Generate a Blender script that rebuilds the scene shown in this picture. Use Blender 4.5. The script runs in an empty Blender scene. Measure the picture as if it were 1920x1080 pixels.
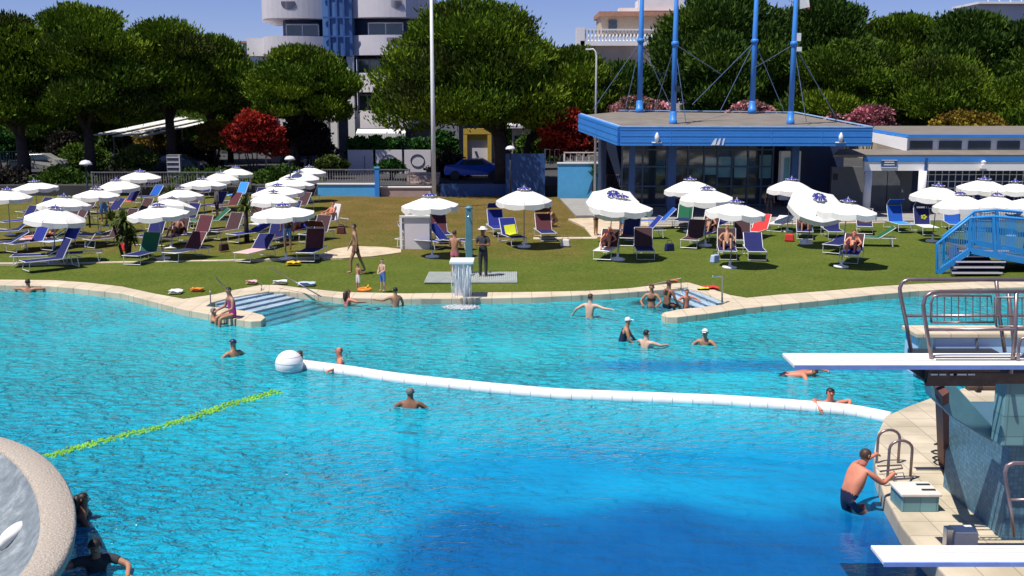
import bpy, bmesh, math, random
import numpy as np
from mathutils import Vector, Matrix
R = math.radians
PI = math.pi
SC = bpy.context.scene
COL = SC.collection
rnd = random.Random(7)

# ------------------------------------------------------------------ camera
H = 6.1
F = 2000.0
TILT = math.atan(355.0 / F)
cam_d = bpy.data.cameras.new('camera')
cam_d.sensor_width = 36.0
cam_d.lens = 36.0 * F / 1920.0
cam_d.clip_start = 0.1
cam_d.clip_end = 3000.0
cam = bpy.data.objects.new('camera', cam_d)
COL.objects.link(cam)
cam.location = (0, 0, H)
cam.rotation_euler = (PI / 2 - TILT, 0, 0)
SC.camera = cam
CT, ST = math.cos(TILT), math.sin(TILT)

def ray(px, py):
    u = (px - 960.0) / F
    v = (540.0 - py) / F
    return Vector((u, CT + v * ST, -ST + v * CT))
def G(px, py, z=0.0):
    """point of the photograph that lies at height z"""
    d = ray(px, py)
    s = (z - H) / d.z
    return Vector((d.x * s, d.y * s, z))
def V(px, py, y):
    """point of the photograph that lies at distance y"""
    d = ray(px, py)
    s = y / d.y
    return Vector((d.x * s, y, H + d.z * s))

# ------------------------------------------------------------------ materials
def new_mat(name):
    m = bpy.data.materials.new(name)
    m.use_nodes = True
    nt = m.node_tree
    nt.nodes.clear()
    out = nt.nodes.new('ShaderNodeOutputMaterial')
    b = nt.nodes.new('ShaderNodeBsdfPrincipled')
    nt.links.new(b.outputs[0], out.inputs[0])
    return m, nt, b, out
def nd(nt, t, **kw):
    n = nt.nodes.new(t)
    for k, v in kw.items():
        setattr(n, k, v)
    return n
def rgba(c):
    return (c[0], c[1], c[2], 1.0)
def ramp(nt, stops):
    n = nt.nodes.new('ShaderNodeValToRGB')
    e = n.color_ramp.elements
    e[0].position, e[0].color = stops[0][0], rgba(stops[0][1])
    e[1].position, e[1].color = stops[-1][0], rgba(stops[-1][1])
    for p, c in stops[1:-1]:
        x = e.new(p)
        x.color = rgba(c)
    return n
MATS = {}
def mat(name, col, rough=0.6, metal=0.0, var=0.18, scale=3.0, bump=0.0, bscale=None, spec=0.4, col2=None):
    """a plain surface with worn, slightly uneven colour"""
    if name in MATS:
        return MATS[name]
    m, nt, b, out = new_mat(name)
    tc = nd(nt, 'ShaderNodeTexCoord')
    n = nd(nt, 'ShaderNodeTexNoise')
    n.inputs['Scale'].default_value = scale
    n.inputs['Detail'].default_value = 5.0
    n.inputs['Roughness'].default_value = 0.65
    nt.links.new(tc.outputs['Object'], n.inputs['Vector'])
    c2 = col2 or tuple(min(1.0, x * (1 + var)) for x in col)
    c1 = tuple(x * (1 - var) for x in col)
    r = ramp(nt, [(0.3, c1), (0.52, col), (0.74, c2)])
    nt.links.new(n.outputs['Fac'], r.inputs[0])
    nt.links.new(r.outputs[0], b.inputs['Base Color'])
    b.inputs['Roughness'].default_value = rough
    b.inputs['Metallic'].default_value = metal
    b.inputs['Specular IOR Level'].default_value = spec
    if bump > 0:
        n2 = nd(nt, 'ShaderNodeTexNoise')
        n2.inputs['Scale'].default_value = bscale or scale * 6
        n2.inputs['Detail'].default_value = 4
        nt.links.new(tc.outputs['Object'], n2.inputs['Vector'])
        bp = nd(nt, 'ShaderNodeBump')
        bp.inputs['Strength'].default_value = bump
        bp.inputs['Distance'].default_value = 0.03
        nt.links.new(n2.outputs['Fac'], bp.inputs['Height'])
        nt.links.new(bp.outputs[0], b.inputs['Normal'])
    MATS[name] = m
    return m
def tile_mat(name, col, grout, size=(0.15, 0.15), rough=0.25, var=0.12, axes='xz', mortar=0.012, grime=0.5):
    """small ceramic tiles, laid out in the object's own metres"""
    if name in MATS:
        return MATS[name]
    m, nt, b, out = new_mat(name)
    tc = nd(nt, 'ShaderNodeTexCoord')
    sp = nd(nt, 'ShaderNodeSeparateXYZ')
    nt.links.new(tc.outputs['Object'], sp.inputs[0])
    cb = nd(nt, 'ShaderNodeCombineXYZ')
    if axes == 'xz':
        ad = nd(nt, 'ShaderNodeMath', operation='ADD')
        nt.links.new(sp.outputs[0], ad.inputs[0]); nt.links.new(sp.outputs[1], ad.inputs[1])
        nt.links.new(ad.outputs[0], cb.inputs[0]); nt.links.new(sp.outputs[2], cb.inputs[1])
    else:
        nt.links.new(sp.outputs[0], cb.inputs[0]); nt.links.new(sp.outputs[1], cb.inputs[1])
    br = nd(nt, 'ShaderNodeTexBrick')
    br.offset = 0.0
    br.inputs['Scale'].default_value = 1.0
    br.inputs['Brick Width'].default_value = size[0]
    br.inputs['Row Height'].default_value = size[1]
    br.inputs['Mortar Size'].default_value = mortar
    br.inputs['Mortar Smooth'].default_value = 0.3
    br.inputs['Color1'].default_value = rgba(tuple(x * (1 - var) for x in col))
    br.inputs['Color2'].default_value = rgba(tuple(min(1, x * (1 + var)) for x in col))
    br.inputs['Mortar'].default_value = rgba(grout)
    nt.links.new(cb.outputs[0], br.inputs['Vector'])
    n = nd(nt, 'ShaderNodeTexNoise')
    n.inputs['Scale'].default_value = 1.3
    n.inputs['Detail'].default_value = 6
    nt.links.new(tc.outputs['Object'], n.inputs['Vector'])
    mx = nd(nt, 'ShaderNodeMixRGB', blend_type='MULTIPLY')
    mx.inputs[0].default_value = grime
    r = ramp(nt, [(0.35, (0.55, 0.55, 0.5)), (0.65, (1, 1, 1))])
    nt.links.new(n.outputs['Fac'], r.inputs[0])
    nt.links.new(br.outputs['Color'], mx.inputs[1]); nt.links.new(r.outputs[0], mx.inputs[2])
    nt.links.new(mx.outputs[0], b.inputs['Base Color'])
    b.inputs['Roughness'].default_value = rough
    MATS[name] = m
    return m

# ------------------------------------------------------------------ mesh builder
class MB:
    def __init__(self):
        self.v, self.f = [], []
    def add(self, vs, fs):
        o = len(self.v)
        self.v += [tuple(x) for x in vs]
        self.f += [tuple(i + o for i in q) for q in fs]
        return self
    def box(self, c, s, rz=0.0, M=None, taper=1.0):
        hx, hy, hz = s[0] / 2, s[1] / 2, s[2] / 2
        vs = []
        for z, k in ((-hz, 1.0), (hz, taper)):
            for x, y in ((-hx, -hy), (hx, -hy), (hx, hy), (-hx, hy)):
                p = Vector((x * k, y * k, z))
                if M is not None:
                    p = M @ p
                elif rz:
                    p = Matrix.Rotation(rz, 3, 'Z') @ p
                vs.append(p + Vector(c))
        self.add(vs, [(3, 2, 1, 0), (4, 5, 6, 7), (0, 1, 5, 4), (1, 2, 6, 5), (2, 3, 7, 6), (3, 0, 4, 7)])
        return self
    def bar(self, a, b, w, h, up=(0, 0, 1)):
        """a rectangular bar from a to b"""
        a, b = Vector(a), Vector(b)
        d = (b - a).normalized()
        u = Vector(up)
        s = d.cross(u)
        if s.length < 1e-4:
            s = Vector((1, 0, 0))
        s.normalize()
        u = s.cross(d).normalized()
        vs = []
        for p in (a, b):
            for i, j in ((-1, -1), (1, -1), (1, 1), (-1, 1)):
                vs.append(p + s * (i * w / 2) + u * (j * h / 2))
        self.add(vs, [(3, 2, 1, 0), (4, 5, 6, 7), (0, 1, 5, 4), (1, 2, 6, 5), (2, 3, 7, 6), (3, 0, 4, 7)])
        return self
    def tube(self, pts, r, n=8, cap=True, closed=False):
        pts = [Vector(p) for p in pts]
        m = len(pts)
        rs = r if isinstance(r, (list, tuple)) else [r] * m
        vs, fs = [], []
        ref = None
        for i, p in enumerate(pts):
            if closed:
                d = (pts[(i + 1) % m] - pts[i - 1]).normalized()
            else:
                d = (pts[min(i + 1, m - 1)] - pts[max(i - 1, 0)]).normalized()
            if ref is None:
                ref = Vector((0, 0, 1)) if abs(d.z) < 0.9 else Vector((1, 0, 0))
            s = d.cross(ref).normalized()
            u = s.cross(d).normalized()
            ref = u
            for k in range(n):
                a = 2 * PI * k / n
                vs.append(p + s * (math.cos(a) * rs[i]) + u * (math.sin(a) * rs[i]))
        for i in range(m if closed else m - 1):
            j = (i + 1) % m
            for k in range(n):
                k2 = (k + 1) % n
                fs.append((i * n + k, i * n + k2, j * n + k2, j * n + k))
        if cap and not closed:
            fs.append(tuple(range(n - 1, -1, -1)))
            fs.append(tuple((m - 1) * n + k for k in range(n)))
        self.add(vs, fs)
        return self
    def lathe(self, prof, c=(0, 0, 0), n=24, M=None):
        vs, fs = [], []
        m = len(prof)
        for r, z in prof:
            for k in range(n):
                a = 2 * PI * k / n
                p = Vector((r * math.cos(a), r * math.sin(a), z))
                if M is not None:
                    p = M @ p
                vs.append(p + Vector(c))
        for i in range(m - 1):
            for k in range(n):
                k2 = (k + 1) % n
                fs.append((i * n + k, i * n + k2, (i + 1) * n + k2, (i + 1) * n + k))
        if prof[0][0] > 1e-4:
            fs.append(tuple(range(n - 1, -1, -1)))
        if prof[-1][0] > 1e-4:
            fs.append(tuple((m - 1) * n + k for k in range(n)))
        self.add(vs, fs)
        return self
    def prism(self, poly, z0, z1):
        """poly: list of (x, y); extruded from z0 to z1"""
        n = len(poly)
        ar = sum(poly[i][0] * poly[(i + 1) % n][1] - poly[(i + 1) % n][0] * poly[i][1] for i in range(n))
        if ar < 0:
            poly = poly[::-1]
        vs = [(p[0], p[1], z0) for p in poly] + [(p[0], p[1], z1) for p in poly]
        fs = [tuple(range(n - 1, -1, -1)), tuple(range(n, 2 * n))]
        for i in range(n):
            j = (i + 1) % n
            fs.append((i, j, n + j, n + i))
        self.add(vs, fs)
        return self
    def sheet(self, pts):
        self.add(pts, [tuple(range(len(pts)))])
        return self
    def slab(self, quad, t):
        """a quad of four points, thickened along its normal by t"""
        q = [Vector(p) for p in quad]
        n = (q[1] - q[0]).cross(q[3] - q[0]).normalized() * t
        vs = q + [p + n for p in q]
        self.add(vs, [(3, 2, 1, 0), (4, 5, 6, 7), (0, 1, 5, 4), (1, 2, 6, 5), (2, 3, 7, 6), (3, 0, 4, 7)])
        return self
    def build(self, name, m, parent=None, smooth=False, bevel=0.0, fix=True):
        me = bpy.data.meshes.new(name)
        me.from_pydata(self.v, [], self.f)
        if fix:
            bm = bmesh.new()
            bm.from_mesh(me)
            bmesh.ops.recalc_face_normals(bm, faces=bm.faces)
            bm.to_mesh(me)
            bm.free()
        if smooth:
            me.polygons.foreach_set('use_smooth', [True] * len(me.polygons))
        me.update()
        if m is not None:
            me.materials.append(m)
        o = bpy.data.objects.new(name, me)
        COL.objects.link(o)
        if parent is not None:
            o.parent = parent
        if bevel > 0:
            b = o.modifiers.new('bevel', 'BEVEL')
            b.width = bevel
            b.segments = 2
            b.limit_method = 'ANGLE'
        return o

def tag(o, label=None, cat=None, group=None, kind=None):
    if label: o['label'] = label
    if cat: o['category'] = cat
    if group: o['group'] = group
    if kind: o['kind'] = kind
    return o
def thing(name, label, cat, loc=(0, 0, 0), rz=0.0, group=None):
    o = bpy.data.objects.new(name, None)
    COL.objects.link(o)
    o.empty_display_size = 0.2
    o.location = loc
    o.rotation_euler = (0, 0, rz)
    return tag(o, label, cat, group)
def structure(o):
    o['kind'] = 'structure'
    return o
def dup(o, parent=None):
    c = o.copy()
    COL.objects.link(c)
    if parent is not None:
        c.parent = parent
    for ch in list(o.children):
        dup(ch, c)
    return c
def place(o, loc, rz=0.0, label=None, tilt=None):
    o.location = loc
    o.rotation_euler = (tilt[0], tilt[1], rz) if tilt else (0, 0, rz)
    if label:
        o['label'] = label
    return o
def smooth01(a, b, x):
    t = min(1.0, max(0.0, (x - a) / (b - a)))
    return t * t * (3 - 2 * t)

# ------------------------------------------------------------------ world, sun
SUN_EL = R(66)   # direction the light travels over the ground: to the right and away
sx, sy = math.sin(R(54)), math.cos(R(54))          # travels towards (+x, +y)
world = bpy.data.worlds.new('World')
SC.world = world
world.use_nodes = True
wn = world.node_tree
bg = wn.nodes['Background']
sky = wn.nodes.new('ShaderNodeTexSky')
sky.sky_type = 'NISHITA'
sky.sun_disc = False
sky.sun_elevation = SUN_EL
sky.sun_rotation = math.atan2(-sx, -sy)            # the sun stands opposite to where its light goes
sky.air_density = 0.75
sky.dust_density = 0.15
sky.ozone_density = 4.0
tint = wn.nodes.new('ShaderNodeMixRGB'); tint.blend_type = 'MULTIPLY'; tint.inputs[0].default_value = 1.0
tint.inputs[2].default_value = (0.84, 0.80, 1.10, 1)
wn.links.new(sky.outputs[0], tint.inputs[1])
wn.links.new(tint.outputs[0], bg.inputs[0])
bg.inputs[1].default_value = 0.075
sl = bpy.data.lights.new('sun', 'SUN')
sl.energy = 4.6
sl.angle = R(0.5)
sl.color = (1.0, 0.95, 0.87)
so = bpy.data.objects.new('sun', sl)
COL.objects.link(so)
dvec = Vector((sx * math.cos(SUN_EL), sy * math.cos(SUN_EL), -math.sin(SUN_EL)))
so.rotation_euler = dvec.to_track_quat('-Z', 'Y').to_euler()
so.location = (-20, -20, 40)
SC.view_settings.view_transform = 'Standard'
SC.view_settings.look = 'None'
SC.view_settings.exposure = 0.36
SC.view_settings.gamma = 1.0
SC.view_settings.use_curve_mapping = False
SC.cycles.max_bounces = 8
SC.cycles.transparent_max_bounces = 12
SC.cycles.caustics_reflective = False
SC.cycles.caustics_refractive = False
# ================================================================== SETTING
WATER_Z = -0.14
M_white = mat('white_paint', (0.78, 0.78, 0.77), 0.45, var=0.06)
M_dark = mat('dark_metal', (0.035, 0.04, 0.05), 0.45, 0.3)
M_steel = mat('brushed_steel', (0.55, 0.55, 0.56), 0.28, 0.9, var=0.1)
M_coping = tile_mat('cream_coping_stone', (0.62, 0.52, 0.38), (0.40, 0.33, 0.25), (0.62, 0.62), 0.7, var=0.07, axes='xy', mortar=0.014, grime=0.35)
M_deck = tile_mat('cream_deck_stone', (0.58, 0.50, 0.37), (0.38, 0.32, 0.24), (0.5, 0.5), 0.75, var=0.08, axes='xy', mortar=0.012, grime=0.6)
M_paving = mat('grey_paving', (0.30, 0.29, 0.27), 0.8, var=0.15, scale=1.5, bump=0.2)
M_asphalt = mat('terrace_asphalt', (0.05, 0.05, 0.052), 0.9, var=0.3, scale=0.6, bump=0.2)
M_sand = mat('sandy_path', (0.55, 0.44, 0.31), 0.9, var=0.25, scale=2.0, bump=0.3)

def edge_fn(pts):
    def f(px):
        for (x0, y0), (x1, y1) in zip(pts, pts[1:]):
            if x0 <= px <= x1:
                return y0 + (y1 - y0) * (px - x0) / (x1 - x0)
        return pts[0][1] if px < pts[0][0] else pts[-1][1]
    return f
OUTER = [(-700, 530), (-300, 524), (0, 524), (100, 525), (160, 529), (230, 537), (290, 550), (345, 560), (400, 552), (440, 543), (490, 534), (520, 534),
         (580, 541), (640, 547), (760, 550), (900, 548), (1000, 547), (1100, 545), (1180, 540), (1230, 534), (1290, 529), (1330, 540),
         (1370, 553), (1400, 558), (1460, 552), (1550, 545), (1640, 537), (1720, 532), (1830, 528), (2000, 524), (2300, 520), (2800, 520)]
outer = edge_fn(OUTER)

# lawn: strips running from the pool's coping to the terrace wall, with a 'dry' attribute for the worn grass
def dry_amount(px, py):
    a = smooth01(505, 470, py) * smooth01(560, 640, px) * smooth01(1165, 1060, px) * (0.55 + 0.45 * smooth01(470, 400, py))
    b = smooth01(492, 470, py) * smooth01(640, 560, px) * 0.5
    return max(a, b)
xs = sorted(set([p[0] for p in OUTER] + list(range(-680, 2800, 20))))
NR = 44
lv, lf, dry = [], [], []
Y_TERR = 68.0
for px in xs:
    p0 = G(px, outer(px), 0.0)
    for k in range(NR):
        t = (k / (NR - 1)) ** 1.15
        y = p0.y + (Y_TERR - p0.y) * t
        x = p0.x * (y / p0.y)
        b = 0.03 * math.sin(x * 0.6 + y * 0.4) * min(1, k / 4)
        lv.append((x, y, b))
        s = y * CT + H * ST
        py = 540 - F * ((y * ST - H * CT) / s)
        dry.append(dry_amount(px, py))
for i in range(len(xs) - 1):
    for k in range(NR - 1):
        lf.append((i * NR + k, (i + 1) * NR + k, (i + 1) * NR + k + 1, i * NR + k + 1))
m, nt, b, out = new_mat('lawn_grass')
tc = nd(nt, 'ShaderNodeTexCoord')
n1 = nd(nt, 'ShaderNodeTexNoise'); n1.inputs['Scale'].default_value = 0.45; n1.inputs['Detail'].default_value = 6; n1.inputs['Roughness'].default_value = 0.7
n2 = nd(nt, 'ShaderNodeTexNoise'); n2.inputs['Scale'].default_value = 9.0; n2.inputs['Detail'].default_value = 5
n3 = nd(nt, 'ShaderNodeTexNoise'); n3.inputs['Scale'].default_value = 38.0; n3.inputs['Detail'].default_value = 3
for n in (n1, n2, n3): nt.links.new(tc.outputs['Object'], n.inputs['Vector'])
at = nd(nt, 'ShaderNodeAttribute'); at.attribute_name = 'dry'
gr = ramp(nt, [(0.30, (0.066, 0.102, 0.012)), (0.5, (0.100, 0.138, 0.020)), (0.7, (0.155, 0.168, 0.036))])
dr = ramp(nt, [(0.3, (0.085, 0.075, 0.016)), (0.5, (0.150, 0.105, 0.028)), (0.72, (0.25, 0.165, 0.06))])
ad = nd(nt, 'ShaderNodeMath', operation='ADD'); ml = nd(nt, 'ShaderNodeMath', operation='MULTIPLY_ADD')
nt.links.new(n1.outputs['Fac'], ml.inputs[0]); ml.inputs[1].default_value = 0.55
nt.links.new(n2.outputs['Fac'], ad.inputs[0]); ad.inputs[1].default_value = -0.27
sc_ = nd(nt, 'ShaderNodeMath', operation='MULTIPLY'); sc_.inputs[1].default_value = 0.95
nt.links.new(ad.outputs[0], sc_.inputs[0]); nt.links.new(sc_.outputs[0], ml.inputs[2])
nt.links.new(ml.outputs[0], gr.inputs[0]); nt.links.new(ml.outputs[0], dr.inputs[0])
ds = nd(nt, 'ShaderNodeMath', operation='MULTIPLY_ADD'); ds.use_clamp = True
nb = nd(nt, 'ShaderNodeMath', operation='SUBTRACT'); nb.inputs[1].default_value = 0.5
nt.links.new(n1.outputs['Fac'], nb.inputs[0])
nt.links.new(nb.outputs[0], ds.inputs[0]); ds.inputs[1].default_value = 1.1
nt.links.new(at.outputs['Fac'], ds.inputs[2])
mm = nd(nt, 'ShaderNodeMath', operation='MULTIPLY'); mm.use_clamp = True
g2 = nd(nt, 'ShaderNodeMath', operation='MULTIPLY'); g2.inputs[1].default_value = 2.0; g2.use_clamp = True
nt.links.new(at.outputs['Fac'], g2.inputs[0]); nt.links.new(g2.outputs[0], mm.inputs[0]); nt.links.new(ds.outputs[0], mm.inputs[1])
mx = nd(nt, 'ShaderNodeMixRGB'); nt.links.new(mm.outputs[0], mx.inputs[0]); nt.links.new(gr.outputs[0], mx.inputs[1]); nt.links.new(dr.outputs[0], mx.inputs[2])
nt.links.new(mx.outputs[0], b.inputs['Base Color'])
b.inputs['Roughness'].default_value = 0.95; b.inputs['Specular IOR Level'].default_value = 0.1
bp = nd(nt, 'ShaderNodeBump'); bp.inputs['Strength'].default_value = 0.9; bp.inputs['Distance'].default_value = 0.05
nt.links.new(n3.outputs['Fac'], bp.inputs['Height']); nt.links.new(bp.outputs[0], b.inputs['Normal'])
mb = MB(); mb.add(lv, lf)
lawn = structure(mb.build('lawn', m, smooth=True))
a_ = lawn.data.attributes.new('dry', 'FLOAT', 'POINT'); a_.data.foreach_set('value', dry)

# ground far below and the terrace at road level behind the lawn
structure(MB().sheet([(-900, -500, -6), (900, -500, -6), (900, 1200, -6), (-900, 1200, -6)]).build('ground', M_asphalt))
structure(MB().box((0, 68.1 + 400, 0.65 - 3), (1600, 800, 6)).build('terrace', M_asphalt))

# paving by the pavilion, paths, kerb strips
def ground_patch(name, pix, m, z=0.05, h=0.3, wob=0.0):
    """a flat patch whose outline follows these points on the ground"""
    P = [G(x, y, z) for x, y in pix]
    return structure(MB().prism([(p.x, p.y) for p in P], z - h, z).build(name, m))
ground_patch('pavilion_paving', [(1215, 421), (1660, 414), (2200, 408), (2200, 372), (1050, 372), (1080, 404), (1215, 404)], M_paving, 0.09)
ground_patch('sandy_path', [(1065, 410), (1180, 406), (1300, 412), (1305, 421), (1180, 424), (1220, 442), (1110, 444), (1095, 425)], M_sand, 0.06)
ground_patch('stepping_path', [(598, 478), (625, 467), (660, 461), (720, 463), (752, 467), (752, 473), (700, 480), (640, 484), (605, 484)], M_sand, 0.055)
for i, pix in enumerate([[(-300, 492.6), (60, 492), (262, 489.5), (470, 485.5), (600, 481), (600, 482.8), (470, 487.6), (262, 491.5), (60, 494.2), (-300, 495)], [(1000, 445), (1120, 444), (1120, 447), (1000, 448)],
                         [(1215, 421.5), (1660, 414.5), (1660, 417), (1215, 424)]]):
    ground_patch('kerb_strip', pix, M_coping, 0.05)

# pool: basin, water
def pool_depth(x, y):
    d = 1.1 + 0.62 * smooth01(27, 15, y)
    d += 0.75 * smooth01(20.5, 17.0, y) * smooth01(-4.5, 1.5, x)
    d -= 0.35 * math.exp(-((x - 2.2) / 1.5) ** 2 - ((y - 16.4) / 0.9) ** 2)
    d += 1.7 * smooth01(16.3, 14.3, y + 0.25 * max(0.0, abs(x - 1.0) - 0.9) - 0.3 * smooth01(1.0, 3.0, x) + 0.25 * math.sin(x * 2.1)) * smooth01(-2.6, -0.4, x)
    d += 1.2 * smooth01(0.9, 0.2, abs(y - 24.6 - 0.02 * (x - 5))) * smooth01(0.6, 3.2, x)  # dark band of shade on the water, put in as extra depth
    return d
STEPQ = [[G(*q, 0.0) for q in ((396, 566), (504, 545), (640, 566), (505, 603))], [G(*q, 0.0) for q in ((1288, 538), (1356, 567), (1262, 584), (1180, 560))]]
def in_quad(x, y, q):
    sg = [(b.x - a.x) * (y - a.y) - (b.y - a.y) * (x - a.x) for a, b in zip(q, q[1:] + q[:1])]
    return all(v > -0.15 for v in sg) or all(v < 0.15 for v in sg)
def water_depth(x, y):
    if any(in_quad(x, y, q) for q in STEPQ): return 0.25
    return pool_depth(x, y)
X0, X1, Y0, Y1 = -34.0, 42.0, 5.0, 38.5
def grid_sheet(step, zf, vals=None):
    nx = int((X1 - X0) / step); ny = int((Y1 - Y0) / step)
    vs, fs, at = [], [], []
    for j in range(ny + 1):
        for i in range(nx + 1):
            x = X0 + i * step; y = Y0 + j * step
            vs.append((x, y, zf(x, y)))
            if vals: at.append(vals(x, y))
    for j in range(ny):
        for i in range(nx):
            a = j * (nx + 1) + i
            fs.append((a, a + 1, a + nx + 2, a + nx + 1))
    mb = MB(); mb.add(vs, fs)
    return mb, at
M_pooltile = tile_mat('pool_floor_tiles', (0.30, 0.62, 0.68), (0.5, 0.7, 0.72), (0.25, 0.25), 0.3, axes='xy')
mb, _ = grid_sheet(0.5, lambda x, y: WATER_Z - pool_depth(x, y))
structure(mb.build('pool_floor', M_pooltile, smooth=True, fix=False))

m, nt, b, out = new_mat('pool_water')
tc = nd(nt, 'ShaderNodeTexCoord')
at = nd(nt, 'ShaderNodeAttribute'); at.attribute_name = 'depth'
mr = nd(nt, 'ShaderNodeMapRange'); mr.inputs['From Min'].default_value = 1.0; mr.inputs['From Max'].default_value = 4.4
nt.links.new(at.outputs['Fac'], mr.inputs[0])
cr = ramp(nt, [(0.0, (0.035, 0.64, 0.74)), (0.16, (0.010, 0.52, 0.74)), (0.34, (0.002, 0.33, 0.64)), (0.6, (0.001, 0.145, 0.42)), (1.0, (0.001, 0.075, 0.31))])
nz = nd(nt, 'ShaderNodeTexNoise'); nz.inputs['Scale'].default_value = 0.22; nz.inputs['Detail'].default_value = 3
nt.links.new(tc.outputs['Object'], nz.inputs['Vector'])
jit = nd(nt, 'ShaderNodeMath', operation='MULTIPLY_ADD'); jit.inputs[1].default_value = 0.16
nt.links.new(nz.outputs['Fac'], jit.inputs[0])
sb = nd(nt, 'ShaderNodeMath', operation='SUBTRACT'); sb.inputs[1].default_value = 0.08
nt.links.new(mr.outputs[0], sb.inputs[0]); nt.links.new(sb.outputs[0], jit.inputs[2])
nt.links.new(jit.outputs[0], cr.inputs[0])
mp = nd(nt, 'ShaderNodeMapping'); mp.inputs['Scale'].default_value = (0.56, 1.0, 1.0); mp.inputs['Rotation'].default_value = (0, 0, R(8))
nt.links.new(tc.outputs['Object'], mp.inputs[0])
w1 = nd(nt, 'ShaderNodeTexNoise'); w1.inputs['Scale'].default_value = 6.5; w1.inputs['Detail'].default_value = 3; w1.inputs['Roughness'].default_value = 0.6; w1.inputs['Distortion'].default_value = 0.6
w2 = nd(nt, 'ShaderNodeTexNoise'); w2.inputs['Scale'].default_value = 1.1; w2.inputs['Detail'].default_value = 2
w3 = nd(nt, 'ShaderNodeTexVoronoi'); w3.feature = 'SMOOTH_F1'; w3.inputs['Scale'].default_value = 5.0
for w in (w1, w2, w3): nt.links.new(mp.outputs[0], w.inputs['Vector'])
# the surface is choppy in patches, calmer between them
wc = nd(nt, 'ShaderNodeTexNoise'); wc.inputs['Scale'].default_value = 0.16; wc.inputs['Detail'].default_value = 2
nt.links.new(tc.outputs['Object'], wc.inputs['Vector'])
wr = nd(nt, 'ShaderNodeMapRange'); wr.inputs['From Min'].default_value = 0.35; wr.inputs['From Max'].default_value = 0.62
wr.inputs['To Min'].default_value = 0.35; wr.inputs['To Max'].default_value = 1.0
nt.links.new(wc.outputs['Fac'], wr.inputs[0])
h1 = nd(nt, 'ShaderNodeMath', operation='MULTIPLY_ADD'); nt.links.new(w3.outputs['Distance'], h1.inputs[0]); h1.inputs[1].default_value = -0.55; nt.links.new(w1.outputs['Fac'], h1.inputs[2])
hm = nd(nt, 'ShaderNodeMath', operation='MULTIPLY'); ca = nd(nt, 'ShaderNodeAttribute'); ca.attribute_name = 'chop'
cm = nd(nt, 'ShaderNodeMath', operation='MULTIPLY'); nt.links.new(wr.outputs[0], cm.inputs[0]); nt.links.new(ca.outputs['Fac'], cm.inputs[1])
nt.links.new(h1.outputs[0], hm.inputs[0]); nt.links.new(cm.outputs[0], hm.inputs[1])
h2 = nd(nt, 'ShaderNodeMath', operation='MULTIPLY_ADD'); nt.links.new(w2.outputs['Fac'], h2.inputs[0]); h2.inputs[1].default_value = 0.9; nt.links.new(hm.outputs[0], h2.inputs[2])
bp = nd(nt, 'ShaderNodeBump'); bp.inputs['Strength'].default_value = 1.0; bp.inputs['Distance'].default_value = 0.075
nt.links.new(h2.outputs[0], bp.inputs['Height'])
nt.nodes.remove(b)
bd = nd(nt, 'ShaderNodeBump'); bd.inputs['Strength'].default_value = 1.0; bd.inputs['Distance'].default_value = 0.52
nt.links.new(h2.outputs[0], bd.inputs['Height'])
dif = nd(nt, 'ShaderNodeBsdfDiffuse'); nt.links.new(cr.outputs[0], dif.inputs[0]); nt.links.new(bd.outputs[0], dif.inputs['Normal'])
tr = nd(nt, 'ShaderNodeBsdfTransparent'); tr.inputs[0].default_value = (0.45, 0.85, 0.92, 1)
gl = nd(nt, 'ShaderNodeBsdfGlossy'); gl.inputs['Roughness'].default_value = 0.12; nt.links.new(bp.outputs[0], gl.inputs['Normal'])
fr = nd(nt, 'ShaderNodeFresnel'); fr.inputs['IOR'].default_value = 1.33; nt.links.new(bp.outputs[0], fr.inputs['Normal'])
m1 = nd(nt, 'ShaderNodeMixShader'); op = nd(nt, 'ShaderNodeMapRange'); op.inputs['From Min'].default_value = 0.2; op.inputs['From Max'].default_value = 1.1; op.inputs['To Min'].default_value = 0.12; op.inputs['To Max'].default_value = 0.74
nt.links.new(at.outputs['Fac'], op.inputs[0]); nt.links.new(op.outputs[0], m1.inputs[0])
nt.links.new(tr.outputs[0], m1.inputs[1]); nt.links.new(dif.outputs[0], m1.inputs[2])
m2 = nd(nt, 'ShaderNodeMixShader'); nt.links.new(fr.outputs[0], m2.inputs[0]); nt.links.new(m1.outputs[0], m2.inputs[1]); nt.links.new(gl.outputs[0], m2.inputs[2])
nt.links.new(m2.outputs[0], out.inputs[0])
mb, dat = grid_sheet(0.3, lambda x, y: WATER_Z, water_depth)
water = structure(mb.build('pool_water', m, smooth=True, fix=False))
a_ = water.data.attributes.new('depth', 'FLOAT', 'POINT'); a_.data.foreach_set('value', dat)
# the near corner under the diving stand lies calm, the open water is choppy
chop = [1.0 - 0.78 * smooth01(20.0, 17.0, v.co.y) * smooth01(-3.0, 1.0, v.co.x) for v in water.data.vertices]
a_ = water.data.attributes.new('chop', 'FLOAT', 'POINT'); a_.data.foreach_set('value', chop)

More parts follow.
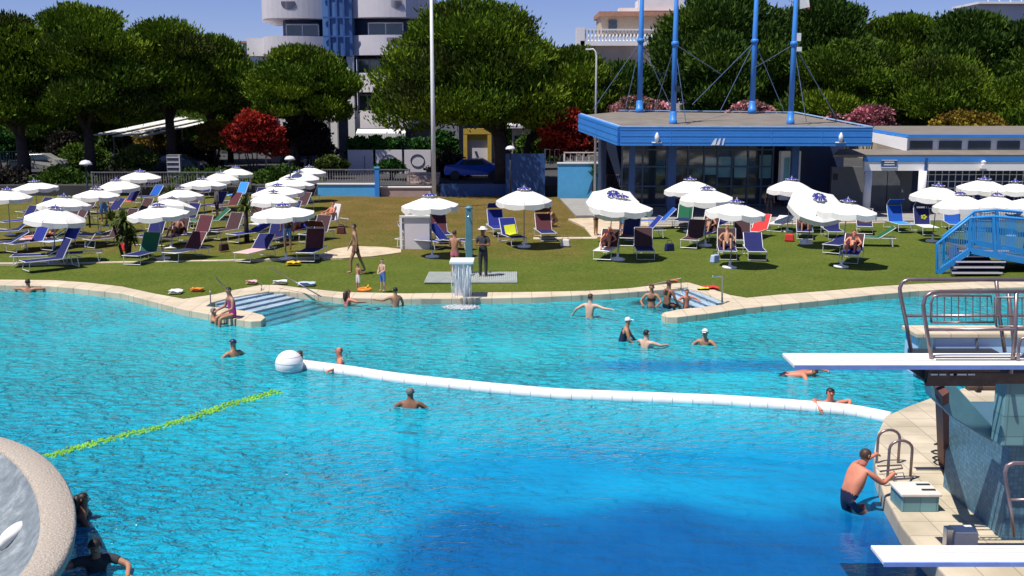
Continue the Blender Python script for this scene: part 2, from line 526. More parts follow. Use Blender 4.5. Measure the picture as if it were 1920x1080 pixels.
# coping of the far edge, with the two arms that enclose the steps
def coping(pix, z=0.05, depth=1.6):
    P = [G(x, y, z) for x, y in pix]
    o = MB().prism([(p.x, p.y) for p in P], z - depth, z).build('pool_coping', M_coping, bevel=0.02)
    return structure(o)
o_ = lambda a, b: [(x, y) for x, y in OUTER if a <= x <= b]
coping([(-700, 541)] + o_(-700, 345)[0:] + [(400, 552), (440, 543), (490, 534), (505, 534), (505, 546), (470, 551), (430, 558), (396, 567),
        (386, 574), (420, 577), (470, 584), (492, 590), (498, 595), (490, 601), (470, 602), (440, 598), (385, 587), (345, 580), (300, 568), (230, 550), (150, 541), (95, 536), (0, 534), (-300, 534)])
coping([(505, 534), (520, 534)] + o_(580, 1290)[0:] + [(1290, 538), (1262, 541), (1200, 546), (1130, 551), (1000, 557), (900, 559), (760, 560), (640, 558), (590, 552), (540, 546), (505, 546)])
coping([(1290, 529)] + o_(1330, 2800) + [(2800, 532), (2300, 532), (2000, 536), (1830, 540), (1720, 545), (1640, 552), (1550, 562), (1460, 571), (1400, 577), (1330, 587), (1270, 594), (1250, 594), (1240, 590), (1243, 586),
        (1270, 580), (1320, 575), (1352, 571), (1362, 566), (1330, 553), (1310, 545), (1290, 540)])
# submerged steps
M_step = tile_mat('step_tiles', (0.42, 0.55, 0.66), (0.2, 0.32, 0.42), (0.5, 0.33), 0.35, axes='xy')
def steps(a0, b0, a1, b1, n, z0, dz, name='pool_steps'):
    """n treads between the line a0-b0 (top) and a1-b1 (bottom)"""
    mb = MB(); nm = MB()
    A0, B0, A1, B1 = [G(p[0], p[1], 0.0) for p in (a0, b0, a1, b1)]
    for k in range(n):
        t0, t1 = k / n, (k + 1) / n
        q = [A0.lerp(A1, t0), B0.lerp(B1, t0), B0.lerp(B1, t1), A0.lerp(A1, t1)]
        mb.prism([(p.x, p.y) for p in q], -1.5, z0 - dz * k)
        nz_ = [q[3].lerp(q[0], 0.22), q[2].lerp(q[1], 0.22), q[2], q[3]]
        nm.prism([(p.x, p.y) for p in nz_], z0 - dz * k - 0.03, z0 - dz * k + 0.004)
    o = structure(mb.build(name, M_step))
    nm.build('step_nosing', mat('nosing_tiles', (0.06, 0.13, 0.22), 0.4), o)
    return o
steps((396, 566), (504, 545), (505, 603), (640, 566), 8, 0.0, 0.045)
steps((1288, 538), (1356, 567), (1180, 560), (1262, 584), 7, 0.0, 0.06)

# deck on the near right with the diving stand
DECKP = [(1660, 780), (1700, 762), (1755, 742), (1810, 726), (2010, 690), (2400, 700), (2900, 1000), (2900, 1500), (2150, 1500), (1900, 1210), (1775, 1080), (1718, 1020), (1690, 985), (1657, 925), (1642, 880), (1638, 850), (1645, 812)]
P = [G(x, y, 0.12) for x, y in DECKP]
structure(MB().prism([(p.x, p.y) for p in P], -4.0, 0.12).build('pool_deck', M_deck, bevel=0.03))
# ================================================================== BUILDINGS
M_blue = mat('blue_paint', (0.045, 0.235, 0.66), 0.42, var=0.08, scale=1.2)
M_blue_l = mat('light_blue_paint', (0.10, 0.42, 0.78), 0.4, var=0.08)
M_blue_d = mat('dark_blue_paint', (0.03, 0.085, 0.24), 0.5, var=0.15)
M_roof = mat('grey_roof_felt', (0.19, 0.165, 0.14), 0.9, var=0.2, scale=0.8, bump=0.2)
M_glass = mat('dark_window_glass', (0.035, 0.055, 0.075), 0.06, var=0.5, scale=0.4, spec=1.0)
M_glass_l = mat('pale_window_glass', (0.20, 0.42, 0.48), 0.08, var=0.3, scale=0.5, spec=0.8)
M_wall_w = mat('white_render', (0.82, 0.80, 0.80), 0.7, var=0.07, scale=0.7)
M_wall_l = mat('pale_lilac_render', (0.66, 0.62, 0.66), 0.75, var=0.08, scale=0.4, bump=0.05)
M_wall_g = mat('grey_render', (0.16, 0.165, 0.18), 0.75, var=0.12, scale=0.6)
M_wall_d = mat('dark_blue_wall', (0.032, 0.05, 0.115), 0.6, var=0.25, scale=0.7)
M_beige = mat('beige_render', (0.52, 0.43, 0.33), 0.8, var=0.12, scale=0.8)
M_yellow = mat('ochre_paint', (0.52, 0.36, 0.06), 0.6, var=0.12)
M_red = mat('red_plastic', (0.55, 0.03, 0.03), 0.4)
M_orange = mat('orange_plastic', (0.85, 0.24, 0.02), 0.4)
M_yel = mat('yellow_plastic', (0.80, 0.52, 0.02), 0.4)
M_cable = mat('steel_cable', (0.16, 0.22, 0.36), 0.4, 0.3)

# ---- the pavilion with its blue masted canopy roof
pav = thing('pavilion', 'entrance pavilion with a wide blue canopy roof hung from tall masts', 'pavilion', (11.5, 58, 0))
def into(o, par):
    """parent a mesh built in world metres under a thing standing at its own place"""
    o.parent = par
    o.matrix_parent_inverse = par.matrix_basis.inverted()
    return o
FY = 54.0
fl, fr_ = V(1163, 238, FY), V(1635, 239, FY)
zt, zb = fl.z, V(1163, 273, FY).z
back_l, back_r = V(1160, 207.5, 64.0), V(1490, 211, 64.0)
side_l = V(1089, 214, 60.0)
roof_top = [fl, fr_, back_r, back_l, side_l]
# roof deck: a shallow slab rising to the back
mb = MB()
n = len(roof_top)
top = [Vector((p.x, p.y, p.z - 0.06)) for p in roof_top]
bot = [Vector((p.x, p.y, p.z - 0.30)) for p in roof_top]
mb.add(top + bot, [tuple(range(n)), tuple(range(2 * n - 1, n - 1, -1))] + [(i, (i + 1) % n, n + (i + 1) % n, n + i) for i in range(n)])
into(mb.build('roof', M_roof), pav)
def fascia(a, b, h, nb=6):
    """ribbed blue boards from a to b, hanging down h"""
    mb = MB()
    a, b = Vector(a), Vector(b)
    out_ = Vector((b.y - a.y, -(b.x - a.x), 0)).normalized()
    if out_.y > 0: out_ = -out_
    for k in range(nb):
        z0 = -h * (k + 0.5) / nb
        pr = 0.10 if k % 2 == 0 else 0.085
        mb.bar(a + out_ * pr + Vector((0, 0, z0)), b + out_ * pr + Vector((0, 0, z0)), 0.1, h / nb * 0.95)
    mb.bar(a + Vector((0, 0, -h / 2)), b + Vector((0, 0, -h / 2)), 0.08, h * 0.98)
    ns = max(2, int((b - a).length / 2.2))
    for k in range(1, ns):
        q = a.lerp(b, k / ns) + out_ * 0.152
        mb.bar(q, q + Vector((0, 0, -h)), 0.035, 0.012, up=out_)
    return mb
fh = zt - zb
into(fascia(fl, fr_, fh).build('fascia', M_blue), pav)
into(fascia(side_l, fl, fh).build('fascia', M_blue), pav)
mb = MB(); mb.bar(fl + Vector((0, -0.12, 0.03)), fr_ + Vector((0, -0.12, 0.03)), 0.10, 0.05); mb.bar(fr_ + Vector((0, 0, .03)), back_r + Vector((0, 0, .03)), 0.1, 0.05); mb.bar(back_l + Vector((0, 0, .03)), back_r + Vector((0, 0, .03)), 0.1, 0.05); mb.bar(side_l + Vector((0, 0, .03)), fl + Vector((0, 0, .03)), .1, .05)
into(mb.build('roof_edge_trim', mat('pale_blue_trim', (0.35, 0.55, 0.85), 0.4)), pav)
for px in (1232, 1577):
    c = V(px, 256, FY - 0.22)
    l = MB().lathe([(0.02, -0.26), (0.10, -0.2), (0.12, 0.0), (0.05, 0.16), (0.02, 0.2)], c, 10).box(c + Vector((0, 0.08, -0.3)), (0.5, 0.12, 0.05)).build('wall_lamp', M_white, smooth=True)
    into(l, pav)
# small white emblem: three slanting strokes
mb = MB(); c = V(1352, 267, FY - 0.17)
for k in range(3):
    x = c.x - 0.28 + 0.2 * k
    mb.add([(x - 0.22 + 0.07 * k, c.y, zb + 0.03), (x, c.y, zb + 0.03), (x + 0.07, c.y, zb + 0.36), (x, c.y, zb + 0.36),
            (x - 0.22 + 0.07 * k, c.y + .02, zb + 0.03), (x, c.y + .02, zb + 0.03), (x + 0.07, c.y + .02, zb + 0.36), (x, c.y + .02, zb + 0.36)],
           [(0, 1, 2, 3), (7, 6, 5, 4), (0, 4, 5, 1), (1, 5, 6, 2), (2, 6, 7, 3), (3, 7, 4, 0)])
into(mb.build('emblem', M_white), pav)
# pillars, glazed entrance
for px, w in ((1261, 15), (1492, 13), (1186, 10)):
    p = G(px, 408, 0.09)
    y = 56.2
    x = (px - 960) / F * (y * CT + 2 * ST) 
    into(MB().box((x, y, 1.95), (w * 0.028, 0.35, 3.9)).build('pillar', M_blue_d), pav)
GY = 60.0
def gx(px): return V(px, 330, GY).x
into(MB().box(((gx(1165) + gx(1450)) / 2, GY + 0.2, 2.0), (gx(1450) - gx(1165), 0.1, 4.0)).build('glass_front', M_glass), pav)
mb = MB()
for px in (1166, 1205, 1250, 1290, 1320, 1345, 1372, 1402, 1428, 1449):
    mb.box((gx(px), GY + 0.08, 2.0), (0.09, 0.1, 4.0))
for z in (0.2, 1.25, 2.35, 3.3):
    mb.box(((gx(1165) + gx(1450)) / 2, GY + 0.06, z), (gx(1450) - gx(1165), 0.09, 0.09))
into(mb.build('window_frame', mat('grey_blue_frame', (0.10, 0.14, 0.22), 0.5)), pav)
for a, b, z0, z1 in ((1346, 1370, 1.75, 2.9), (1377, 1400, 1.75, 2.9), (1320, 1343, 1.9, 2.85), (1424, 1446, 1.7, 3.0)):
    into(MB().box(((gx(a) + gx(b)) / 2, GY + 0.11, (z0 + z1) / 2), (gx(b) - gx(a), 0.06, z1 - z0)).build('pane', M_glass_l), pav)
x = gx(1457)
dr_ = into(MB().box((x, 57.4, 2.05), (1.05, 0.5, 2.6)).build('porch_door', M_wall_w), pav)
into(MB().box((x - 0.22, 57.12, 2.35), (0.28, 0.06, 1.3)).box((x + 0.2, 57.12, 2.2), (0.3, 0.06, 1.6)).build('door_pane', M_glass_l), pav)
# dark recess beside the entrance and under the canopy
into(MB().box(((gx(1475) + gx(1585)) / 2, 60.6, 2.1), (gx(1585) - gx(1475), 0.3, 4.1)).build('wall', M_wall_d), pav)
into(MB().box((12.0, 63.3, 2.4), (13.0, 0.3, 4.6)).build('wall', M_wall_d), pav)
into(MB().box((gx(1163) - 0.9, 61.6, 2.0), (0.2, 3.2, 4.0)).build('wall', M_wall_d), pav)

# ---- masts with their stays
def mast(px, by, y, label, stays, flag=None):
    b = V(px, by, y)
    t = thing('mast', label, 'mast', b, 0, 'blue masts on the canopy roof')
    r = 5.0 * y / F
    MB().tube([(0, 0, -0.1), (0, 0, 4.2), (0.02, 0, 9.5)], [r, r * 0.95, r * 0.5], 14).build('pole', mat('mast_blue', (0.06, 0.26, 0.72), 0.35, var=0.06), t, smooth=True)
    MB().lathe([(r * 1.5, -0.16), (r * 1.5, 0.18), (r * 1.25, 0.2), (r * 1.25, 0.55), (r * 1.02, 0.6)], n=14).build('collar', M_blue, t, smooth=True)
    MB().lathe([(r * 1.0, 3.9), (r * 1.4, 3.95), (r * 1.4, 4.1), (r * 1.0, 4.15)], n=14).build('stay_ring', M_blue, t, smooth=True)
    for qx, qy, yy in stays:
        q = V(qx, qy, yy) - b
        MB().tube([(0, 0, 4.0), q], 0.022, 5).build('stay_cable', M_cable, t)
    return t, b
mast(1199, 208, 63.5, 'blue mast rising behind the red shrub end of the canopy', [(1112, 205, 63.8), (1262, 208, 63.8), (1172, 208, 63.9)])
mf1, b1 = mast(1262, 231, 56.0, 'blue mast at the canopy front, above the glazed entrance', [(1286, 231, 55.6), (1352, 139, 63.0), (1226, 210, 62)])
mast(1410, 209, 63.5, 'blue mast at the rear roof edge beside pink oleanders', [(1298, 196, 63.8), (1470, 209, 63.8), (1350, 209, 63.8)])
mf2, b2 = mast(1482, 231, 56.0, 'blue mast with a white loudspeaker and small flag near its top', [(1512, 229, 55.6), (1567, 219, 57.5), (1410, 130, 63)])
MB().box((0.21, -0.05, 4.35), (0.2, 0.2, 0.4)).box((0.24, -0.05, 3.75), (0.25, 0.22, 0.22)).build('loudspeaker', M_white, mf2)
mb = MB(); mb.add([(0.12, 0, 6.7), (0.62, 0.05, 6.55), (0.72, 0.0, 5.85), (0.2, 0.04, 5.75), (0.12, .02, 6.7), (0.62, 0.07, 6.55), (0.72, 0.02, 5.85), (0.2, 0.06, 5.75)], [(0, 1, 2, 3), (7, 6, 5, 4), (0, 4, 5, 1), (1, 5, 6, 2), (2, 6, 7, 3), (3, 7, 4, 0)])
mb.build('flag', M_wall_w, mf2)
MB().box((0.68, 0.03, 5.85), (0.09, 0.05, 0.22)).build('flag_edge', M_red, mf2)
MB().box((0.17, -0.2, 1.75), (0.22, 0.2, 0.3)).build('junction_box', M_dark, mf1)

# ---- the changing-room wing on the right
wing = thing('changing_block', 'long white changing block with blue eaves, lattice and a strip of high windows', 'building', (24, 60, 0))
WY = 56.0
def wx(px): return V(px, 330, WY).x
def wz(py): return V(1750, py, WY).z
XR = wx(2150)
def wbox(n_, x0, x1, z0, z1, y, d, m):
    return into(MB().box(((x0 + x1) / 2, y + d / 2, (z0 + z1) / 2), (x1 - x0, d, z1 - z0)).build(n_, m), wing)
wbox('eaves_trim', wx(1618), XR, wz(302.5), wz(294), WY - 0.04, 0.2, M_blue)
wbox('white_fascia', wx(1620), XR, wz(320), wz(303), WY, 0.3, M_wall_w)
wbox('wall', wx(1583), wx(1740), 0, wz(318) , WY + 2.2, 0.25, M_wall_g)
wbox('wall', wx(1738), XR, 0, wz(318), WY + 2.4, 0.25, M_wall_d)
# doors in the grey wall
for a, b_ in ((1655, 1690), (1692, 1716)):
    d_ = wbox('door', wx(a), wx(b_), 0.1, 2.35, WY + 2.1, 0.06, mat('grey_door', (0.11, 0.12, 0.14), 0.5))
for px in (1590, 1695):
    wbox('vent_grille', wx(px) - 0.11, wx(px) + 0.11, wz(343), wz(331), WY + 2.12, 0.06, M_dark)
for px, m_ in ((1625, M_wall_w), (1727, M_wall_w)):
    into(MB().lathe([(0.2, 0.05), (0.2, wz(320)),], (wx(px), WY - 0.22, 0), 16).build('column', m_, smooth=True), wing)
wbox('downpipe', wx(1732), wx(1737), 0.1, wz(296), WY - 0.05, 0.12, M_blue_d)
# white lattice screen
mb = MB()
x0, x1 = wx(1742), XR
k = 0
x = x0
while x < x1:
    mb.box((x, WY + 1.0, (0.3 + wz(322)) / 2), (0.035, 0.04, wz(322) - 0.3)); x += 0.36
for k in range(8):
    z = 0.32 + k * 0.36
    if z < wz(322): mb.box(((x0 + x1) / 2, WY + 0.96, z), (x1 - x0, 0.04, 0.035))
into(mb.build('lattice_screen', M_wall_w), wing)
# lower roof, chamfered end, then the strip of high windows set back under the upper roof
R0 = wz(294.5)
zl2, zl1 = V(1750, 285, 57.4).z, V(1750, 258, 57.4).z
hx = lambda px: V(px, 270, 57.4).x
q = [(wx(1560), WY + 0.02, R0), (XR, WY + 0.02, R0), (XR, 57.6, zl2 + 0.02), (hx(1575), 57.6, zl2 + 0.02)]
into(MB().slab(q, 0.12).build('lower_roof', M_roof), wing)
def hbox(n_, x0, x1, z0, z1, y, d, m, par=None):
    return into(MB().box(((x0 + x1) / 2, y + d / 2, (z0 + z1) / 2), (x1 - x0, d, z1 - z0)).build(n_, m), wing)
hbox('upper_wall', hx(1702), hx(2120), zl2, zl1, 57.4, 0.3, M_wall_w)
for k in range(8):
    a = 1706 + 54.5 * k
    w_ = hbox('window', hx(a), hx(a + 42), zl2 + 0.14, zl1 - 0.17, 57.34, 0.05, M_glass)
hbox('upper_eaves', hx(1700), hx(2120), zl1, zl1 + 0.16, 57.2, 0.4, M_blue)
mb = MB(); a3, b3 = V(1636, 241, 58.6), Vector((hx(1702), 57.3, zl1 + 0.08))
mb.bar(a3 - Vector((0, 0, .1)), b3, 0.2, 0.16)
into(mb.build('upper_eaves', M_blue), wing)
into(MB().slab([(a3.x, a3.y, V(1636, 265, 58.6).z), (b3.x, b3.y, zl2 + 0.05), (b3.x, b3.y, zl1 - 0.05), (a3.x, a3.y, a3.z - 0.2)], 0.2).build('chamfer_wall', M_wall_w), wing)
q = [(a3.x, a3.y, a3.z - 0.02), (b3.x, b3.y, zl1 + 0.13), (hx(2120), 57.3, zl1 + 0.13), (V(2120, 240, 70).x, 70, V(2120, 236, 70).z), (V(1640, 236, 70).x, 70, V(1640, 236, 70).z)]
mb = MB(); mb.sheet(q); mb.sheet([(x, y, z - 0.12) for x, y, z in q])
into(mb.build('upper_roof', M_roof), wing)
into(MB().box((wx(1840), WY - 0.15, wz(312)), (0.26, 0.26, 0.2)).lathe([(0.10, 0.1), (0.13, 0.25), (0.04, 0.32)], (wx(1840), WY - 0.15, wz(312)), 10).build('floodlight', M_wall_w), wing)
# the blue sign with illegible small white lines
sg = thing('sign', 'small blue sign with white lettering on the white fascia', 'sign', (wx(1665), WY - 0.04, wz(307)))
MB().box((0, 0, 0), (0.80, 0.06, 0.40)).build('board', M_blue_d, sg)
for z, w_ in ((0.08, 0.5), (-0.05, 0.56)):
    mb = MB()
    x = -w_ / 2
    while x < w_ / 2:
        l = rnd.uniform(0.05, 0.09)
        mb.box((x + l / 2, -0.035, z), (l * 0.8, 0.02, 0.06)); x += l
    mb.build('lettering', M_white, sg)
MB().box((0, -0.03, 0.185), (0.8, 0.03, 0.03)).box((0, -0.03, -0.185), (0.8, 0.03, 0.03)).build('border', M_wall_w, sg)

# ---- the apartment tower
TY = 86.0
def tx(px): return V(px, 150, TY).x
def tz(py): return V(700, py, TY).z
tow = thing('apartment_tower', 'pale rounded apartment tower with stacked balconies and a blue stair shaft', 'building', (tx(640), TY + 6, 0.65))
def rounded(x0, x1, y0, bul, depth, nn=14, rl=0.0, rr=0.0):
    """plan outline: a front that bulges by bul towards the camera, with rounded ends"""
    pts = []
    for k in range(nn + 1):
        t = k / nn
        x = x0 + (x1 - x0) * t
        y = y0 - bul * math.sin(PI * (0.1 + 0.8 * t))
        if rl and t < 0.25: y += rl * (1 - t / 0.25) ** 2
        if rr and t > 0.72: y += rr * ((t - 0.72) / 0.28) ** 2
        pts.append((x, y))
    return pts + [(x1, y0 + depth), (x0, y0 + depth)]
def band(n_, px0, px1, py0, py1, y, bul, depth, m, rl=0, rr=0):
    return into(MB().prism(rounded(tx(px0), tx(px1), y, bul, depth, rl=rl, rr=rr), tz(py1), tz(py0)).build(n_, m), tow)
def grille(px, py):
    """slotted half-round ornament on a balcony front"""
    mb = MB(); c = V(px, py, TY - 1.3)
    a_, b2_ = (tx(665), tx(806)) if px > 640 else (tx(482), tx(614)); u_ = (c.x - a_) / (b2_ - a_); fy_ = TY - 1.3 * math.sin(PI * (0.1 + 0.8 * u_))
    if px < 640 and u_ < .25: fy_ += 3.0 * (1 - u_ / .25) ** 2
    for k in range(-6, 7):
        h = 0.62 * math.sqrt(max(0.0, 1 - (k / 6.6) ** 2))
        mb.box((c.x + k * 0.085, fy_ + 0.01, c.z - h / 2), (0.045, 0.06, max(0.05, h)))
    into(mb.build('balcony_grille', mat('grille_dark', (0.12, 0.12, 0.16), 0.7)), tow)
# balcony storeys: right wing of the tower, then the left wing
for py0, py1 in ((-40, 34), (67, 104), (137, 173), (207, 241)):
    band('balcony', 665, 806, py0, py1, TY, 1.3, 8.0, M_wall_l, rr=3.2)
for py0, py1 in ((-42, 36), (69, 102), (137, 173), (208, 241)):
    band('balcony', 482, 614, py0, py1, TY, 1.3, 8.0, M_wall_l, rl=3.0)
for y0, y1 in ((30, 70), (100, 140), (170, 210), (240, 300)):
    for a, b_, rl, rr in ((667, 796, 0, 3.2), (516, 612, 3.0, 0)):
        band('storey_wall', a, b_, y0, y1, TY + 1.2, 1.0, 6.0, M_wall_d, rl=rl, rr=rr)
def tower_window(a, b_, py0, py1, y):
    w_ = into(MB().box(((tx(a) + tx(b_)) / 2, y, (tz(py0) + tz(py1)) / 2), (tx(b_) - tx(a), 0.08, tz(py0) - tz(py1))).build('window', M_glass), tow)
    mb = MB()
    for x in (tx(a), (tx(a) + tx(b_)) / 2, tx(b_)):
        mb.box((x, y - 0.05, (tz(py0) + tz(py1)) / 2), (0.09, 0.06, tz(py0) - tz(py1)))
    mb.box(((tx(a) + tx(b_)) / 2, y - 0.06, tz(py0)), (tx(b_) - tx(a), 0.06, 0.1))
    into(mb.build('window_frame', M_wall_l if py0 < 60 else M_wall_g), tow)
for a, b_, p0, p1 in ((693, 757, 43, 66), (540, 600, 46, 67), (672, 715, 112, 136), (672, 705, 178, 206)):
    tower_window(a, b_, p0, p1, TY + 0.1)
for px, py in ((741, 0), (738, 70), (540, 2)):
    grille(px, py)
# stair shaft
sh = band('stair_shaft', 612, 666, -40, 106, TY - 0.9, 0.25, 7.0, mat('shaft_blue', (0.075, 0.17, 0.38), 0.35, var=0.12, scale=0.5))
mb = MB()
for px in (625, 639, 652):
    mb.box((tx(px), TY - 1.2, (tz(-40) + tz(104)) / 2), (0.14, 0.12, tz(-40) - tz(104)))
for py in (-5, 35, 70):
    mb.box((tx(639), TY - 1.2, tz(py)), (tx(664) - tx(614), 0.1, 0.12))
into(mb.build('shaft_mullions', mat('shaft_frame', (0.045, 0.11, 0.32), 0.4)), tow)
for px, a, b_ in ((660, 105, 300), (627, 195, 300)):
    into(MB().box((tx(px), TY - 0.6, (tz(a) + tz(b_)) / 2), (0.52, 0.6, tz(a) - tz(b_))).build('pillar', M_wall_w), tow)
into(MB().box((tx(640), TY + 1.0, (tz(106) + tz(300)) / 2), (tx(664) - tx(614), 0.3, tz(106) - tz(300))).build('shaft_base_wall', M_wall_d), tow)
into(MB().prism(rounded(tx(470), tx(812), TY + 2, 0.5, 10), tz(-40) , tz(-44)).build('roof_slab', M_wall_l), tow)
into(MB().box((tx(500) , TY + 4, (tz(70) + tz(104)) / 2), (3.4, 6, tz(70) - tz(104))).build('side_terrace', M_wall_w), tow)
# striped awning of the ground floor
aw = thing('awning', 'white scalloped awning above the hedge at the tower foot', 'awning', V(712, 250, TY - 2.4))
mb = MB()
for k in range(24):
    x = -1.85 + k * 0.16
    mb.add([(x, 0.9, 0.3), (x + 0.15, 0.9, 0.3), (x + 0.15, 0, 0.0), (x, 0, 0), (x + 0.15, -0.01, -0.42), (x + .02, -0.01, -0.42)], [(0, 1, 2, 3), (3, 2, 4, 5)])
mb.build('fabric', M_white, aw)
MB().bar((-1.9, 0.95, 0.32), (2.05, 0.95, 0.32), 0.1, 0.1).build('rail', M_wall_g, aw)

# ---- the house with the balustrade, behind the big pine
HY = 104.0
hxx = lambda px: V(px, 60, HY).x
hz = lambda py: V(1150, py, HY).z
ho = thing('house', 'beige house with a white balustraded roof terrace beyond the pines', 'house', (hxx(1160), HY + 4, 0.65))
def hb(n_, a, b_, p0, p1, y, d, m):
    return into(MB().box(((hxx(a) + hxx(b_)) / 2, y + d / 2, (hz(p0) + hz(p1)) / 2), (hxx(b_) - hxx(a), d, hz(p0) - hz(p1))).build(n_, m), ho)
hb('wall', 1085, 1230, 86, 320, HY, 8, M_beige)
hb('terrace_slab', 1088, 1225, 77, 86, HY - 0.5, 8, M_wall_w)
mb = MB()
for k in range(20):
    x = hxx(1097) + k * (hxx(1222) - hxx(1097)) / 19
    mb.lathe([(0.1, 0), (0.06, 0.1), (0.13, 0.4), (0.06, 0.75), (0.1, 1.0)], (x, HY - 0.3, hz(77)), 8)
mb.box(((hxx(1092) + hxx(1225)) / 2, HY - 0.3, hz(56)), (hxx(1225) - hxx(1092), 0.3, 0.14))
into(mb.build('balustrade', M_white), ho)
hb('terrace_pier', 1080, 1096, 52, 86, HY - 0.5, 0.8, M_wall_w)
hb('upper_wall', 1130, 1260, 25, 60, HY + 3, 5, M_beige)
hb('upper_roof', 1126, 1290, 18, 26, HY + 2, 7, mat('terracotta_roof', (0.42, 0.22, 0.15), 0.8))
hb('window', 1146, 1162, 34, 55, HY + 2.9, 0.1, M_glass)
hb('chimney_block', 1168, 1200, 8, 19, HY + 4, 1.5, M_wall_w)
hb('roof_hut', 1205, 1290, -8, 15, HY + 3, 4, M_wall_w)
mb = MB(); c = Vector((hxx(1205), HY + 4, hz(10)))
mb.tube([c, c + Vector((0, 0, 3.2))], 0.04, 5)
for dz in (1.2, 1.6, 2.4): mb.tube([c + Vector((-0.7, 0, dz)), c + Vector((0.7, 0, dz))], 0.03, 5)
into(mb.build('aerial', M_steel), ho)
# far roof on the right, above the trees
fr2 = thing('flat_roof_block', 'pale flat roofed block showing above the tree tops', 'building', V(1900, 60, 150))
MB().box((1.5, 3, 2.0), (14, 8, 3.2)).build('wall', M_wall_l, fr2)
MB().box((1.5, 2.6, 3.75), (14.6, 9, 0.3)).build('roof', M_wall_w, fr2)
mb = MB()
for k in range(9): mb.box((-4.5 + k * 1.5, -1.7, 4.4), (0.12, 0.12, 1.0))
mb.box((1.5, -1.7, 4.9), (13.5, 0.1, 0.1))
mb.build('roof_railing', M_wall_w, fr2)
# dim houses seen through the trees at the back
def dim_house(px0, px1, py0, y, label, m, wins, roofm=None):
    a, b_ = V(px0, py0, y), V(px1, py0, y)
    t = thing('house', label, 'house', ((a.x + b_.x) / 2, y + 4, 0.65))
    w = b_.x - a.x; h = a.z - 0.65
    MB().box((0, 0, h / 2), (w, 8, h)).build('wall', m, t)
    MB().box((0, -0.2, h + 0.12), (w + 0.8, 9, 0.24)).build('roof', roofm or M_wall_l, t)
    for wx_, wy_, ww, wh in wins:
        MB().box((wx_ * w, -4.02, wy_ * h), (ww, 0.1, wh)).build('window', M_glass, t)
        MB().box((wx_ * w, -4.1, wy_ * h - wh / 2 - 0.1), (ww + 0.3, 0.25, 0.12)).build('window_sill', M_wall_l, t)
    return t
dim_house(1235, 1300, 128, 100, 'grey house with a flat roof glimpsed between the blue masts', M_wall_l, [(-0.2, 0.8, 1.0, 1.0), (0.25, 0.8, 1.0, 1.0)])
dim_house(1650, 1705, 178, 96, 'small beige house glimpsed behind the dark pink oleander', M_beige, [(-0.2, 0.75, 0.9, 1.0), (0.2, 0.75, 0.9, 1.0)])
dim_house(455, 486, 82, 120, 'pale house end with a chimney beside the rounded tower', M_wall_w, [(0.1, 0.7, 0.9, 1.2)], mat('terracotta_roof', (0.42, 0.22, 0.15)))
dim_house(960, 1030, 240, 92, 'low beige house behind the forked pine trunk', M_beige, [(-0.25, 0.6, 1.2, 1.1), (0.25, 0.6, 1.0, 1.1)])
dim_house(505, 615, 206, 93, 'low lilac house front behind the small dark tree', M_wall_l, [(-0.2, 0.45, 1.2, 1.3), (0.25, 0.45, 1.2, 1.3)])
dim_house(860, 940, 215, 98, 'shaded house behind the ochre gateway', M_wall_g, [(0.0, 0.6, 1.6, 1.2)])

# ================================================================== WALLS, FENCES, STREET
def wall_px(name, label, px0, px1, pyt, y, m, d=0.25, z0=-0.3, capm=None, cat='wall', group=None, holder=True):
    a, b_ = V(px0, pyt, y), V(px1, pyt, y)
    t = thing(name, label, cat, ((a.x + b_.x) / 2, y, 0), 0, group)
    MB().box((0, 0, (a.z + z0) / 2), (b_.x - a.x, d, a.z - z0)).build('wall_body', m, t)
    if capm:
        MB().box((0, 0, a.z + 0.04), (b_.x - a.x + 0.1, d + 0.1, 0.08)).build('coping_stone', capm, t)
    return t
wall_px('low_wall', 'light blue retaining wall with a pale cap below the grey fence', 596, 708, 346, 67.6, M_blue_l, capm=M_wall_w)
wall_px('low_wall', 'pinkish wall section between the blue wall and the steps', 714, 808, 352, 67.7, mat('pink_wall', (0.42, 0.30, 0.27), 0.8, var=0.12), capm=M_wall_w)
wall_px('low_wall', 'blue wall, darkened as shade, below the parked blue car', 826, 985, 345, 67.8, M_blue_d)  # the dark blue puts the shade into the wall's colour
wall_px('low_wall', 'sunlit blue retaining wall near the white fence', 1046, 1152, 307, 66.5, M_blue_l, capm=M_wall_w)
wall_px('panel_wall', 'tall dark blue hoarding behind the lamp post', 948, 1022, 288, 66.9, M_blue_d)
wall_px('low_wall', 'dark retaining wall at the back of the parasol rows', -500, 595, 352, 68.4, M_wall_d)
p_ = V(707, 330, 67.3)
bp_ = thing('gate_post', 'slim blue post where the blue wall ends', 'post', (p_.x, 67.3, 0))
MB().box((0, 0, 0.85), (0.28, 0.28, 1.9)).build('shaft', M_blue, bp_)
MB().box((0, 0, 1.84), (0.34, 0.34, 0.08)).build('cap', M_blue_l, bp_)
def fence(label, px0, px1, pyt, pyb, y, m, step=0.16, name='bar_fence', bar=0.045):
    a, b_ = V(px0, pyt, y), V(px1, pyb, y)
    t = thing(name, label, 'fence', ((a.x + b_.x) / 2, y, b_.z))
    w, h = b_.x - a.x, a.z - b_.z
    mb = MB(); nn = max(3, int(w / step))
    for k in range(nn + 1):
        mb.box((-w / 2 + w * k / nn, 0, h / 2), (bar, bar * 0.8, h))
    mb.build('bars', m, t)
    MB().box((0, -0.02, h), (w, 0.09, 0.06)).build('rail', m, t)
    MB().box((0, -0.02, 0.08), (w, 0.09, 0.06)).build('rail', m, t)
    np_ = max(2, int(w / 3) + 1)
    for k in range(np_):
        MB().box((-w / 2 + w * k / (np_ - 1), 0, h / 2), (0.1, 0.1, h + 0.1)).build('post', m, t)
    return t
M_fence = mat('grey_fence_paint', (0.17, 0.165, 0.175), 0.5)
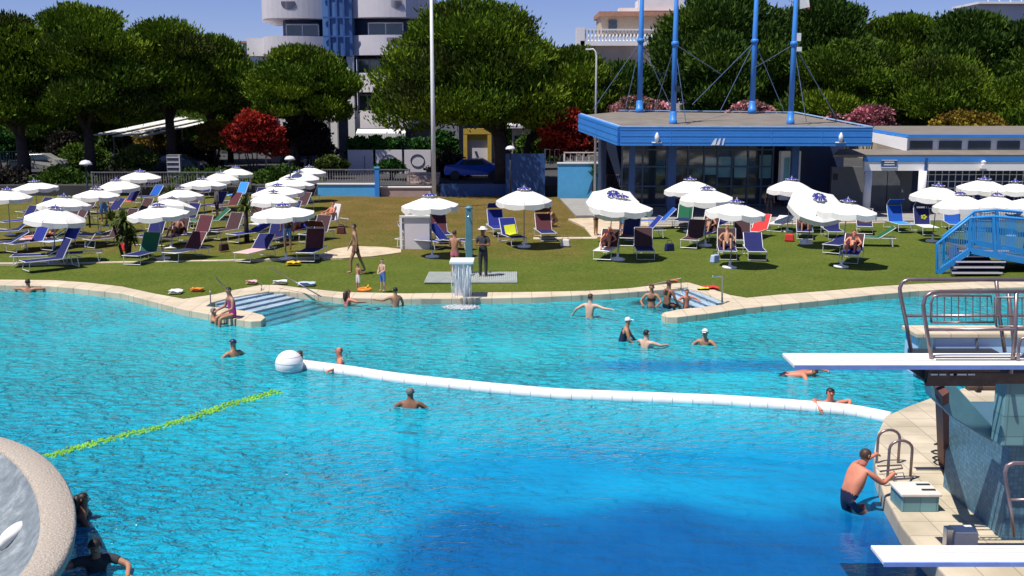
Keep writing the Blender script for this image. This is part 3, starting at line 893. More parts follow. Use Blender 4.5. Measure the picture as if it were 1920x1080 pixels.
M_fence_w = mat('white_fence_paint', (0.6, 0.58, 0.56), 0.5)
fence('grey vertical bar fence standing on the light blue wall', 604, 768, 318, 344, 67.9, M_fence)
fence('grey bar fence behind the parasol rows', 172, 470, 323, 352, 68.0, M_fence)
fence('green railing in the shade by the pine trunk', -120, 46, 284, 306, 76, mat('green_paint', (0.03, 0.10, 0.08), 0.5), 0.2)
fence('white railing on the terrace left of the glass front', 1058, 1162, 286, 305, 67.2, M_fence_w, 0.35)
fence('tight grey fence bars between the yucca and the glass front', 1138, 1212, 328, 352, 63, M_fence, 0.12)
fence('cream fence post row at the terrace corner', 1022, 1058, 280, 306, 68.8, mat('cream_paint', (0.55, 0.47, 0.38), 0.6), 0.25)
# steps up to the road
st = thing('outdoor_steps', 'pinkish steps rising to the road behind the flagpole', 'steps', V(790, 356, 68.2))
for k in range(6):
    MB().box((0, 0.2 + 0.45 * k, -0.2 + 0.09 * k), (2.1, 0.5, 0.5 + 0.18 * k)).build('tread', mat('step_stone', (0.43, 0.33, 0.29), 0.8), st)
# white boundary panels with drawn circles
MB_ = []
for i, (a, b_, circ, lab) in enumerate([(652, 700, 0, 'white boundary panel with a doorway line at the hedge end'), (704, 754, 1, 'white boundary panel with a faint ring beside the hedge middle'), (758, 808, 1, 'white boundary panel with a bold dark ring near the flagpole')]):
    A, B = V(a, 281, 79), V(b_, 306, 79)
    t = thing('boundary_panel', lab, 'panel', ((A.x + B.x) / 2, 79, 0.65), 0, 'white panels under the hedge')
    MB().box((0, 0, (A.z - 0.65) / 2), (B.x - A.x, 0.15, A.z - 0.65)).build('panel_body', M_wall_l, t)
    if circ:
        pts = [(0.5 * math.cos(q / 20 * 2 * PI), -0.09, 0.95 + 0.45 * math.sin(q / 20 * 2 * PI)) for q in range(20)]
        MB().tube(pts, 0.035, 5, closed=True).build('ring_mark', M_dark if i == 2 else M_wall_g, t)
    else:
        MB().box((0.3, -0.09, 0.7), (0.05, 0.03, 1.2)).build('door_line', M_wall_g, t)
# ochre gateway with a grey door
gp = V(897, 241, 78)
ga = thing('gateway', 'ochre framed gateway with a pale grey door panel', 'gate', (gp.x, 78, 0.65))
gh = gp.z - 0.65
MB().box((-0.95, 0, gh / 2), (0.28, 0.4, gh)).box((0.8, 0, gh / 2), (0.28, 0.4, gh)).box((-0.075, 0, gh - 0.2), (2.03, 0.42, 0.4)).box((-.075, .06, gh - 0.62), (1.5, .3, .42)).build('frame', M_yellow, ga)
MB().box((-0.075, 0.1, (gh - .8) / 2), (1.47, 0.1, gh - 0.8)).build('door_panel', M_wall_l, ga)
MB().box((-0.2, 0.0, gh * 0.5), (0.18, 0.12, 0.05)).build('handle', M_dark, ga)
# parked blue car, mostly in the shade
def car(name, label, loc, rz, m):
    t = thing(name, label, 'car', loc, rz)
    prof = [(-2.0, 0.35), (-2.05, 0.75), (-1.95, 0.95), (-1.3, 1.02), (-0.75, 1.42), (0.65, 1.46), (1.25, 1.1), (1.9, 0.98), (2.05, 0.7), (2.0, 0.35)]
    mb = MB(); vs = []
    for yy, sc in ((-0.82, 0.96), (-0.6, 1.0), (0.6, 1.0), (0.82, 0.96)):
        vs += [(x * sc, yy * (1.0 if z < 1.05 else 0.82), z) for x, z in prof]
    n = len(prof); fs = []
    for j in range(3):
        for i in range(n - 1): fs.append((j * n + i, j * n + i + 1, (j + 1) * n + i + 1, (j + 1) * n + i))
        fs.append((j * n + n - 1, j * n, (j + 1) * n, (j + 1) * n + n - 1))
    fs += [tuple(range(n)), tuple(range(4 * n - 1, 3 * n - 1, -1))]
    mb.add(vs, fs); mb.build('body', m, t, bevel=0.03)
    for s in (-1, 1):
        MB().add([(-1.15, s * 0.80, 1.03), (1.0, s * 0.80, 1.05), (0.55, s * 0.72, 1.38), (-0.65, s * 0.72, 1.36)], [(0, 1, 2, 3)]).build('side_window', M_glass, t)
        for x in (-1.3, 1.3):
            w = MB().lathe([(0.30, -0.1), (0.33, -0.06), (0.33, 0.06), (0.30, 0.1)], (x, s * 0.76, 0.33), 16, Matrix.Rotation(PI / 2, 3, 'X')).build('wheel', M_dark, t)
    for s in (-0.55, 0.55): MB().box((2.02, s, 0.78), (0.08, 0.3, 0.14)).build('headlight', M_wall_w, t)
    return t
p_ = V(888, 297, 74)
car('parked_car', 'bright blue small car parked in tree shade on the road', (p_.x, 74, 0.6), 0.05, mat('car_blue', (0.01, 0.10, 0.62), 0.2, spec=0.7))
p_ = V(330, 310, 79)
car('parked_car', 'dark grey car in deep shade behind the parasol rows', (p_.x, 79, 0.62), 0.0, mat('car_grey', (0.05, 0.055, 0.065), 0.25, spec=0.6))
p_ = V(75, 315, 80)
car('parked_car', 'pale car in the shade between the two dark trunks', (p_.x, 80, 0.62), 0.1, mat('car_pale', (0.3, 0.3, 0.28), 0.25, spec=0.6))
p_ = V(600, 298, 80)
# bicycles / chairs cluster: white garden chairs
for i, (px, lab) in enumerate([(548, 'white garden chair farther from the tower pillar, in tree shade'), (575, 'white garden chair under the small dark tree'), (606, 'white garden chair closest to the tower pillar')]):
    p_ = V(px, 304, 80)
    t = thing('garden_chair', lab, 'chair', (p_.x, 80, 0.65), rnd.uniform(-0.6, 0.6), 'white garden chairs on the terrace')
    MB().box((0, 0, 0.45), (0.5, 0.5, 0.04)).build('seat', M_wall_w, t)
    mb = MB()
    for k in range(5): mb.box((-0.2 + 0.1 * k, 0.25, 0.72), (0.05, 0.03, 0.5))
    mb.box((0, 0.25, 0.98), (0.5, 0.04, 0.06)); mb.build('backrest', M_wall_w, t)
    for a in (-0.22, 0.22):
        for b_ in (-0.22, 0.22): MB().box((a, b_, 0.22), (0.04, 0.04, 0.45)).build('leg', M_wall_w, t)
# long white pergola awning in the trees
A, B = V(172, 254, 78), V(412, 213, 96)
pg = thing('pergola', 'long white slatted pergola awning running back under the pines', 'pergola', (A.x, A.y, 0.65))
A2, B2 = Vector((0, 0, A.z - 0.65)), Vector((B.x - A.x, B.y - A.y, B.z - 0.65 + 0.4))
mb = MB()
for k in range(5):
    o = Vector((0.65 * k, 0.25 * k, -0.05 * k + 0.1 * (k % 2)))
    mb.slab([A2 + o, A2 + o + Vector((0.6, 0.25, 0)), B2 + o + Vector((0.6, 0.25, 0)), B2 + o], 0.06)
mb.build('slatted_roof', M_white, pg)
for k in range(5):
    q = A2.lerp(B2, k / 4.0) + Vector((1.5, 0.2, -0.1))
    MB().box((q.x, q.y, q.z / 2), (0.09, 0.09, q.z)).build('post', M_wall_g, pg)
# grey kiosk cabinet behind the parasols
p_ = V(326, 290, 72)
kb = thing('cabinet', 'pale grey service cabinet with shelves behind the parasol rows', 'cabinet', (p_.x, 72, 0.65))
hh = p_.z - 0.65
MB().box((0, 0, hh / 2), (0.85, 0.6, hh)).build('body', M_wall_g, kb)
mb = MB()
for k in range(5): mb.box((0, -0.32, 0.3 + 0.32 * k), (0.8, 0.06, 0.05))
mb.box((0.45, -0.3, hh / 2), (0.06, 0.1, hh)); mb.build('shelf_rail', M_wall_l, kb)
# hedge at the tower foot, in hedge code below

# ---- lamps and poles
def garden_lamp(px, pyt, pyb, label, y=None):
    b_ = G(px + (4 if px < 500 else 0), pyb, 0.0)
    y = b_.y
    t_ = V(px, pyt, y)
    t = thing('garden_lamp', label, 'lamp', (t_.x, y, 0), 0, 'mushroom garden lamps')
    h = t_.z
    MB().tube([(0, 0, 0), (0, 0, h - 0.15)], 0.045, 8).build('pole', M_dark, t, smooth=True)
    MB().lathe([(0.02, h), (0.18, h - 0.04), (0.27, h - 0.14), (0.30, h - 0.22), (0.27, h - 0.22), (0.05, h - 0.12)], n=18).build('lamp_shade', mat('opal_shade', (0.72, 0.72, 0.75), 0.35), t, smooth=True)
    MB().lathe([(0.08, h - 0.3), (0.10, h - 0.2), (0.08, h - 0.12)], n=10).build('bulb_housing', M_wall_g, t, smooth=True)
    return t
garden_lamp(160, 300, 428, 'mushroom lamp on a dark pole among the parasol rows at the pool lawn end')
garden_lamp(543, 292, 395, 'mushroom lamp in front of the diagonal parasol row')
garden_lamp(957, 273, 386, 'mushroom lamp before the dark blue hoarding')
fp = G(814, 390, 0.0)
fl_ = thing('flagpole', 'tall white flagpole behind a parasol on the dry lawn', 'flagpole', (fp.x, fp.y, 0))
MB().tube([(0, 0, 0), (0.0, 0, 6.0), (-0.02, 0, 14)], [0.13, 0.115, 0.07], 14).build('pole', M_white, fl_, smooth=True)
MB().lathe([(0.26, 0), (0.26, 0.12), (0.15, 0.16), (0.15, 0.4), (0.12, 0.42)], n=14).build('base', M_wall_w, fl_, smooth=True)
b_ = V(1117, 210, 65.6)
sl_ = thing('street_lamp', 'slender white street lamp with a curved neck by the canopy', 'street lamp', (b_.x, 65.6, 0.0))
tp = V(1117, 105, 65.6).z
MB().tube([(0, 0, 0), (0, 0, tp), (-0.06, 0, tp + 0.25), (-0.2, 0, tp + 0.4), (-0.38, 0, tp + 0.42)], [0.08, 0.055, 0.05, 0.045, 0.04], 8).build('pole', M_wall_w, sl_, smooth=True)
MB().box((-0.48, 0, tp + 0.4), (0.35, 0.16, 0.09)).build('lamp_head', M_wall_w, sl_)
b_ = V(498, 280, 82)
sl2 = thing('street_lamp', 'thin pale lamp post beside the dark red shrub', 'street lamp', (b_.x, 82, 0.65))
tp = V(498, 200, 82).z - 0.65
MB().tube([(0, 0, 0), (0, 0, tp)], 0.05, 8).build('pole', M_wall_l, sl2, smooth=True)
MB().lathe([(0.05, tp), (0.22, tp + 0.05), (0.2, tp + 0.3), (0.05, tp + 0.36)], n=10).build('lamp_head', M_wall_w, sl2, smooth=True)
# ================================================================== TREES AND PLANTS
def leaf_mat(name, dark, mid, light, trans=0.14):
    m, nt, b, out = new_mat(name)
    at = nd(nt, 'ShaderNodeAttribute'); at.attribute_name = 'tone'
    r = ramp(nt, [(0.0, dark), (0.5, mid), (1.0, light)])
    nt.links.new(at.outputs['Fac'], r.inputs[0])
    nt.links.new(r.outputs[0], b.inputs['Base Color'])
    b.inputs['Roughness'].default_value = 0.75
    b.inputs['Specular IOR Level'].default_value = 0.12
    tl = nd(nt, 'ShaderNodeBsdfTranslucent'); nt.links.new(r.outputs[0], tl.inputs[0])
    mx = nd(nt, 'ShaderNodeMixShader'); mx.inputs[0].default_value = trans
    nt.links.new(b.outputs[0], mx.inputs[1]); nt.links.new(tl.outputs[0], mx.inputs[2])
    nt.links.new(mx.outputs[0], out.inputs[0])
    return m
M_pine = leaf_mat('pine_needles', (0.040, 0.050, 0.010), (0.066, 0.128, 0.008), (0.160, 0.230, 0.014))
M_pine_d = leaf_mat('dark_pine_needles', (0.024, 0.055, 0.008), (0.048, 0.098, 0.012), (0.085, 0.145, 0.016))
M_olive = leaf_mat('olive_leaves', (0.03, 0.05, 0.01), (0.07, 0.10, 0.02), (0.13, 0.17, 0.03))
M_hedge = leaf_mat('hedge_leaves', (0.012, 0.05, 0.010), (0.03, 0.10, 0.018), (0.06, 0.16, 0.03))
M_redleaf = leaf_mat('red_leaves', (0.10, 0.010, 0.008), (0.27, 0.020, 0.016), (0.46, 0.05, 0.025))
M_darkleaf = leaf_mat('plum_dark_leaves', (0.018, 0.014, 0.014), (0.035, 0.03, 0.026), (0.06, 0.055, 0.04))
M_pink = leaf_mat('oleander_flowers', (0.05, 0.08, 0.025), (0.36, 0.17, 0.17), (0.80, 0.38, 0.41))
M_pink_d = leaf_mat('dusky_oleander', (0.04, 0.06, 0.02), (0.24, 0.08, 0.10), (0.60, 0.22, 0.25))
M_autumn = leaf_mat('yellow_brown_leaves', (0.09, 0.05, 0.012), (0.20, 0.14, 0.02), (0.34, 0.26, 0.03))
M_bark = mat('pine_bark', (0.055, 0.042, 0.036), 0.95, var=0.4, scale=4, bump=0.6)

def leaves(name, m, parent, clumps, per, size, up=0.5, seed=1, wid=0.32, inward=0.25):
    """leaf-sized faces scattered through many clumps. clumps: (x, y, z, rx, ry, rz, tone)"""
    rs = np.random.RandomState(seed)
    cl = np.array(clumps)
    k = len(cl)
    cnt = np.maximum(4, (per * (cl[:, 3] * cl[:, 4]) / np.mean(cl[:, 3] * cl[:, 4])).astype(int))
    idx = np.repeat(np.arange(k), cnt)
    n = len(idx)
    d = rs.normal(size=(n, 3)); d /= np.linalg.norm(d, axis=1)[:, None]
    rad = 1 - inward * rs.rand(n) ** 1.5
    rad = np.where(rs.rand(n) < 0.18, rs.rand(n) * 0.8, rad)
    rad = np.where(rs.rand(n) < 0.10, 1.0 + 0.28 * rs.rand(n), rad)
    P = cl[idx, :3] + d * cl[idx, 3:6] * rad[:, None]
    ax = d * 0.8 + np.array([0, 0, up]) + rs.normal(size=(n, 3)) * 0.45
    ax /= np.linalg.norm(ax, axis=1)[:, None]
    sd = np.cross(ax, rs.normal(size=(n, 3))); sd /= np.linalg.norm(sd, axis=1)[:, None]
    L = size * (0.6 + 0.8 * rs.rand(n)); W = L * wid
    a = P - ax * (L * 0.4)[:, None]; c = P + ax * (L * 0.6)[:, None]
    b1 = P + sd * W[:, None]; b2 = P - sd * W[:, None]
    co = np.stack([a, b1, c, b2], 1).reshape(-1, 3)
    me = bpy.data.meshes.new(name)
    me.vertices.add(4 * n); me.vertices.foreach_set('co', co.ravel())
    me.loops.add(4 * n); me.loops.foreach_set('vertex_index', np.arange(4 * n, dtype=np.int32))
    me.polygons.add(n); me.polygons.foreach_set('loop_start', np.arange(0, 4 * n, 4, dtype=np.int32)); me.polygons.foreach_set('loop_total', np.full(n, 4, dtype=np.int32))
    me.update(calc_edges=True)
    tone = np.clip(cl[idx, 6] + rs.normal(size=n) * 0.13, 0, 1)
    at = me.attributes.new('tone', 'FLOAT', 'POINT'); at.data.foreach_set('value', np.repeat(tone, 4))
    me.materials.append(m)
    o = bpy.data.objects.new(name, me); COL.objects.link(o)
    if parent: o.parent = parent
    return o
def dome_clumps(w, dp, h, n, r, seed, flat=0.0, bottom=0.0):
    """clump centres over an uneven dome of half-width w, half-depth dp, height h, standing on z=0"""
    rs = random.Random(seed); out_ = []
    lob = [(rs.uniform(0, 2 * PI), rs.uniform(0.05, 0.34)) for _ in range(5)]
    for i in range(n):
        t = (i + 0.5) / n
        zz = bottom + (1 - bottom) * t
        a = i * 2.39996 + rs.uniform(-0.5, 0.5)
        bulge = 0.86 + sum(m_ * max(0, math.cos(a - q)) ** 3 for q, m_ in lob) * 0.55
        k = min(1.0, math.sqrt(max(0.015, 1 - zz ** 1.65)) * rs.uniform(0.70, 1.02) * bulge)
        rr = r * rs.choice((0.55, 0.7, 0.9, 1.1, 1.3))
        z = (h - rr * 0.5) * zz * rs.uniform(0.92, 1.03)
        if zz < 0.25: z -= rs.uniform(-0.03, 0.05) * h
        out_.append((w * k * math.cos(a) * 0.96, dp * k * math.sin(a) * 0.96, z, rr * 1.12, rr * 1.12, rr * 0.46, min(1, max(0, rs.gauss(0.52, 0.28)))))
    for i in range(n // 4):
        a = rs.uniform(0, 2 * PI); k = math.sqrt(rs.random()) * 0.6
        rr = r * 1.2
        out_.append((w * k * math.cos(a), dp * k * math.sin(a), h * rs.uniform(0.1, 0.6), rr, rr, rr * 0.8, 0.3))
    return out_
def pine(label, px0, px1, pyt, pyb, y, trunk, zb=0.65, n=46, r=1.5, per=1150, m=None, seed=1, size=0.30, fork=None, group='umbrella pines behind the lawn', lower=0.0, name='pine_tree'):
    m = m or M_pine
    a, b_ = V(px0, pyt, y), V(px1, pyt, y)
    w = (b_.x - a.x) / 2 - r * 0.4
    cx = (a.x + b_.x) / 2
    zt_, zlow = a.z, V(px0, pyb, y).z
    tp_ = V(trunk[0], trunk[1], y)
    t = thing(name, label, 'tree', (tp_.x, y, zb), 0, group)
    ox = cx - tp_.x
    cl = [(x + ox, yy, z + zlow - zb, p, q, s, tn) for x, yy, z, p, q, s, tn in dome_clumps(w, w * 0.9, zt_ - zlow, n, r, seed)]
    cr_ = leaves('crown', m, t, cl, per, size, 1.15, seed, wid=0.19)
    tw = trunk[2] * y / F / 2
    mb = MB()
    zc = zlow - zb
    fk = max(1.2, zc * 0.75)
    mb.tube([(0, 0, -0.3), (0.05, 0, fk * 0.5), (ox * 0.1, 0, fk)], [tw * 1.25, tw, tw * 0.85], 10)
    rs = random.Random(seed + 99)
    nl = 6
    for k in range(nl):
        a_ = 2 * PI * k / nl + rs.uniform(-.3, .3)
        e = Vector((ox + w * 0.62 * math.cos(a_), w * 0.5 * math.sin(a_), zc + (zt_ - zlow) * rs.uniform(0.3, 0.6)))
        s = Vector((ox * 0.1, 0, fk * rs.uniform(0.85, 1.0)))
        mid = s.lerp(e, 0.5) + Vector((0, 0, -0.3))
        mb.tube([s, mid, e], [tw * 0.6, tw * 0.4, tw * 0.15], 7)
    mb.build('trunk', M_bark, t, smooth=True)
    return t
pine('broad pine cut by the picture edge, over the green railing', -90, 100, 10, 228, 74, (40, 260, 22), n=40, seed=1)
pine('tall pine with a domed crown whose dark trunk stands by the pergola end', 45, 258, -4, 208, 75, (165, 250, 19), n=52, seed=2)
pine('wide bright pine crown above the middle of the white pergola', 210, 400, 28, 185, 80, (318, 230, 18), n=48, seed=3)
pine('pine sloping down towards the rounded tower, behind the pergola', 326, 462, 60, 195, 84, (395, 235, 13), n=34, seed=4)
pine('compact round pine standing alone before the rounded tower', 468, 655, 78, 212, 79, (551, 240, 17), n=46, seed=5, r=1.35)
pine('huge pine with a great dome in front of the tower and the gateway', 712, 1048, -8, 212, 70, (942, 330, 30), n=84, seed=6, r=1.75, per=1300)
pine('lower pine lobe leaning towards the white street lamp', 985, 1158, 78, 225, 72, (985, 300, 14), n=44, seed=7, r=1.4)
pine('dark tall pine behind the blue masts', 1215, 1500, -25, 170, 92, (1352, 230, 16), n=70, seed=8, r=1.9, m=M_pine_d, size=0.42)
pine('dark low pine between the masts and the roof edge', 1285, 1420, 60, 205, 86, (1385, 220, 10), n=30, seed=18, r=1.5, m=M_pine_d, size=0.42)
pine('round bright pine beside the mast carrying the loudspeaker', 1486, 1672, 74, 212, 80, (1560, 235, 13), n=46, seed=9, r=1.4)
pine('bright pine with a flattened dome above the changing block roof', 1648, 1868, 100, 225, 79, (1770, 240, 13), n=50, seed=10, r=1.45)
pine('bright pine cut by the picture edge above the changing block', 1846, 2060, 128, 235, 77, (1960, 250, 13), n=46, seed=11, r=1.4)
pine('tall dark pine in the row beyond, behind the loudspeaker mast', 1440, 1650, -14, 150, 104, (1560, 200, 12), n=50, seed=12, r=2.0, m=M_pine_d, size=0.44)
pine('dark pine in the far row under the hazy strip of sky', 1600, 1790, 20, 150, 106, (1700, 200, 11), n=46, seed=13, r=2.0, m=M_pine, size=0.44)
pine('dark pine in the far row before the flat roofed block', 1745, 1900, 14, 160, 102, (1830, 200, 11), n=44, seed=14, r=1.9, m=M_pine_d, size=0.44)
pine('far pine at the picture edge below the flat roofed block', 1860, 2040, 32, 160, 100, (1950, 200, 11), n=40, seed=15, r=1.9, m=M_pine_d, size=0.44)
pine('far dim pine filling the gap between pergola and tower', 150, 330, 60, 240, 98, (240, 250, 10), n=40, seed=16, r=2.0, m=M_pine_d, size=0.44)
pine('far dim pine behind the broad edge pine', -120, 120, 40, 260, 100, (20, 260, 10), n=44, seed=17, r=2.2, m=M_pine_d, size=0.44)
pine('dark pine mass behind the street lamp and oleander', 1100, 1240, 110, 230, 90, (1170, 240, 10), n=40, seed=19, r=1.6, m=M_pine_d, size=0.42)

pine('dim pine standing between the edge pine and the tall domed pine', 20, 175, 70, 240, 88, (100, 250, 11), n=44, seed=20, r=1.7, m=M_pine_d, size=0.42)
pine('dim pine behind the gap between the tall domed pine and the pergola pine', 150, 320, 50, 235, 91, (232, 250, 11), n=46, seed=21, r=1.8, m=M_pine_d, size=0.42)
pine('dim pine behind the pergola, its crown reaching the compact pine', 320, 500, 95, 232, 93, (430, 250, 10), n=44, seed=22, r=1.6, m=M_pine_d, size=0.42)

def shrub(label, px0, px1, pyt, pyb, y, m, name='shrub', n=14, r=0.5, per=210, size=0.22, seed=1, zb=None, cat='shrub', group=None, stem=True):
    a, b_ = V(px0, pyt, y), V(px1, pyb, y)
    w = (b_.x - a.x) / 2
    t = thing(name, label, cat, ((a.x + b_.x) / 2, y, b_.z), 0, group)
    cl = dome_clumps(w, w * 0.6, a.z - b_.z, n, r, seed, bottom=0.05)
    leaves('foliage', m, t, cl, per, size, 0.4, seed, wid=0.4)
    if stem:
        mb = MB(); rs = random.Random(seed)
        z0 = 0.65 - b_.z if y > 68 else 0.0 - b_.z
        for k in range(4):
            mb.tube([(0.1 * k - 0.15, 0, min(z0, -0.1)), (w * rs.uniform(-.5, .5), 0, (a.z - b_.z) * 0.5)], [0.06, 0.02], 6)
        mb.build('stem', M_bark, t)
    return t
shrub('large dark red shrub with a round top beside the thin lamp post', 418, 528, 205, 285, 74, M_redleaf, n=34, r=0.7, seed=31)
shrub('tall red shrub at the canopy corner', 1018, 1112, 195, 285, 68.8, M_redleaf, n=26, r=0.7, seed=32)
shrub('small dark purple leaved tree below the compact pine', 535, 618, 205, 290, 79.5, M_darkleaf, name='small_tree', n=26, r=0.65, seed=33, cat='tree')
shrub('yellow and brown shrub between the pergola and the red shrub', 372, 432, 222, 275, 82, M_autumn, n=18, r=0.6, seed=34)
shrub('brownish shrub under the compact pine, beside the pale lamp post', 505, 550, 235, 288, 80, M_autumn, n=14, r=0.5, seed=35)
shrub('light pink oleander in bloom between the two nearest masts', 1145, 1256, 180, 215, 69, M_pink, name='oleander', n=34, r=0.55, per=240, size=0.19, seed=36, group='oleanders behind the canopy roof')
shrub('light pink oleander in bloom behind the third mast', 1364, 1450, 191, 215, 69, M_pink, name='oleander', n=24, r=0.5, per=240, size=0.19, seed=37, group='oleanders behind the canopy roof')
shrub('dusky pink oleander in half shade by the changing block roof', 1582, 1680, 196, 245, 72, M_pink_d, name='oleander', n=30, r=0.6, per=240, size=0.2, seed=38, group='oleanders behind the canopy roof')
shrub('tiny pink flowering bush at the roof edge beside the last mast', 1552, 1574, 208, 228, 68, M_pink, name='oleander', n=8, r=0.25, per=60, size=0.2, seed=39, group='oleanders behind the canopy roof')
shrub('reddish brown low bush at the foot of the edge pines', 1740, 1880, 205, 245, 74, M_autumn, n=22, r=0.6, seed=40)
shrub('bright green clipped bush under the broad edge pine', -40, 44, 245, 285, 78, M_hedge, n=18, r=0.6, seed=41)
shrub('dim green bush behind the parasols by the grey cabinet', 212, 300, 270, 330, 74, M_olive, n=20, r=0.6, seed=42)
shrub('dark olive bush in shade under the pergola', 256, 312, 232, 300, 86, M_autumn, n=18, r=0.7, seed=43)
shrub('brown bush in the shade behind the mushroom lamp', 95, 150, 240, 300, 84, M_darkleaf, n=18, r=0.7, seed=44)
shrub('clipped grey green bush on the terrace beside the white panels', 590, 650, 290, 318, 74, M_olive, n=16, r=0.4, seed=45)
shrub('low bush above the grey fence before the ringed panel', 705, 762, 298, 318, 73, M_hedge, n=14, r=0.35, seed=46)
shrub('dark green shrub between the flagpole and the gateway', 806, 850, 240, 290, 80, M_hedge, n=16, r=0.5, seed=47)
# clipped hedge
A, B = V(652, 256, 80), V(792, 283, 80)
hg = thing('hedge', 'long dark green clipped hedge below the white awning', 'hedge', ((A.x + B.x) / 2, 80, 0.65))
w = (B.x - A.x) / 2
cl = [(rnd.uniform(-w, w), rnd.uniform(-0.4, 0.4), rnd.uniform(0.2, A.z - 0.65 - 0.2), 0.42, 0.4, 0.34, rnd.random()) for _ in range(110)]
leaves('foliage', M_hedge, hg, cl, 90, 0.22, 0.3, 51, wid=0.45)
MB().box((0, 0, 0.3), (w * 1.9, 0.2, 0.6)).build('stems', M_bark, hg)

def spiky(label, px, pyt, pyb, name, cat, stems, ln, nl, m, seed, spread=0.35, group=None, droop=0.35, trunk=0.08, wleaf=0.05):
    """yucca or small palm: crowns of pointed leaves on one or several stems"""
    b_ = G(px, pyb, 0.0)
    y = b_.y
    h = V(px, pyt, y).z
    t = thing(name, label, cat, b_, 0, group)
    rs = random.Random(seed)
    for s in range(stems):
        tip = Vector((rs.uniform(-spread, spread), rs.uniform(-spread, spread), (h - ln * 0.7) * rs.uniform(0.45 if stems > 1 else 1.0, 1.0)))
        b0 = Vector((tip.x * 0.35, tip.y * 0.35, 0))
        MB().tube([b0, b0.lerp(tip, 0.6), tip], [trunk * 1.2, trunk, trunk * 0.8], 7).build('trunk', M_bark, t, smooth=True)
        mb = MB()
        for k in range(nl):
            a = rs.uniform(0, 2 * PI); e = rs.uniform(-0.5, 1.45)
            d = Vector((math.cos(a) * math.cos(e), math.sin(a) * math.cos(e), math.sin(e)))
            L = ln * rs.uniform(0.75, 1.1)
            sd = d.cross(Vector((0, 0, 1))).normalized() * wleaf
            p1 = tip + d * L * 0.5 + Vector((0, 0, 0.03)); p2 = tip + d * L - Vector((0, 0, droop * L * math.cos(e)))
            mb.add([tip - sd * 0.5, tip + sd * 0.5, p1 + sd, p1 - sd, p2], [(0, 1, 2, 3), (3, 2, 4)])
        o = mb.build('crown', m, t, fix=False)
        at_ = o.data.attributes.new('tone', 'FLOAT', 'POINT')
        at_.data.foreach_set('value', [min(1, max(0, rs.gauss(0.5, 0.25))) for _ in o.data.vertices])
    return t
spiky('bushy yucca clump with several bare stems between two parasols', 240, 392, 483, 'yucca', 'plant', 6, 0.6, 60, M_olive, 61, spread=0.55, trunk=0.05)
spiky('young palm with a fan of leaves beside the diagonal parasol row', 463, 366, 452, 'palm', 'palm', 1, 0.75, 70, M_olive, 62, spread=0.02, trunk=0.1)
spiky('young palm poking up between the rear parasols', 325, 345, 420, 'palm', 'palm', 1, 0.7, 60, M_olive, 63, spread=0.02, trunk=0.09)
spiky('small fan palm against the sunlit blue wall', 1113, 306, 372, 'palm', 'palm', 1, 0.8, 60, M_hedge, 64, spread=0.02, trunk=0.1)

# leaf mass added beyond the terrace, a dark backdrop for the deep shade
rs = random.Random(77)
cl = []
for k in range(330):
    y = rs.uniform(108, 124); x = rs.uniform(-95, 85)
    if -22 < x < -4: continue
    cl.append((x, y, rs.uniform(0.8, 6.5), 2.4, 2.0, 1.9, rs.random() * .6))
wd = leaves('dark_backdrop', M_pine_d, None, cl, 150, 0.8, 0.5, 78, wid=0.3)
tag(wd, 'dark mass of foliage added as a shade backdrop behind the terrace', 'dark_backdrop', None, 'stuff')
for i, (a, b_, pt, pb, y, lab) in enumerate([(100, 215, 262, 325, 82, 'dark shaded bush between the two trunks behind the parasols'), (300, 410, 262, 325, 83, 'wide dark bush in the shade under the pergola posts'), (455, 600, 312, 350, 71, 'low dark bush added as shade between the red shrub and the blue wall'), (-60, 62, 312, 350, 70, 'low dark bush added as shade below the green railing'), (56, 180, 312, 352, 70.5, 'dark bush added as shade at the foot of the tall domed pine'), (172, 310, 318, 352, 70, 'low dark bush added as shade behind the grey fence, by the cabinet'), (300, 475, 318, 352, 70.5, 'low dark bush added as shade along the grey fence behind the middle row'), (820, 870, 285, 330, 76, 'dark bush beside the blue car bonnet'), (975, 1040, 240, 300, 84, 'dark bush between the forked trunk and the red shrub')]):  # low bushes at the fence are added to darken the sunlit strip there
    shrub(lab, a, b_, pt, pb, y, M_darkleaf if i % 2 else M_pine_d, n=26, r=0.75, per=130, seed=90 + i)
# ================================================================== PARASOLS
def cloth_mat(name, col, trans=0.25, rough=0.85, var=0.05):
    m, nt, b, out = new_mat(name)
    tc = nd(nt, 'ShaderNodeTexCoord')
    n = nd(nt, 'ShaderNodeTexNoise'); n.inputs['Scale'].default_value = 4; n.inputs['Detail'].default_value = 4
    nt.links.new(tc.outputs['Object'], n.inputs['Vector'])
    r = ramp(nt, [(0.3, tuple(x * (1 - var) for x in col)), (0.7, tuple(min(1, x * (1 + var)) for x in col))])
    nt.links.new(n.outputs['Fac'], r.inputs[0]); nt.links.new(r.outputs[0], b.inputs['Base Color'])
    b.inputs['Roughness'].default_value = rough; b.inputs['Specular IOR Level'].default_value = 0.15
    tl = nd(nt, 'ShaderNodeBsdfTranslucent'); nt.links.new(r.outputs[0], tl.inputs[0])
    mx = nd(nt, 'ShaderNodeMixShader'); mx.inputs[0].default_value = trans
    nt.links.new(b.outputs[0], mx.inputs[1]); nt.links.new(tl.outputs[0], mx.inputs[2])
    nt.links.new(mx.outputs[0], out.inputs[0])
    return m
M_canopy = cloth_mat('parasol_white_cloth', (0.84, 0.82, 0.78), 0.12)
M_vent = cloth_mat('parasol_blue_print', (0.035, 0.04, 0.24), 0.1)
M_pole = mat('parasol_pole_grey', (0.32, 0.33, 0.36), 0.4)
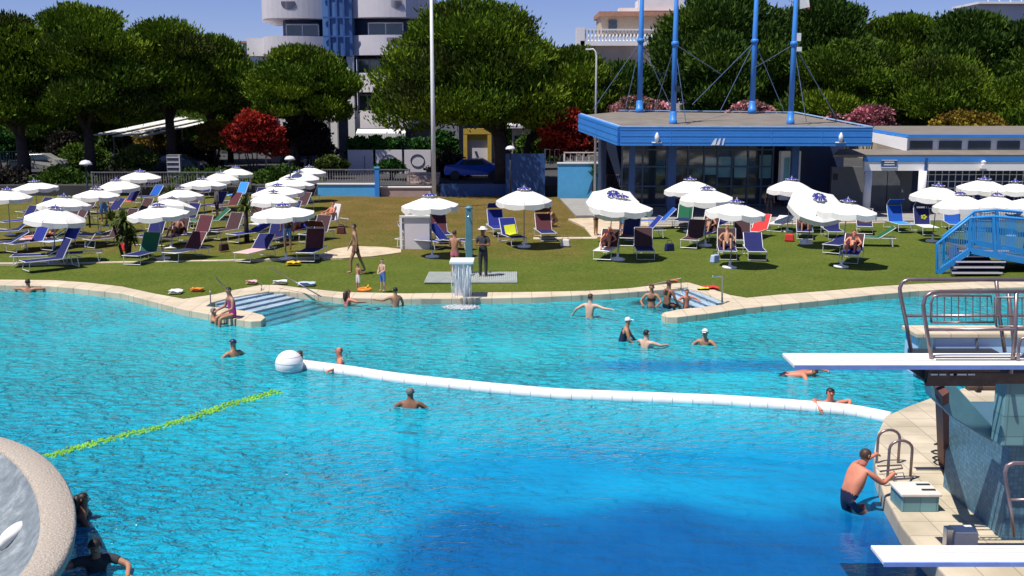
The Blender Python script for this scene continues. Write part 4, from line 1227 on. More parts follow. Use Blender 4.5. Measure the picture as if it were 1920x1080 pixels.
def parasol_proto(seed):
    rs = random.Random(seed)
    t = thing('parasol', 'white parasol', 'parasol', (0, 0, 0), 0, 'white parasols on the lawn')
    n = 8; rr = 1.18; drop = (0.40, 0.35, 0.46)[seed - 1]; sg = (0.035, 0.055, 0.02)[seed - 1]
    # canopy: eight panels that sag between the ribs, with a hanging scalloped valance
    sub = 4; rings = 7
    vs, fs = [], []
    for j in range(rings + 1):
        u = j / rings
        for k in range(n * sub):
            a = 2 * PI * k / (n * sub); ph = (k % sub) / sub
            sag = math.sin(PI * ph)
            rad = rr * u * (1 - 0.075 * sag * u)
            z = 2.42 - drop * u ** (1.35, 1.2, 1.5)[seed - 1] - sg * sag * u + rs.uniform(-.004, .004)
            vs.append((rad * math.cos(a), rad * math.sin(a), z))
    N = n * sub
    for j in range(rings):
        for k in range(N):
            fs.append((j * N + k, j * N + (k + 1) % N, (j + 1) * N + (k + 1) % N, (j + 1) * N + k))
    base = rings * N
    o = len(vs)
    for k in range(N):
        ph = (k % sub) / sub
        x, y, z = vs[base + k]
        vs.append((x * 1.012, y * 1.012, z - 0.17 - 0.05 * math.sin(PI * ph) + rs.uniform(-.01, .01)))
    for k in range(N):
        fs.append((base + k, base + (k + 1) % N, o + (k + 1) % N, o + k))
    mb = MB(); mb.add(vs, fs); c = mb.build('canopy', M_canopy, t, smooth=False)
    # vent cap with its printed patches
    mb = MB(); vs = [(0, 0, 2.545)]; fs = []
    for k in range(16):
        a = 2 * PI * k / 16; w_ = 0.29 + 0.02 * (k % 2)
        vs.append((w_ * math.cos(a), w_ * math.sin(a), 2.44 + 0.012 * (k % 2)))
    for k in range(16): fs.append((0, 1 + k, 1 + (k + 1) % 16))
    mb.add(vs, fs); v = mb.build('vent_cap', M_canopy, t)
    mb = MB()
    for k in range(14):
        a = 2 * PI * k / 14; 
        for r0, r1, da in ((0.07, 0.29, 0.20),):
            pts = []
            for r_, d_ in ((r0, -da), (r1, -da), (r1, da), (r0, da)):
                pts.append((r_ * math.cos(a + d_), r_ * math.sin(a + d_), 2.553 - 0.355 * r_ + 0.004))
            mb.sheet(pts)
    mb.build('printed_logo_patch', M_vent, v, fix=False)
    MB().tube([(0, 0, 0.02), (0, 0, 2.5)], 0.022, 8).lathe([(0.03, 2.5), (0.03, 2.58), (0.0, 2.62)], n=8).build('pole', M_pole, t, smooth=True)
    mb = MB()
    for k in range(n):
        a = 2 * PI * k / n
        mb.tube([(0.03 * math.cos(a), 0.03 * math.sin(a), 2.40), (0.6 * math.cos(a), 0.6 * math.sin(a), 2.225), (1.16 * math.cos(a), 1.16 * math.sin(a), 1.99)], 0.009, 5)
        mb.tube([(0.03 * math.cos(a), 0.03 * math.sin(a), 1.95), (0.62 * math.cos(a), 0.62 * math.sin(a), 2.20)], 0.007, 4)
    mb.build('ribs', M_pole, t)
    MB().lathe([(0.27, 0.0), (0.29, 0.03), (0.28, 0.07), (0.10, 0.10), (0.05, 0.13), (0.04, 0.28), (0.025, 0.3)], n=20).build('base', M_white, t, smooth=True)
    return t
protos = [parasol_proto(s) for s in (1, 2, 3)]
used_p = set()
# px of the pole top, py of the top, pixel width, label, tilt
PAR = [
 (12, 352, 66, 'white parasol cut by the picture edge at the lawn end', None),
 (68, 338, 84, 'separate white parasol beyond the edge parasol, before the dark trunk', None),
 (105, 387, 115, 'white parasol over the bright blue lounger, canopy dipping to one side', (0.0, 0.10)),
 (116, 366, 97, 'white parasol just beyond the one over the bright blue lounger', None),
 (179, 351, 84, 'white parasol right beside the first mushroom lamp pole', None),
 (222, 335, 84, 'white parasol in the diagonal row, second from its far end', None),
 (262, 319, 78, 'white parasol at the far end of the row beside the grey cabinet', None),
 (300, 382, 113, 'large white parasol between the yucca clump and the towel lounger', None),
 (320, 368, 76, 'white parasol with a blue printed cap behind the one by the yucca', (-0.25, 0.0)),
 (340, 351, 78, 'pale parasol half hidden by the palm between the rows', None),
 (380, 333, 88, 'white parasol fourth from the fence in the middle row', None),
 (414, 321, 69, 'white parasol second from the fence in the middle row', None),
 (440, 312, 60, 'small looking white parasol nearest the grey fence', None),
 (533, 382, 122, 'white parasol at the near end of the diagonal row by the second mushroom lamp', None),
 (510, 358, 92, 'white parasol next behind the near end of the diagonal row', None),
 (524, 345, 98, 'white parasol third along the diagonal row by the second lamp', None),
 (542, 332, 92, 'white parasol fourth along the diagonal row by the second lamp', None),
 (561, 320, 80, 'white parasol fifth along the diagonal row, close to the blue wall', None),
 (580, 311, 62, 'white parasol at the far end of the diagonal row near the blue wall', None),
 (809, 363, 107, 'white parasol with a blue cap standing before the flagpole', None),
 (983, 351, 105, 'white parasol before the big pine trunk, over the yellow towel lounger', None),
 (1148, 346, 100, 'white parasol tipped towards the pool showing its round blue cap, by the fan palm', (0.50, 0.0)),
 (1166, 366, 119, 'white parasol over the brown backed lounger, in front of the tipped one', (0.06, 0.05)),
 (1296, 334, 97, 'white parasol nearest the glass front of the pavilion', None),
 (1326, 350, 104, 'white parasol in the middle of the three before the glass front', None),
 (1381, 375, 114, 'white parasol over the red towel chair, canopy sloping down one side', (0.0, 0.07)),
 (1480, 334, 92, 'white parasol beside the white porch door', None),
 (1531, 350, 108, 'white parasol tipped towards the pool, beside the grey changing rooms', (0.52, 0.05)),
 (1590, 374, 114, 'white parasol standing before the white column of the changing block', (0.0, 0.05)),
 (1755, 345, 98, 'white parasol in front of the blue downpipe', None),
 (1844, 333, 98, 'white parasol highest against the lattice screen', None),
 (1906, 339, 80, 'white parasol at the picture edge against the lattice', None),
 (1806, 361, 86, 'white parasol behind the blue footbridge, before the lattice middle', None),
 (1868, 363, 100, 'white parasol just above the blue footbridge handrail', None),
 (1926, 366, 86, 'white parasol at the picture edge above the footbridge', None),
]
PARP = []
for i, (px, py, w, label, tilt) in enumerate(PAR):
    hs = 0.86 if px < 620 else 1.0          # the ones on the far lawn are set lower
    p = G(px, py, 2.50 * hs)
    k = (w * (p.y * CT + 3.6 * ST) / F) / 2.36
    pr = protos[i % 3]
    o = pr if (i % 3) not in used_p else dup(pr)
    used_p.add(i % 3)
    place(o, (p.x, p.y, 0.0), rnd.uniform(0, 0.8), label, tilt or (rnd.uniform(-.05, .05), rnd.uniform(-.05, .05)))
    k = min(1.12, max(0.86, k))
    o.scale = (k, k, hs)
    if tilt:   # the pole leans, so its foot moves under the lean
        o.rotation_euler = (tilt[0], tilt[1], 0)
        o.location = (p.x - math.sin(tilt[1]) * 2.4, p.y + math.sin(tilt[0]) * 2.4 * 0.6, 0.0)
    PARP.append(o)

# ================================================================== SUN LOUNGERS
def fabric(name, col): return cloth_mat(name, col, 0.08)
FAB = {'navy': fabric('navy_fabric', (0.022, 0.026, 0.115)), 'blue': fabric('bright_blue_fabric', (0.02, 0.10, 0.42)), 'royal': fabric('royal_blue_fabric', (0.025, 0.038, 0.24)),
       'brown': fabric('brown_fabric', (0.075, 0.04, 0.045)), 'maroon': fabric('maroon_fabric', (0.11, 0.035, 0.045)), 'white': fabric('white_towel', (0.70, 0.68, 0.68)),
       'pink': fabric('pink_towel', (0.72, 0.45, 0.45)), 'yellow': fabric('yellow_towel', (0.62, 0.66, 0.04)), 'red': fabric('red_towel', (0.62, 0.05, 0.05)),
       'sky': fabric('sky_blue_fabric', (0.05, 0.28, 0.75)), 'green': fabric('green_fabric', (0.02, 0.12, 0.06)), 'pale': fabric('pale_blue_towel', (0.45, 0.55, 0.78))}
M_frame = mat('lounger_white_frame', (0.70, 0.71, 0.74), 0.35)
LPROTO = {}
def lounger(seat_c, back_c, ang, shade=False):
    key = (seat_c, back_c, ang, shade)
    if key in LPROTO: return dup(LPROTO[key])
    t = thing('sun_lounger', 'sun lounger', 'sun lounger', (0, 0, 0), 0, 'sun loungers on the lawn')
    W = 0.34; z = 0.36; hy = 0.28
    bl = 0.78
    ca, sa = math.cos(R(ang)), math.sin(R(ang))
    # local +y points from the foot end to the head end
    mb = MB()
    for s in (-W, W): mb.tube([(s, -1.0, z), (s, 0.95, z)], 0.014, 6)
    mb.tube([(-W, -1.0, z), (W, -1.0, z)], 0.018, 6); mb.tube([(-W, 0.95, z), (W, 0.95, z)], 0.018, 6)
    mb.build('frame', M_frame, t)
    mb = MB(); vs = []; fs = []
    nn = 7
    for j in range(nn):
        y = -0.98 + (hy + 0.98) * j / (nn - 1)
        for i in range(4):
            x = -W + 2 * W * i / 3
            vs.append((x, y, z + 0.012 - 0.035 * math.sin(PI * j / (nn - 1)) * (1 if i in (1, 2) else 0.2)))
    for j in range(nn - 1):
        for i in range(3): fs.append((j * 4 + i, j * 4 + i + 1, j * 4 + i + 5, j * 4 + i + 4))
    o = len(vs); vs += [(x, y, zz - 0.018) for x, y, zz in vs]; fs += [tuple(reversed([q + o for q in f])) for f in fs]
    mb.add(vs, fs); mb.build('seat', FAB[seat_c], t, smooth=True)
    mb = MB()
    mb.slab([(-W, hy, z), (W, hy, z), (W, hy + bl * ca, z + bl * sa), (-W, hy + bl * ca, z + bl * sa)], 0.02)
    bk = mb.build('backrest', FAB[back_c], t)
    mb = MB()
    for s in (-W - 0.01, W + 0.01): mb.tube([(s, hy, z), (s, hy + bl * ca, z + bl * sa)], 0.017, 6)
    mb.tube([(-W, hy + bl * ca, z + bl * sa), (W, hy + bl * ca, z + bl * sa)], 0.017, 6)
    mb.build('back_frame', M_frame, t)
    for y in (-0.86, 0.8):
        mb = MB()
        mb.tube([(-W, y, z), (-W, y * 1.06, 0.03), (W, y * 1.06, 0.03), (W, y, z)], 0.016, 6)
        mb.build('leg', M_frame, t)
    if shade:
        q = (hy + bl * ca, z + bl * sa)
        MB().slab([(-W, q[0] + 0.02, q[1] + 0.10), (W, q[0] + 0.02, q[1] + 0.10), (W, q[0] - 0.36 * sa, q[1] + 0.34), (-W, q[0] - 0.36 * sa, q[1] + 0.34)], 0.02).build('sunshade', FAB[back_c], t)
        mb = MB()
        for s in (-W, W): mb.tube([(s, q[0], q[1]), (s, q[0] + 0.02, q[1] + 0.1), (s, q[0] - 0.34 * sa, q[1] + 0.34)], 0.010, 5)
        mb.build('sunshade_arm', M_frame, t)
    LPROTO[key] = t
    return t
# px, py of its middle on the ground, foot direction (x right, y away), fabrics, back angle, sunshade, label
LNG = [
 (60, 470, (-0.6, -1), 'navy', 'royal', 58, False, 'navy seated lounger with a blue back between the edge and the dipping parasol'),
 (118, 440, (-0.6, -1), 'maroon', 'brown', 58, False, 'maroon seated lounger directly behind the dipping parasol pole'),
 (262, 412, (-0.6, -1), 'brown', 'brown', 58, False, 'brown lounger peeping out above the yucca clump'),
 (350, 424, (-0.5, -1), 'navy', 'navy', 60, False, 'navy lounger between the printed cap parasol and the green lounger'),
 (428, 446, (-0.5, -1), 'brown', 'brown', 60, False, 'brown lounger alone on the dry grass beside the young palm'),
 (512, 462, (-0.3, -1), 'brown', 'navy', 62, False, 'brown seated lounger between the pink towel and the standing bather'),
 (595, 452, (-0.4, -1), 'navy', 'brown', 60, False, 'navy seated lounger right in front of the seated bathers'),
 (478, 388, (-0.6, -1), 'navy', 'navy', 58, False, 'navy lounger beside the diagonal row among far brown ones'),
 (380, 372, (-0.6, -1), 'brown', 'navy', 58, False, 'brown seated lounger by the fence under the middle row'),
 (186, 388, (-0.6, -1), 'navy', 'navy', 58, False, 'navy lounger under the parasol at the first lamp'),
 (98, 505, (-1, -0.9), 'navy', 'navy', 62, False, 'navy lounger angled to the picture edge, nearest the pool on the lawn end'),
 (205, 462, (-0.7, -1), 'brown', 'brown', 58, False, 'brown lounger between the yucca clump and the first lamp pole'),
 (230, 436, (-0.7, -1), 'navy', 'brown', 58, False, 'navy seated lounger with brown back behind the yucca clump'),
 (310, 428, (-0.5, -1), 'brown', 'brown', 58, False, 'brown lounger beneath the parasol with the printed cap'),
 (372, 452, (-0.4, -1), 'brown', 'maroon', 60, False, 'maroon and brown lounger behind the white towel lounger'),
 (40, 428, (-0.7, -1), 'royal', 'navy', 55, False, 'royal seated lounger with a navy back at the lawn end'),
 (160, 402, (-0.7, -1), 'navy', 'brown', 55, False, 'brown backed lounger under the separate far parasol row'),
 (322, 392, (-0.6, -1), 'maroon', 'navy', 55, False, 'maroon seated lounger by the middle palm'),
 (470, 420, (-0.6, -1), 'navy', 'brown', 55, False, 'navy seated lounger with brown back next to the young palm trunk'),
 (540, 418, (-0.6, -1), 'maroon', 'navy', 58, False, 'maroon seated lounger with a navy back under the second lamp'),
 (528, 384, (-0.6, -1), 'navy', 'brown', 58, False, 'brown backed lounger in the middle of the diagonal row'),
 (574, 380, (-0.6, -1), 'brown', 'brown', 58, False, 'brown lounger near the far end of the diagonal row'),
 (842, 466, (0.9, -0.4), 'navy', 'royal', 50, False, 'navy seated lounger between the cubicle and the bare backed woman'),
 (1180, 458, (-0.3, -1), 'brown', 'navy', 60, False, 'brown seated lounger in the shade under the tipped parasol by the palm'),
 (1300, 462, (-0.4, -1), 'brown', 'brown', 58, False, 'brown lounger at the foot of the middle parasol'),
 (1390, 462, (-0.2, -1), 'brown', 'brown', 60, False, 'brown lounger between the two under the sloping parasol'),
 (1530, 428, (-0.2, -1), 'brown', 'navy', 60, False, 'brown seated lounger by the paving behind the tipped parasol'),
 (1620, 436, (-0.3, -1), 'navy', 'brown', 58, False, 'brown backed lounger beside the orange bucket'),
 (78, 497, (-1, -0.25), 'navy', 'navy', 28, False, 'navy lounger in front of the bright blue backed one, foot end towards the picture edge'),
 (142, 493, (-1, -0.3), 'navy', 'blue', 55, False, 'lounger with a bright blue raised back at the parasol that dips'),
 (122, 466, (-0.5, -1), 'pale', 'royal', 55, False, 'lounger with a pale towel under the dipping parasol'),
 (172, 456, (-1, 0.1), 'royal', 'royal', 15, False, 'flat royal blue lounger behind the bright blue backed one'),
 (88, 464, (-1, -0.3), 'pink', 'brown', 35, False, 'lounger with an orange pink towel and a sunbather under the dipping parasol'),
 (22, 448, (-1, -0.6), 'navy', 'navy', 40, False, 'navy lounger at the picture edge on the far lawn'),
 (8, 472, (-1, -0.5), 'navy', 'navy', 30, False, 'navy lounger cut by the picture edge, nearer the pool'),
 (272, 492, (-0.2, -1), 'navy', 'green', 60, False, 'lounger with a green back and navy seat beside the yucca clump'),
 (352, 487, (-0.45, -1), 'white', 'maroon', 50, False, 'lounger draped with a white towel, maroon back raised'),
 (330, 458, (-0.2, -1), 'brown', 'brown', 60, False, 'brown lounger behind the towel lounger, under the yucca parasol'),
 (285, 456, (-0.2, -1), 'navy', 'navy', 55, False, 'navy lounger behind the green backed one'),
 (396, 428, (-0.9, -0.5), 'green', 'green', 40, False, 'green lounger on the worn grass of the middle row'),
 (480, 487, (-0.35, -1), 'pink', 'navy', 40, False, 'lounger with a pink towel at the near end of the diagonal row'),
 (586, 486, (-0.1, -1), 'navy', 'maroon', 68, True, 'lounger with a high maroon back and sunshade near the yellow bag'),
 (468, 452, (-0.7, -1), 'royal', 'royal', 20, False, 'flat royal blue lounger beside the young palm stem'),
 (556, 445, (-0.3, -1), 'red', 'royal', 50, False, 'lounger with a red towel beside the seated bathers'),
 (616, 428, (-0.8, -0.8), 'navy', 'white', 72, False, 'lounger with a pale upright back where the seated bathers sit'),
 (500, 432, (-0.4, -1), 'white', 'brown', 45, False, 'lounger with a white towel under the diagonal row'),
 (786, 466, (1, -0.45), 'royal', 'royal', 50, True, 'royal blue lounger with its sunshade up beside the white cubicle'),
 (826, 452, (0.25, -1), 'navy', 'maroon', 62, True, 'dark lounger under the parasol at the flagpole'),
 (932, 440, (0.2, -1), 'royal', 'royal', 62, True, 'royal blue lounger with sunshade beside the shower pole'),
 (960, 458, (0.35, -1), 'royal', 'royal', 58, False, 'royal blue lounger beneath the draped yellow towel'),
 (1022, 449, (0.15, -1), 'navy', 'maroon', 58, True, 'maroon backed lounger beside the kneeling bather'),
 (1138, 483, (-0.3, -1), 'white', 'brown', 55, False, 'lounger with a red bather under the parasol with the brown backs'),
 (1207, 483, (-0.05, -1), 'navy', 'brown', 68, False, 'lounger with an upright brown back under the same parasol as the red bather'),
 (1205, 447, (-1, -0.15), 'royal', 'royal', 48, False, 'royal blue lounger with its back to the pavilion, bright in the sun'),
 (1232, 428, (-1, -0.1), 'blue', 'blue', 45, False, 'bright blue lounger between the tipped parasol and the pavilion kerb'),
 (1282, 425, (-0.3, -1), 'navy', 'green', 55, False, 'green backed lounger on the paving edge before the glass front'),
 (1326, 450, (-0.5, -1), 'navy', 'brown', 55, False, 'brown lounger under the middle parasol before the glass front'),
 (1362, 483, (-0.15, -1), 'navy', 'brown', 62, False, 'brown backed lounger under the sloping parasol, bather beside it'),
 (1414, 484, (-0.1, -1), 'navy', 'navy', 40, False, 'low navy lounger under the sloping parasol'),
 (1420, 446, (-0.6, -1), 'red', 'red', 50, False, 'lounger draped in a red towel behind the sloping parasol'),
 (1350, 432, (-0.4, -1), 'navy', 'navy', 50, False, 'navy lounger on the paving kerb in parasol shade'),
 (1462, 432, (-0.6, -1), 'white', 'white', 15, False, 'flat lounger with a white towel beside the porch'),
 (1508, 446, (-0.25, -1), 'navy', 'brown', 62, False, 'brown backed lounger under the tipped parasol by the changing rooms'),
 (1560, 446, (-0.1, -1), 'navy', 'navy', 60, False, 'navy lounger under the parasol before the white column'),
 (1596, 490, (-0.45, -1), 'royal', 'brown', 48, False, 'lounger in the open sun with a woman lying on it'),
 (1572, 472, (-0.7, -1), 'navy', 'navy', 12, False, 'flat navy lounger behind the woman lying in the sun'),
 (1632, 462, (-1, 0.2), 'green', 'green', 35, False, 'dark green lounger behind the woman lying in the sun'),
 (1683, 432, (0.05, -1), 'sky', 'blue', 66, True, 'sky blue lounger standing in full sun before the changing rooms'),
 (1732, 438, (-0.05, -1), 'white', 'navy', 66, True, 'navy lounger with a small yellow mark on its back'),
 (1786, 432, (-0.2, -1), 'blue', 'blue', 60, False, 'blue lounger beside the footbridge stair'),
 (1840, 412, (-0.2, -1), 'navy', 'royal', 60, True, 'royal blue lounger seen over the footbridge rail'),
 (1898, 408, (-0.2, -1), 'navy', 'navy', 60, True, 'navy lounger at the picture edge above the footbridge'),
 (70, 408, (-0.6, -1), 'navy', 'navy', 50, False, 'navy lounger under the separate parasol at the lawn end'),
 (140, 425, (-0.6, -1), 'brown', 'brown', 50, False, 'brown lounger in the shade behind the dipping parasol'),
 (205, 408, (-0.6, -1), 'brown', 'navy', 45, False, 'navy and brown lounger beside the first lamp pole'),
 (238, 390, (-0.6, -1), 'red', 'navy', 50, False, 'lounger with a red towel at the far rows near the yucca top'),
 (282, 380, (-0.6, -1), 'navy', 'blue', 50, False, 'blue lounger at the far end near the cabinet'),
 (352, 402, (-0.6, -1), 'white', 'brown', 50, False, 'lounger with a white towel behind the palm in the rows'),
 (402, 396, (-0.6, -1), 'navy', 'navy', 55, False, 'navy lounger in the middle row shade'),
 (446, 376, (-0.6, -1), 'sky', 'sky', 60, False, 'sky blue lounger at the far end of the middle row'),
 (430, 398, (-0.6, -1), 'maroon', 'maroon', 55, False, 'maroon lounger behind the young palm'),
 (495, 404, (-0.6, -1), 'brown', 'brown', 50, False, 'brown lounger in the deep shade of the diagonal row'),
 (560, 398, (-0.6, -1), 'maroon', 'brown', 55, False, 'brown lounger behind the second lamp at the diagonal row'),
]
for px, py, (fx, fy), sc_, bc, ang, sh, label in LNG:
    p = G(px, py, 0.0)
    o = lounger(sc_, bc, ang, sh)
    place(o, (p.x, p.y, 0.03), math.atan2(fx, -fy), label)
mk = [o for o in SC.objects if o.get('label') == 'navy lounger with a small yellow mark on its back'][0]
mb = MB()
for k in range(5):
    a = 2 * PI * k / 5;     mb.box((0.09 * math.cos(a) + 0.08, 0.385 + 0.03 * math.sin(a), 0.70 + 0.07 * math.sin(a)), (0.09, 0.03, 0.07))
mb.build('yellow_mark', FAB['yellow'], mk)

yl = [o for o in SC.objects if o.get('label') == 'royal blue lounger beneath the draped yellow towel'][0]
tw = thing('towel', 'yellow towel draped over the raised back of a royal blue lounger', 'towel', yl.location, yl.rotation_euler.z)
MB().slab([(-0.2, 0.30, 0.37), (0.30, 0.26, 0.37), (0.30, 0.50, 0.76), (-0.2, 0.50, 0.72)], 0.03).slab([(-0.2, -0.5, 0.385), (0.28, -0.45, 0.385), (0.30, 0.27, 0.385), (-0.2, 0.30, 0.385)], 0.03).build('cloth', FAB['yellow'], tw, bevel=0.01)
# ================================================================== POOL OBJECTS
M_teal = tile_mat('teal_tiles', (0.16, 0.33, 0.36), (0.10, 0.22, 0.25), (0.24, 0.28), 0.5, mortar=0.01, grime=0.45)
M_teal_s = tile_mat('small_teal_tiles', (0.10, 0.22, 0.30), (0.06, 0.14, 0.2), (0.06, 0.06), 0.6, var=0.22, mortar=0.004, grime=0.3)
M_teal_p = mat('teal_paint', (0.10, 0.25, 0.30), 0.5, var=0.15)
M_tube = mat('white_float_foam', (0.80, 0.80, 0.80), 0.5, var=0.08, scale=2)
M_rail = mat('rail_steel', (0.26, 0.20, 0.205), 0.3, 0.6, var=0.25)
M_brown = mat('brown_stand_boards', (0.13, 0.085, 0.06), 0.7, var=0.35, scale=5)
M_cap = mat('white_cap_stone', (0.66, 0.62, 0.56), 0.6, var=0.1)

# ---- white floating boom with its ball
pts = [(566, 686), (650, 697), (750, 712), (860, 724), (960, 734), (1060, 742), (1160, 746), (1260, 750), (1360, 754), (1450, 760), (1530, 766), (1600, 773), (1668, 786)]
P = [G(x, y, WATER_Z + 0.03) for x, y in pts]
t = thing('floating_boom', 'long white floating boom across the pool from the ball to the deck', 'float', P[6])
def catmull(P, k=6):
    out_ = []
    for i in range(len(P) - 1):
        a, b_, c, d = P[max(i - 1, 0)], P[i], P[i + 1], P[min(i + 2, len(P) - 1)]
        for j in range(k):
            u = j / k
            out_.append(0.5 * ((2 * b_) + (c - a) * u + (2 * a - 5 * b_ + 4 * c - d) * u * u + (3 * b_ - a - 3 * c + d) * u ** 3))
    out_.append(P[-1]); return out_
C = catmull(P, 8)
L = [p - P[6] for p in C]
mb = MB().tube(L, [0.15] * len(L), 14)
n_tube = len(mb.f)
for i in range(2, len(L) - 2, 3):
    d = (L[i + 1] - L[i - 1]).normalized()
    mb.tube([L[i] - d * 0.012, L[i] + d * 0.012], 0.1545, 14)
o = mb.build('tube', M_tube, t, smooth=True)
o.data.materials.append(mat('float_band', (0.62, 0.62, 0.64), 0.5))
for p in o.data.polygons:
    if p.index >= n_tube: p.material_index = 1
c = G(543, 695, WATER_Z)
t = thing('float_ball', 'white tiled ball at the end of the floating boom', 'float', (c.x, c.y, WATER_Z + 0.16))
me_ = MB()
me_.lathe([(0.325 * math.cos(a), 0.325 * math.sin(a)) for a in [(-PI / 2 + PI * k / 16) for k in range(17)]], n=28).build('ball', M_tube, t, smooth=True)
mb = MB()
for z in (-0.1, 0.06, 0.2):
    r = math.sqrt(0.327 ** 2 - z * z)
    mb.tube([(r * math.cos(2 * PI * k / 28), r * math.sin(2 * PI * k / 28), z) for k in range(28)], 0.004, 4, closed=True)
mb.build('seams', mat('float_seam', (0.5, 0.48, 0.45), 0.6), t)
# ---- yellow green lane rope just under the surface
pts = [(88, 856), (150, 838), (230, 817), (310, 797), (390, 772), (450, 753), (525, 733)]
P = [G(x, y, WATER_Z + 0.005) for x, y in pts]
t = thing('lane_rope', 'yellow green lane rope floating from the round basin towards the ball', 'rope', P[3])
C = catmull(P, 20)
rs = random.Random(3)
mb = MB()
for st_ in (-0.12, -0.04, 0.04, 0.12):
    for i in range(len(C) - 1):
        a, b_ = C[i] - P[3], C[i + 1] - P[3]
        d = (b_ - a).normalized(); sd = Vector((-d.y, d.x, 0)) * (st_ + rs.uniform(-.03, .03)) + Vector((0, 0, rs.uniform(-.045, 0.0)))
        g0, g1 = 0.06 + rs.uniform(0, .1), 0.94 - rs.uniform(0, .1)
        mb.tube([a.lerp(b_, g0) + sd, a.lerp(b_, g0 + .08) + sd, a.lerp(b_, g1 - .08) + sd, a.lerp(b_, g1) + sd], [0.012, 0.032, 0.032, 0.012], 7)
mb.build('floats', mat('lime_float', (0.20, 0.46, 0.03), 0.5, var=0.5, scale=2.5), t, smooth=True)
MB().tube([p - P[3] for p in C], 0.02, 6).build('rope', mat('lime_rope', (0.2, 0.5, 0.05), 0.6), t)

# ---- round basin at the near left: a tilted stone bowl with a broad pebbled rim
M_pebble = mat('exposed_aggregate', (0.42, 0.365, 0.305), 0.9, var=0.35, scale=30, bump=0.7, bscale=40, col2=(0.60, 0.53, 0.45))
M_bowl = mat('grey_bowl_plaster', (0.20, 0.235, 0.26), 0.55, var=0.35, scale=5, bump=0.5, bscale=30, col2=(0.36, 0.40, 0.42))
bc = G(-67.6, 946, 0.80)
t = thing('round_basin', 'round stone basin with a broad pebbled rim and grey bowl beside the pool', 'basin', (bc.x, bc.y, 0), -1.056)
ux = 3.50; uy = 1.315
def oval(prof, n=64):
    """rings: (scale, z) of the oval plan"""
    vs, fs = [], []
    for s, z in prof:
        for k in range(n):
            a = 2 * PI * k / n
            vs.append((ux * s[0] * math.cos(a), uy * s[1] * math.sin(a), z))
    for i in range(len(prof) - 1):
        for k in range(n): fs.append((i * n + k, i * n + (k + 1) % n, (i + 1) * n + (k + 1) % n, (i + 1) * n + k))
    return vs, fs
zt0 = 0.80
mb = MB(); vs, fs = oval([((0.87, 0.66), zt0 - 0.06), ((0.875, 0.67), zt0 - 0.01), ((0.89, 0.71), zt0), ((0.97, 0.975), zt0), ((1.0, 1.0), zt0 - 0.04), ((0.99, 0.99), zt0 - 0.16), ((0.95, 0.96), zt0 - 0.2)])
mb.add(vs, fs); mb.build('rim', M_pebble, t, smooth=True)
mb = MB(); vs, fs = oval([((0.875, 0.67), zt0 - 0.05), ((0.80, 0.56), zt0 - 0.22), ((0.55, 0.36), zt0 - 0.40), ((0.3, 0.2), zt0 - 0.48), ((0.001, 0.001), zt0 - 0.5)])
mb.add(vs, fs); mb.build('bowl', M_bowl, t, smooth=True)
mb = MB(); vs, fs = oval([((0.95, 0.96), zt0 - 0.18), ((0.84, 0.66), zt0 - 0.34), ((0.82, 0.62), -0.6), ((0.82, 0.62), -2.5)])
mb.add(vs, fs); mb.build('side_wall', M_teal_s, t, smooth=True)
q = Matrix.Rotation(1.056, 3, 'Z') @ (G(24, 1000, zt0 - 0.33) - Vector((bc.x, bc.y, 0)))
MB().lathe([(0.10, -0.08), (0.10, 0.03), (0.08, 0.06), (0.0, 0.07)], n=24, c=(q.x, q.y, q.z), M=Matrix.Scale(3.4, 3, (-0.87, 0.49, 0))).build('drain_cover', M_white, t, smooth=True)

# ---- shower with its pole, tray and falling water
b_ = G(878, 524, 0.0)
t = thing('shower_pole', 'tall teal shower column beside the metal tray at the pool edge', 'shower', (b_.x, b_.y + 0.9, 0))
tz_ = V(878, 391, b_.y + 0.9).z
MB().box((0, 0, tz_ / 2), (0.24, 0.24, tz_)).build('column', M_teal_p, t, bevel=0.02)
MB().lathe([(0.15, tz_), (0.15, tz_ + 0.04), (0.05, tz_ + 0.09)], n=14).build('cap', M_teal_p, t, smooth=True)
MB().tube([(0, -0.1, tz_ - 0.25), (0, -0.45, tz_ - 0.2)], 0.02, 6).lathe([(0.02, tz_ - 0.2), (0.08, tz_ - 0.26)], (0, -0.45, 0), 10).build('shower_arm', M_steel, t, smooth=True)
A, B = G(795, 531, 0.03), G(970, 512, 0.03)
t = thing('shower_tray', 'flat pale metal grating tray around the shower', 'tray', ((A.x + B.x) / 2, (A.y + B.y) / 2, 0.03))
w_, d_ = B.x - A.x, B.y - A.y
MB().box((0, 0, 0.02), (w_, d_, 0.05)).build('tray_frame', mat('galvanised', (0.42, 0.46, 0.42), 0.5, 0.3), t, bevel=0.01)
mb = MB()
for k in range(46): mb.box((-w_ / 2 + w_ * (k + 0.5) / 46, 0, 0.055), (0.035, d_ * 0.94, 0.02))
mb.build('grating', mat('grating_metal', (0.50, 0.54, 0.50), 0.45, 0.3), t)
cp = G(868, 551, 0.05)
t = thing('water_cascade', 'stone cascade block spilling white water into the pool', 'fountain', (cp.x, cp.y - 0.25, 0.0))
hz_ = V(868, 490, cp.y - 0.25).z
MB().box((0, 0.1, hz_ * 0.5), (0.50, 0.4, hz_)).build('block', M_wall_l, t, bevel=0.02)
MB().box((0, -0.12, hz_ + 0.03), (0.74, 0.85, 0.09)).build('spout_slab', M_wall_w, t, bevel=0.02)
M_fall = cloth_mat('falling_water', (0.80, 0.84, 0.86), 0.35, 0.2)
fn_ = M_fall.node_tree; fo_ = [q for q in fn_.nodes if q.type == 'OUTPUT_MATERIAL'][0]
fm_ = nd(fn_, 'ShaderNodeMixShader'); fm_.inputs[0].default_value = 0.45
ft_ = nd(fn_, 'ShaderNodeBsdfTransparent')
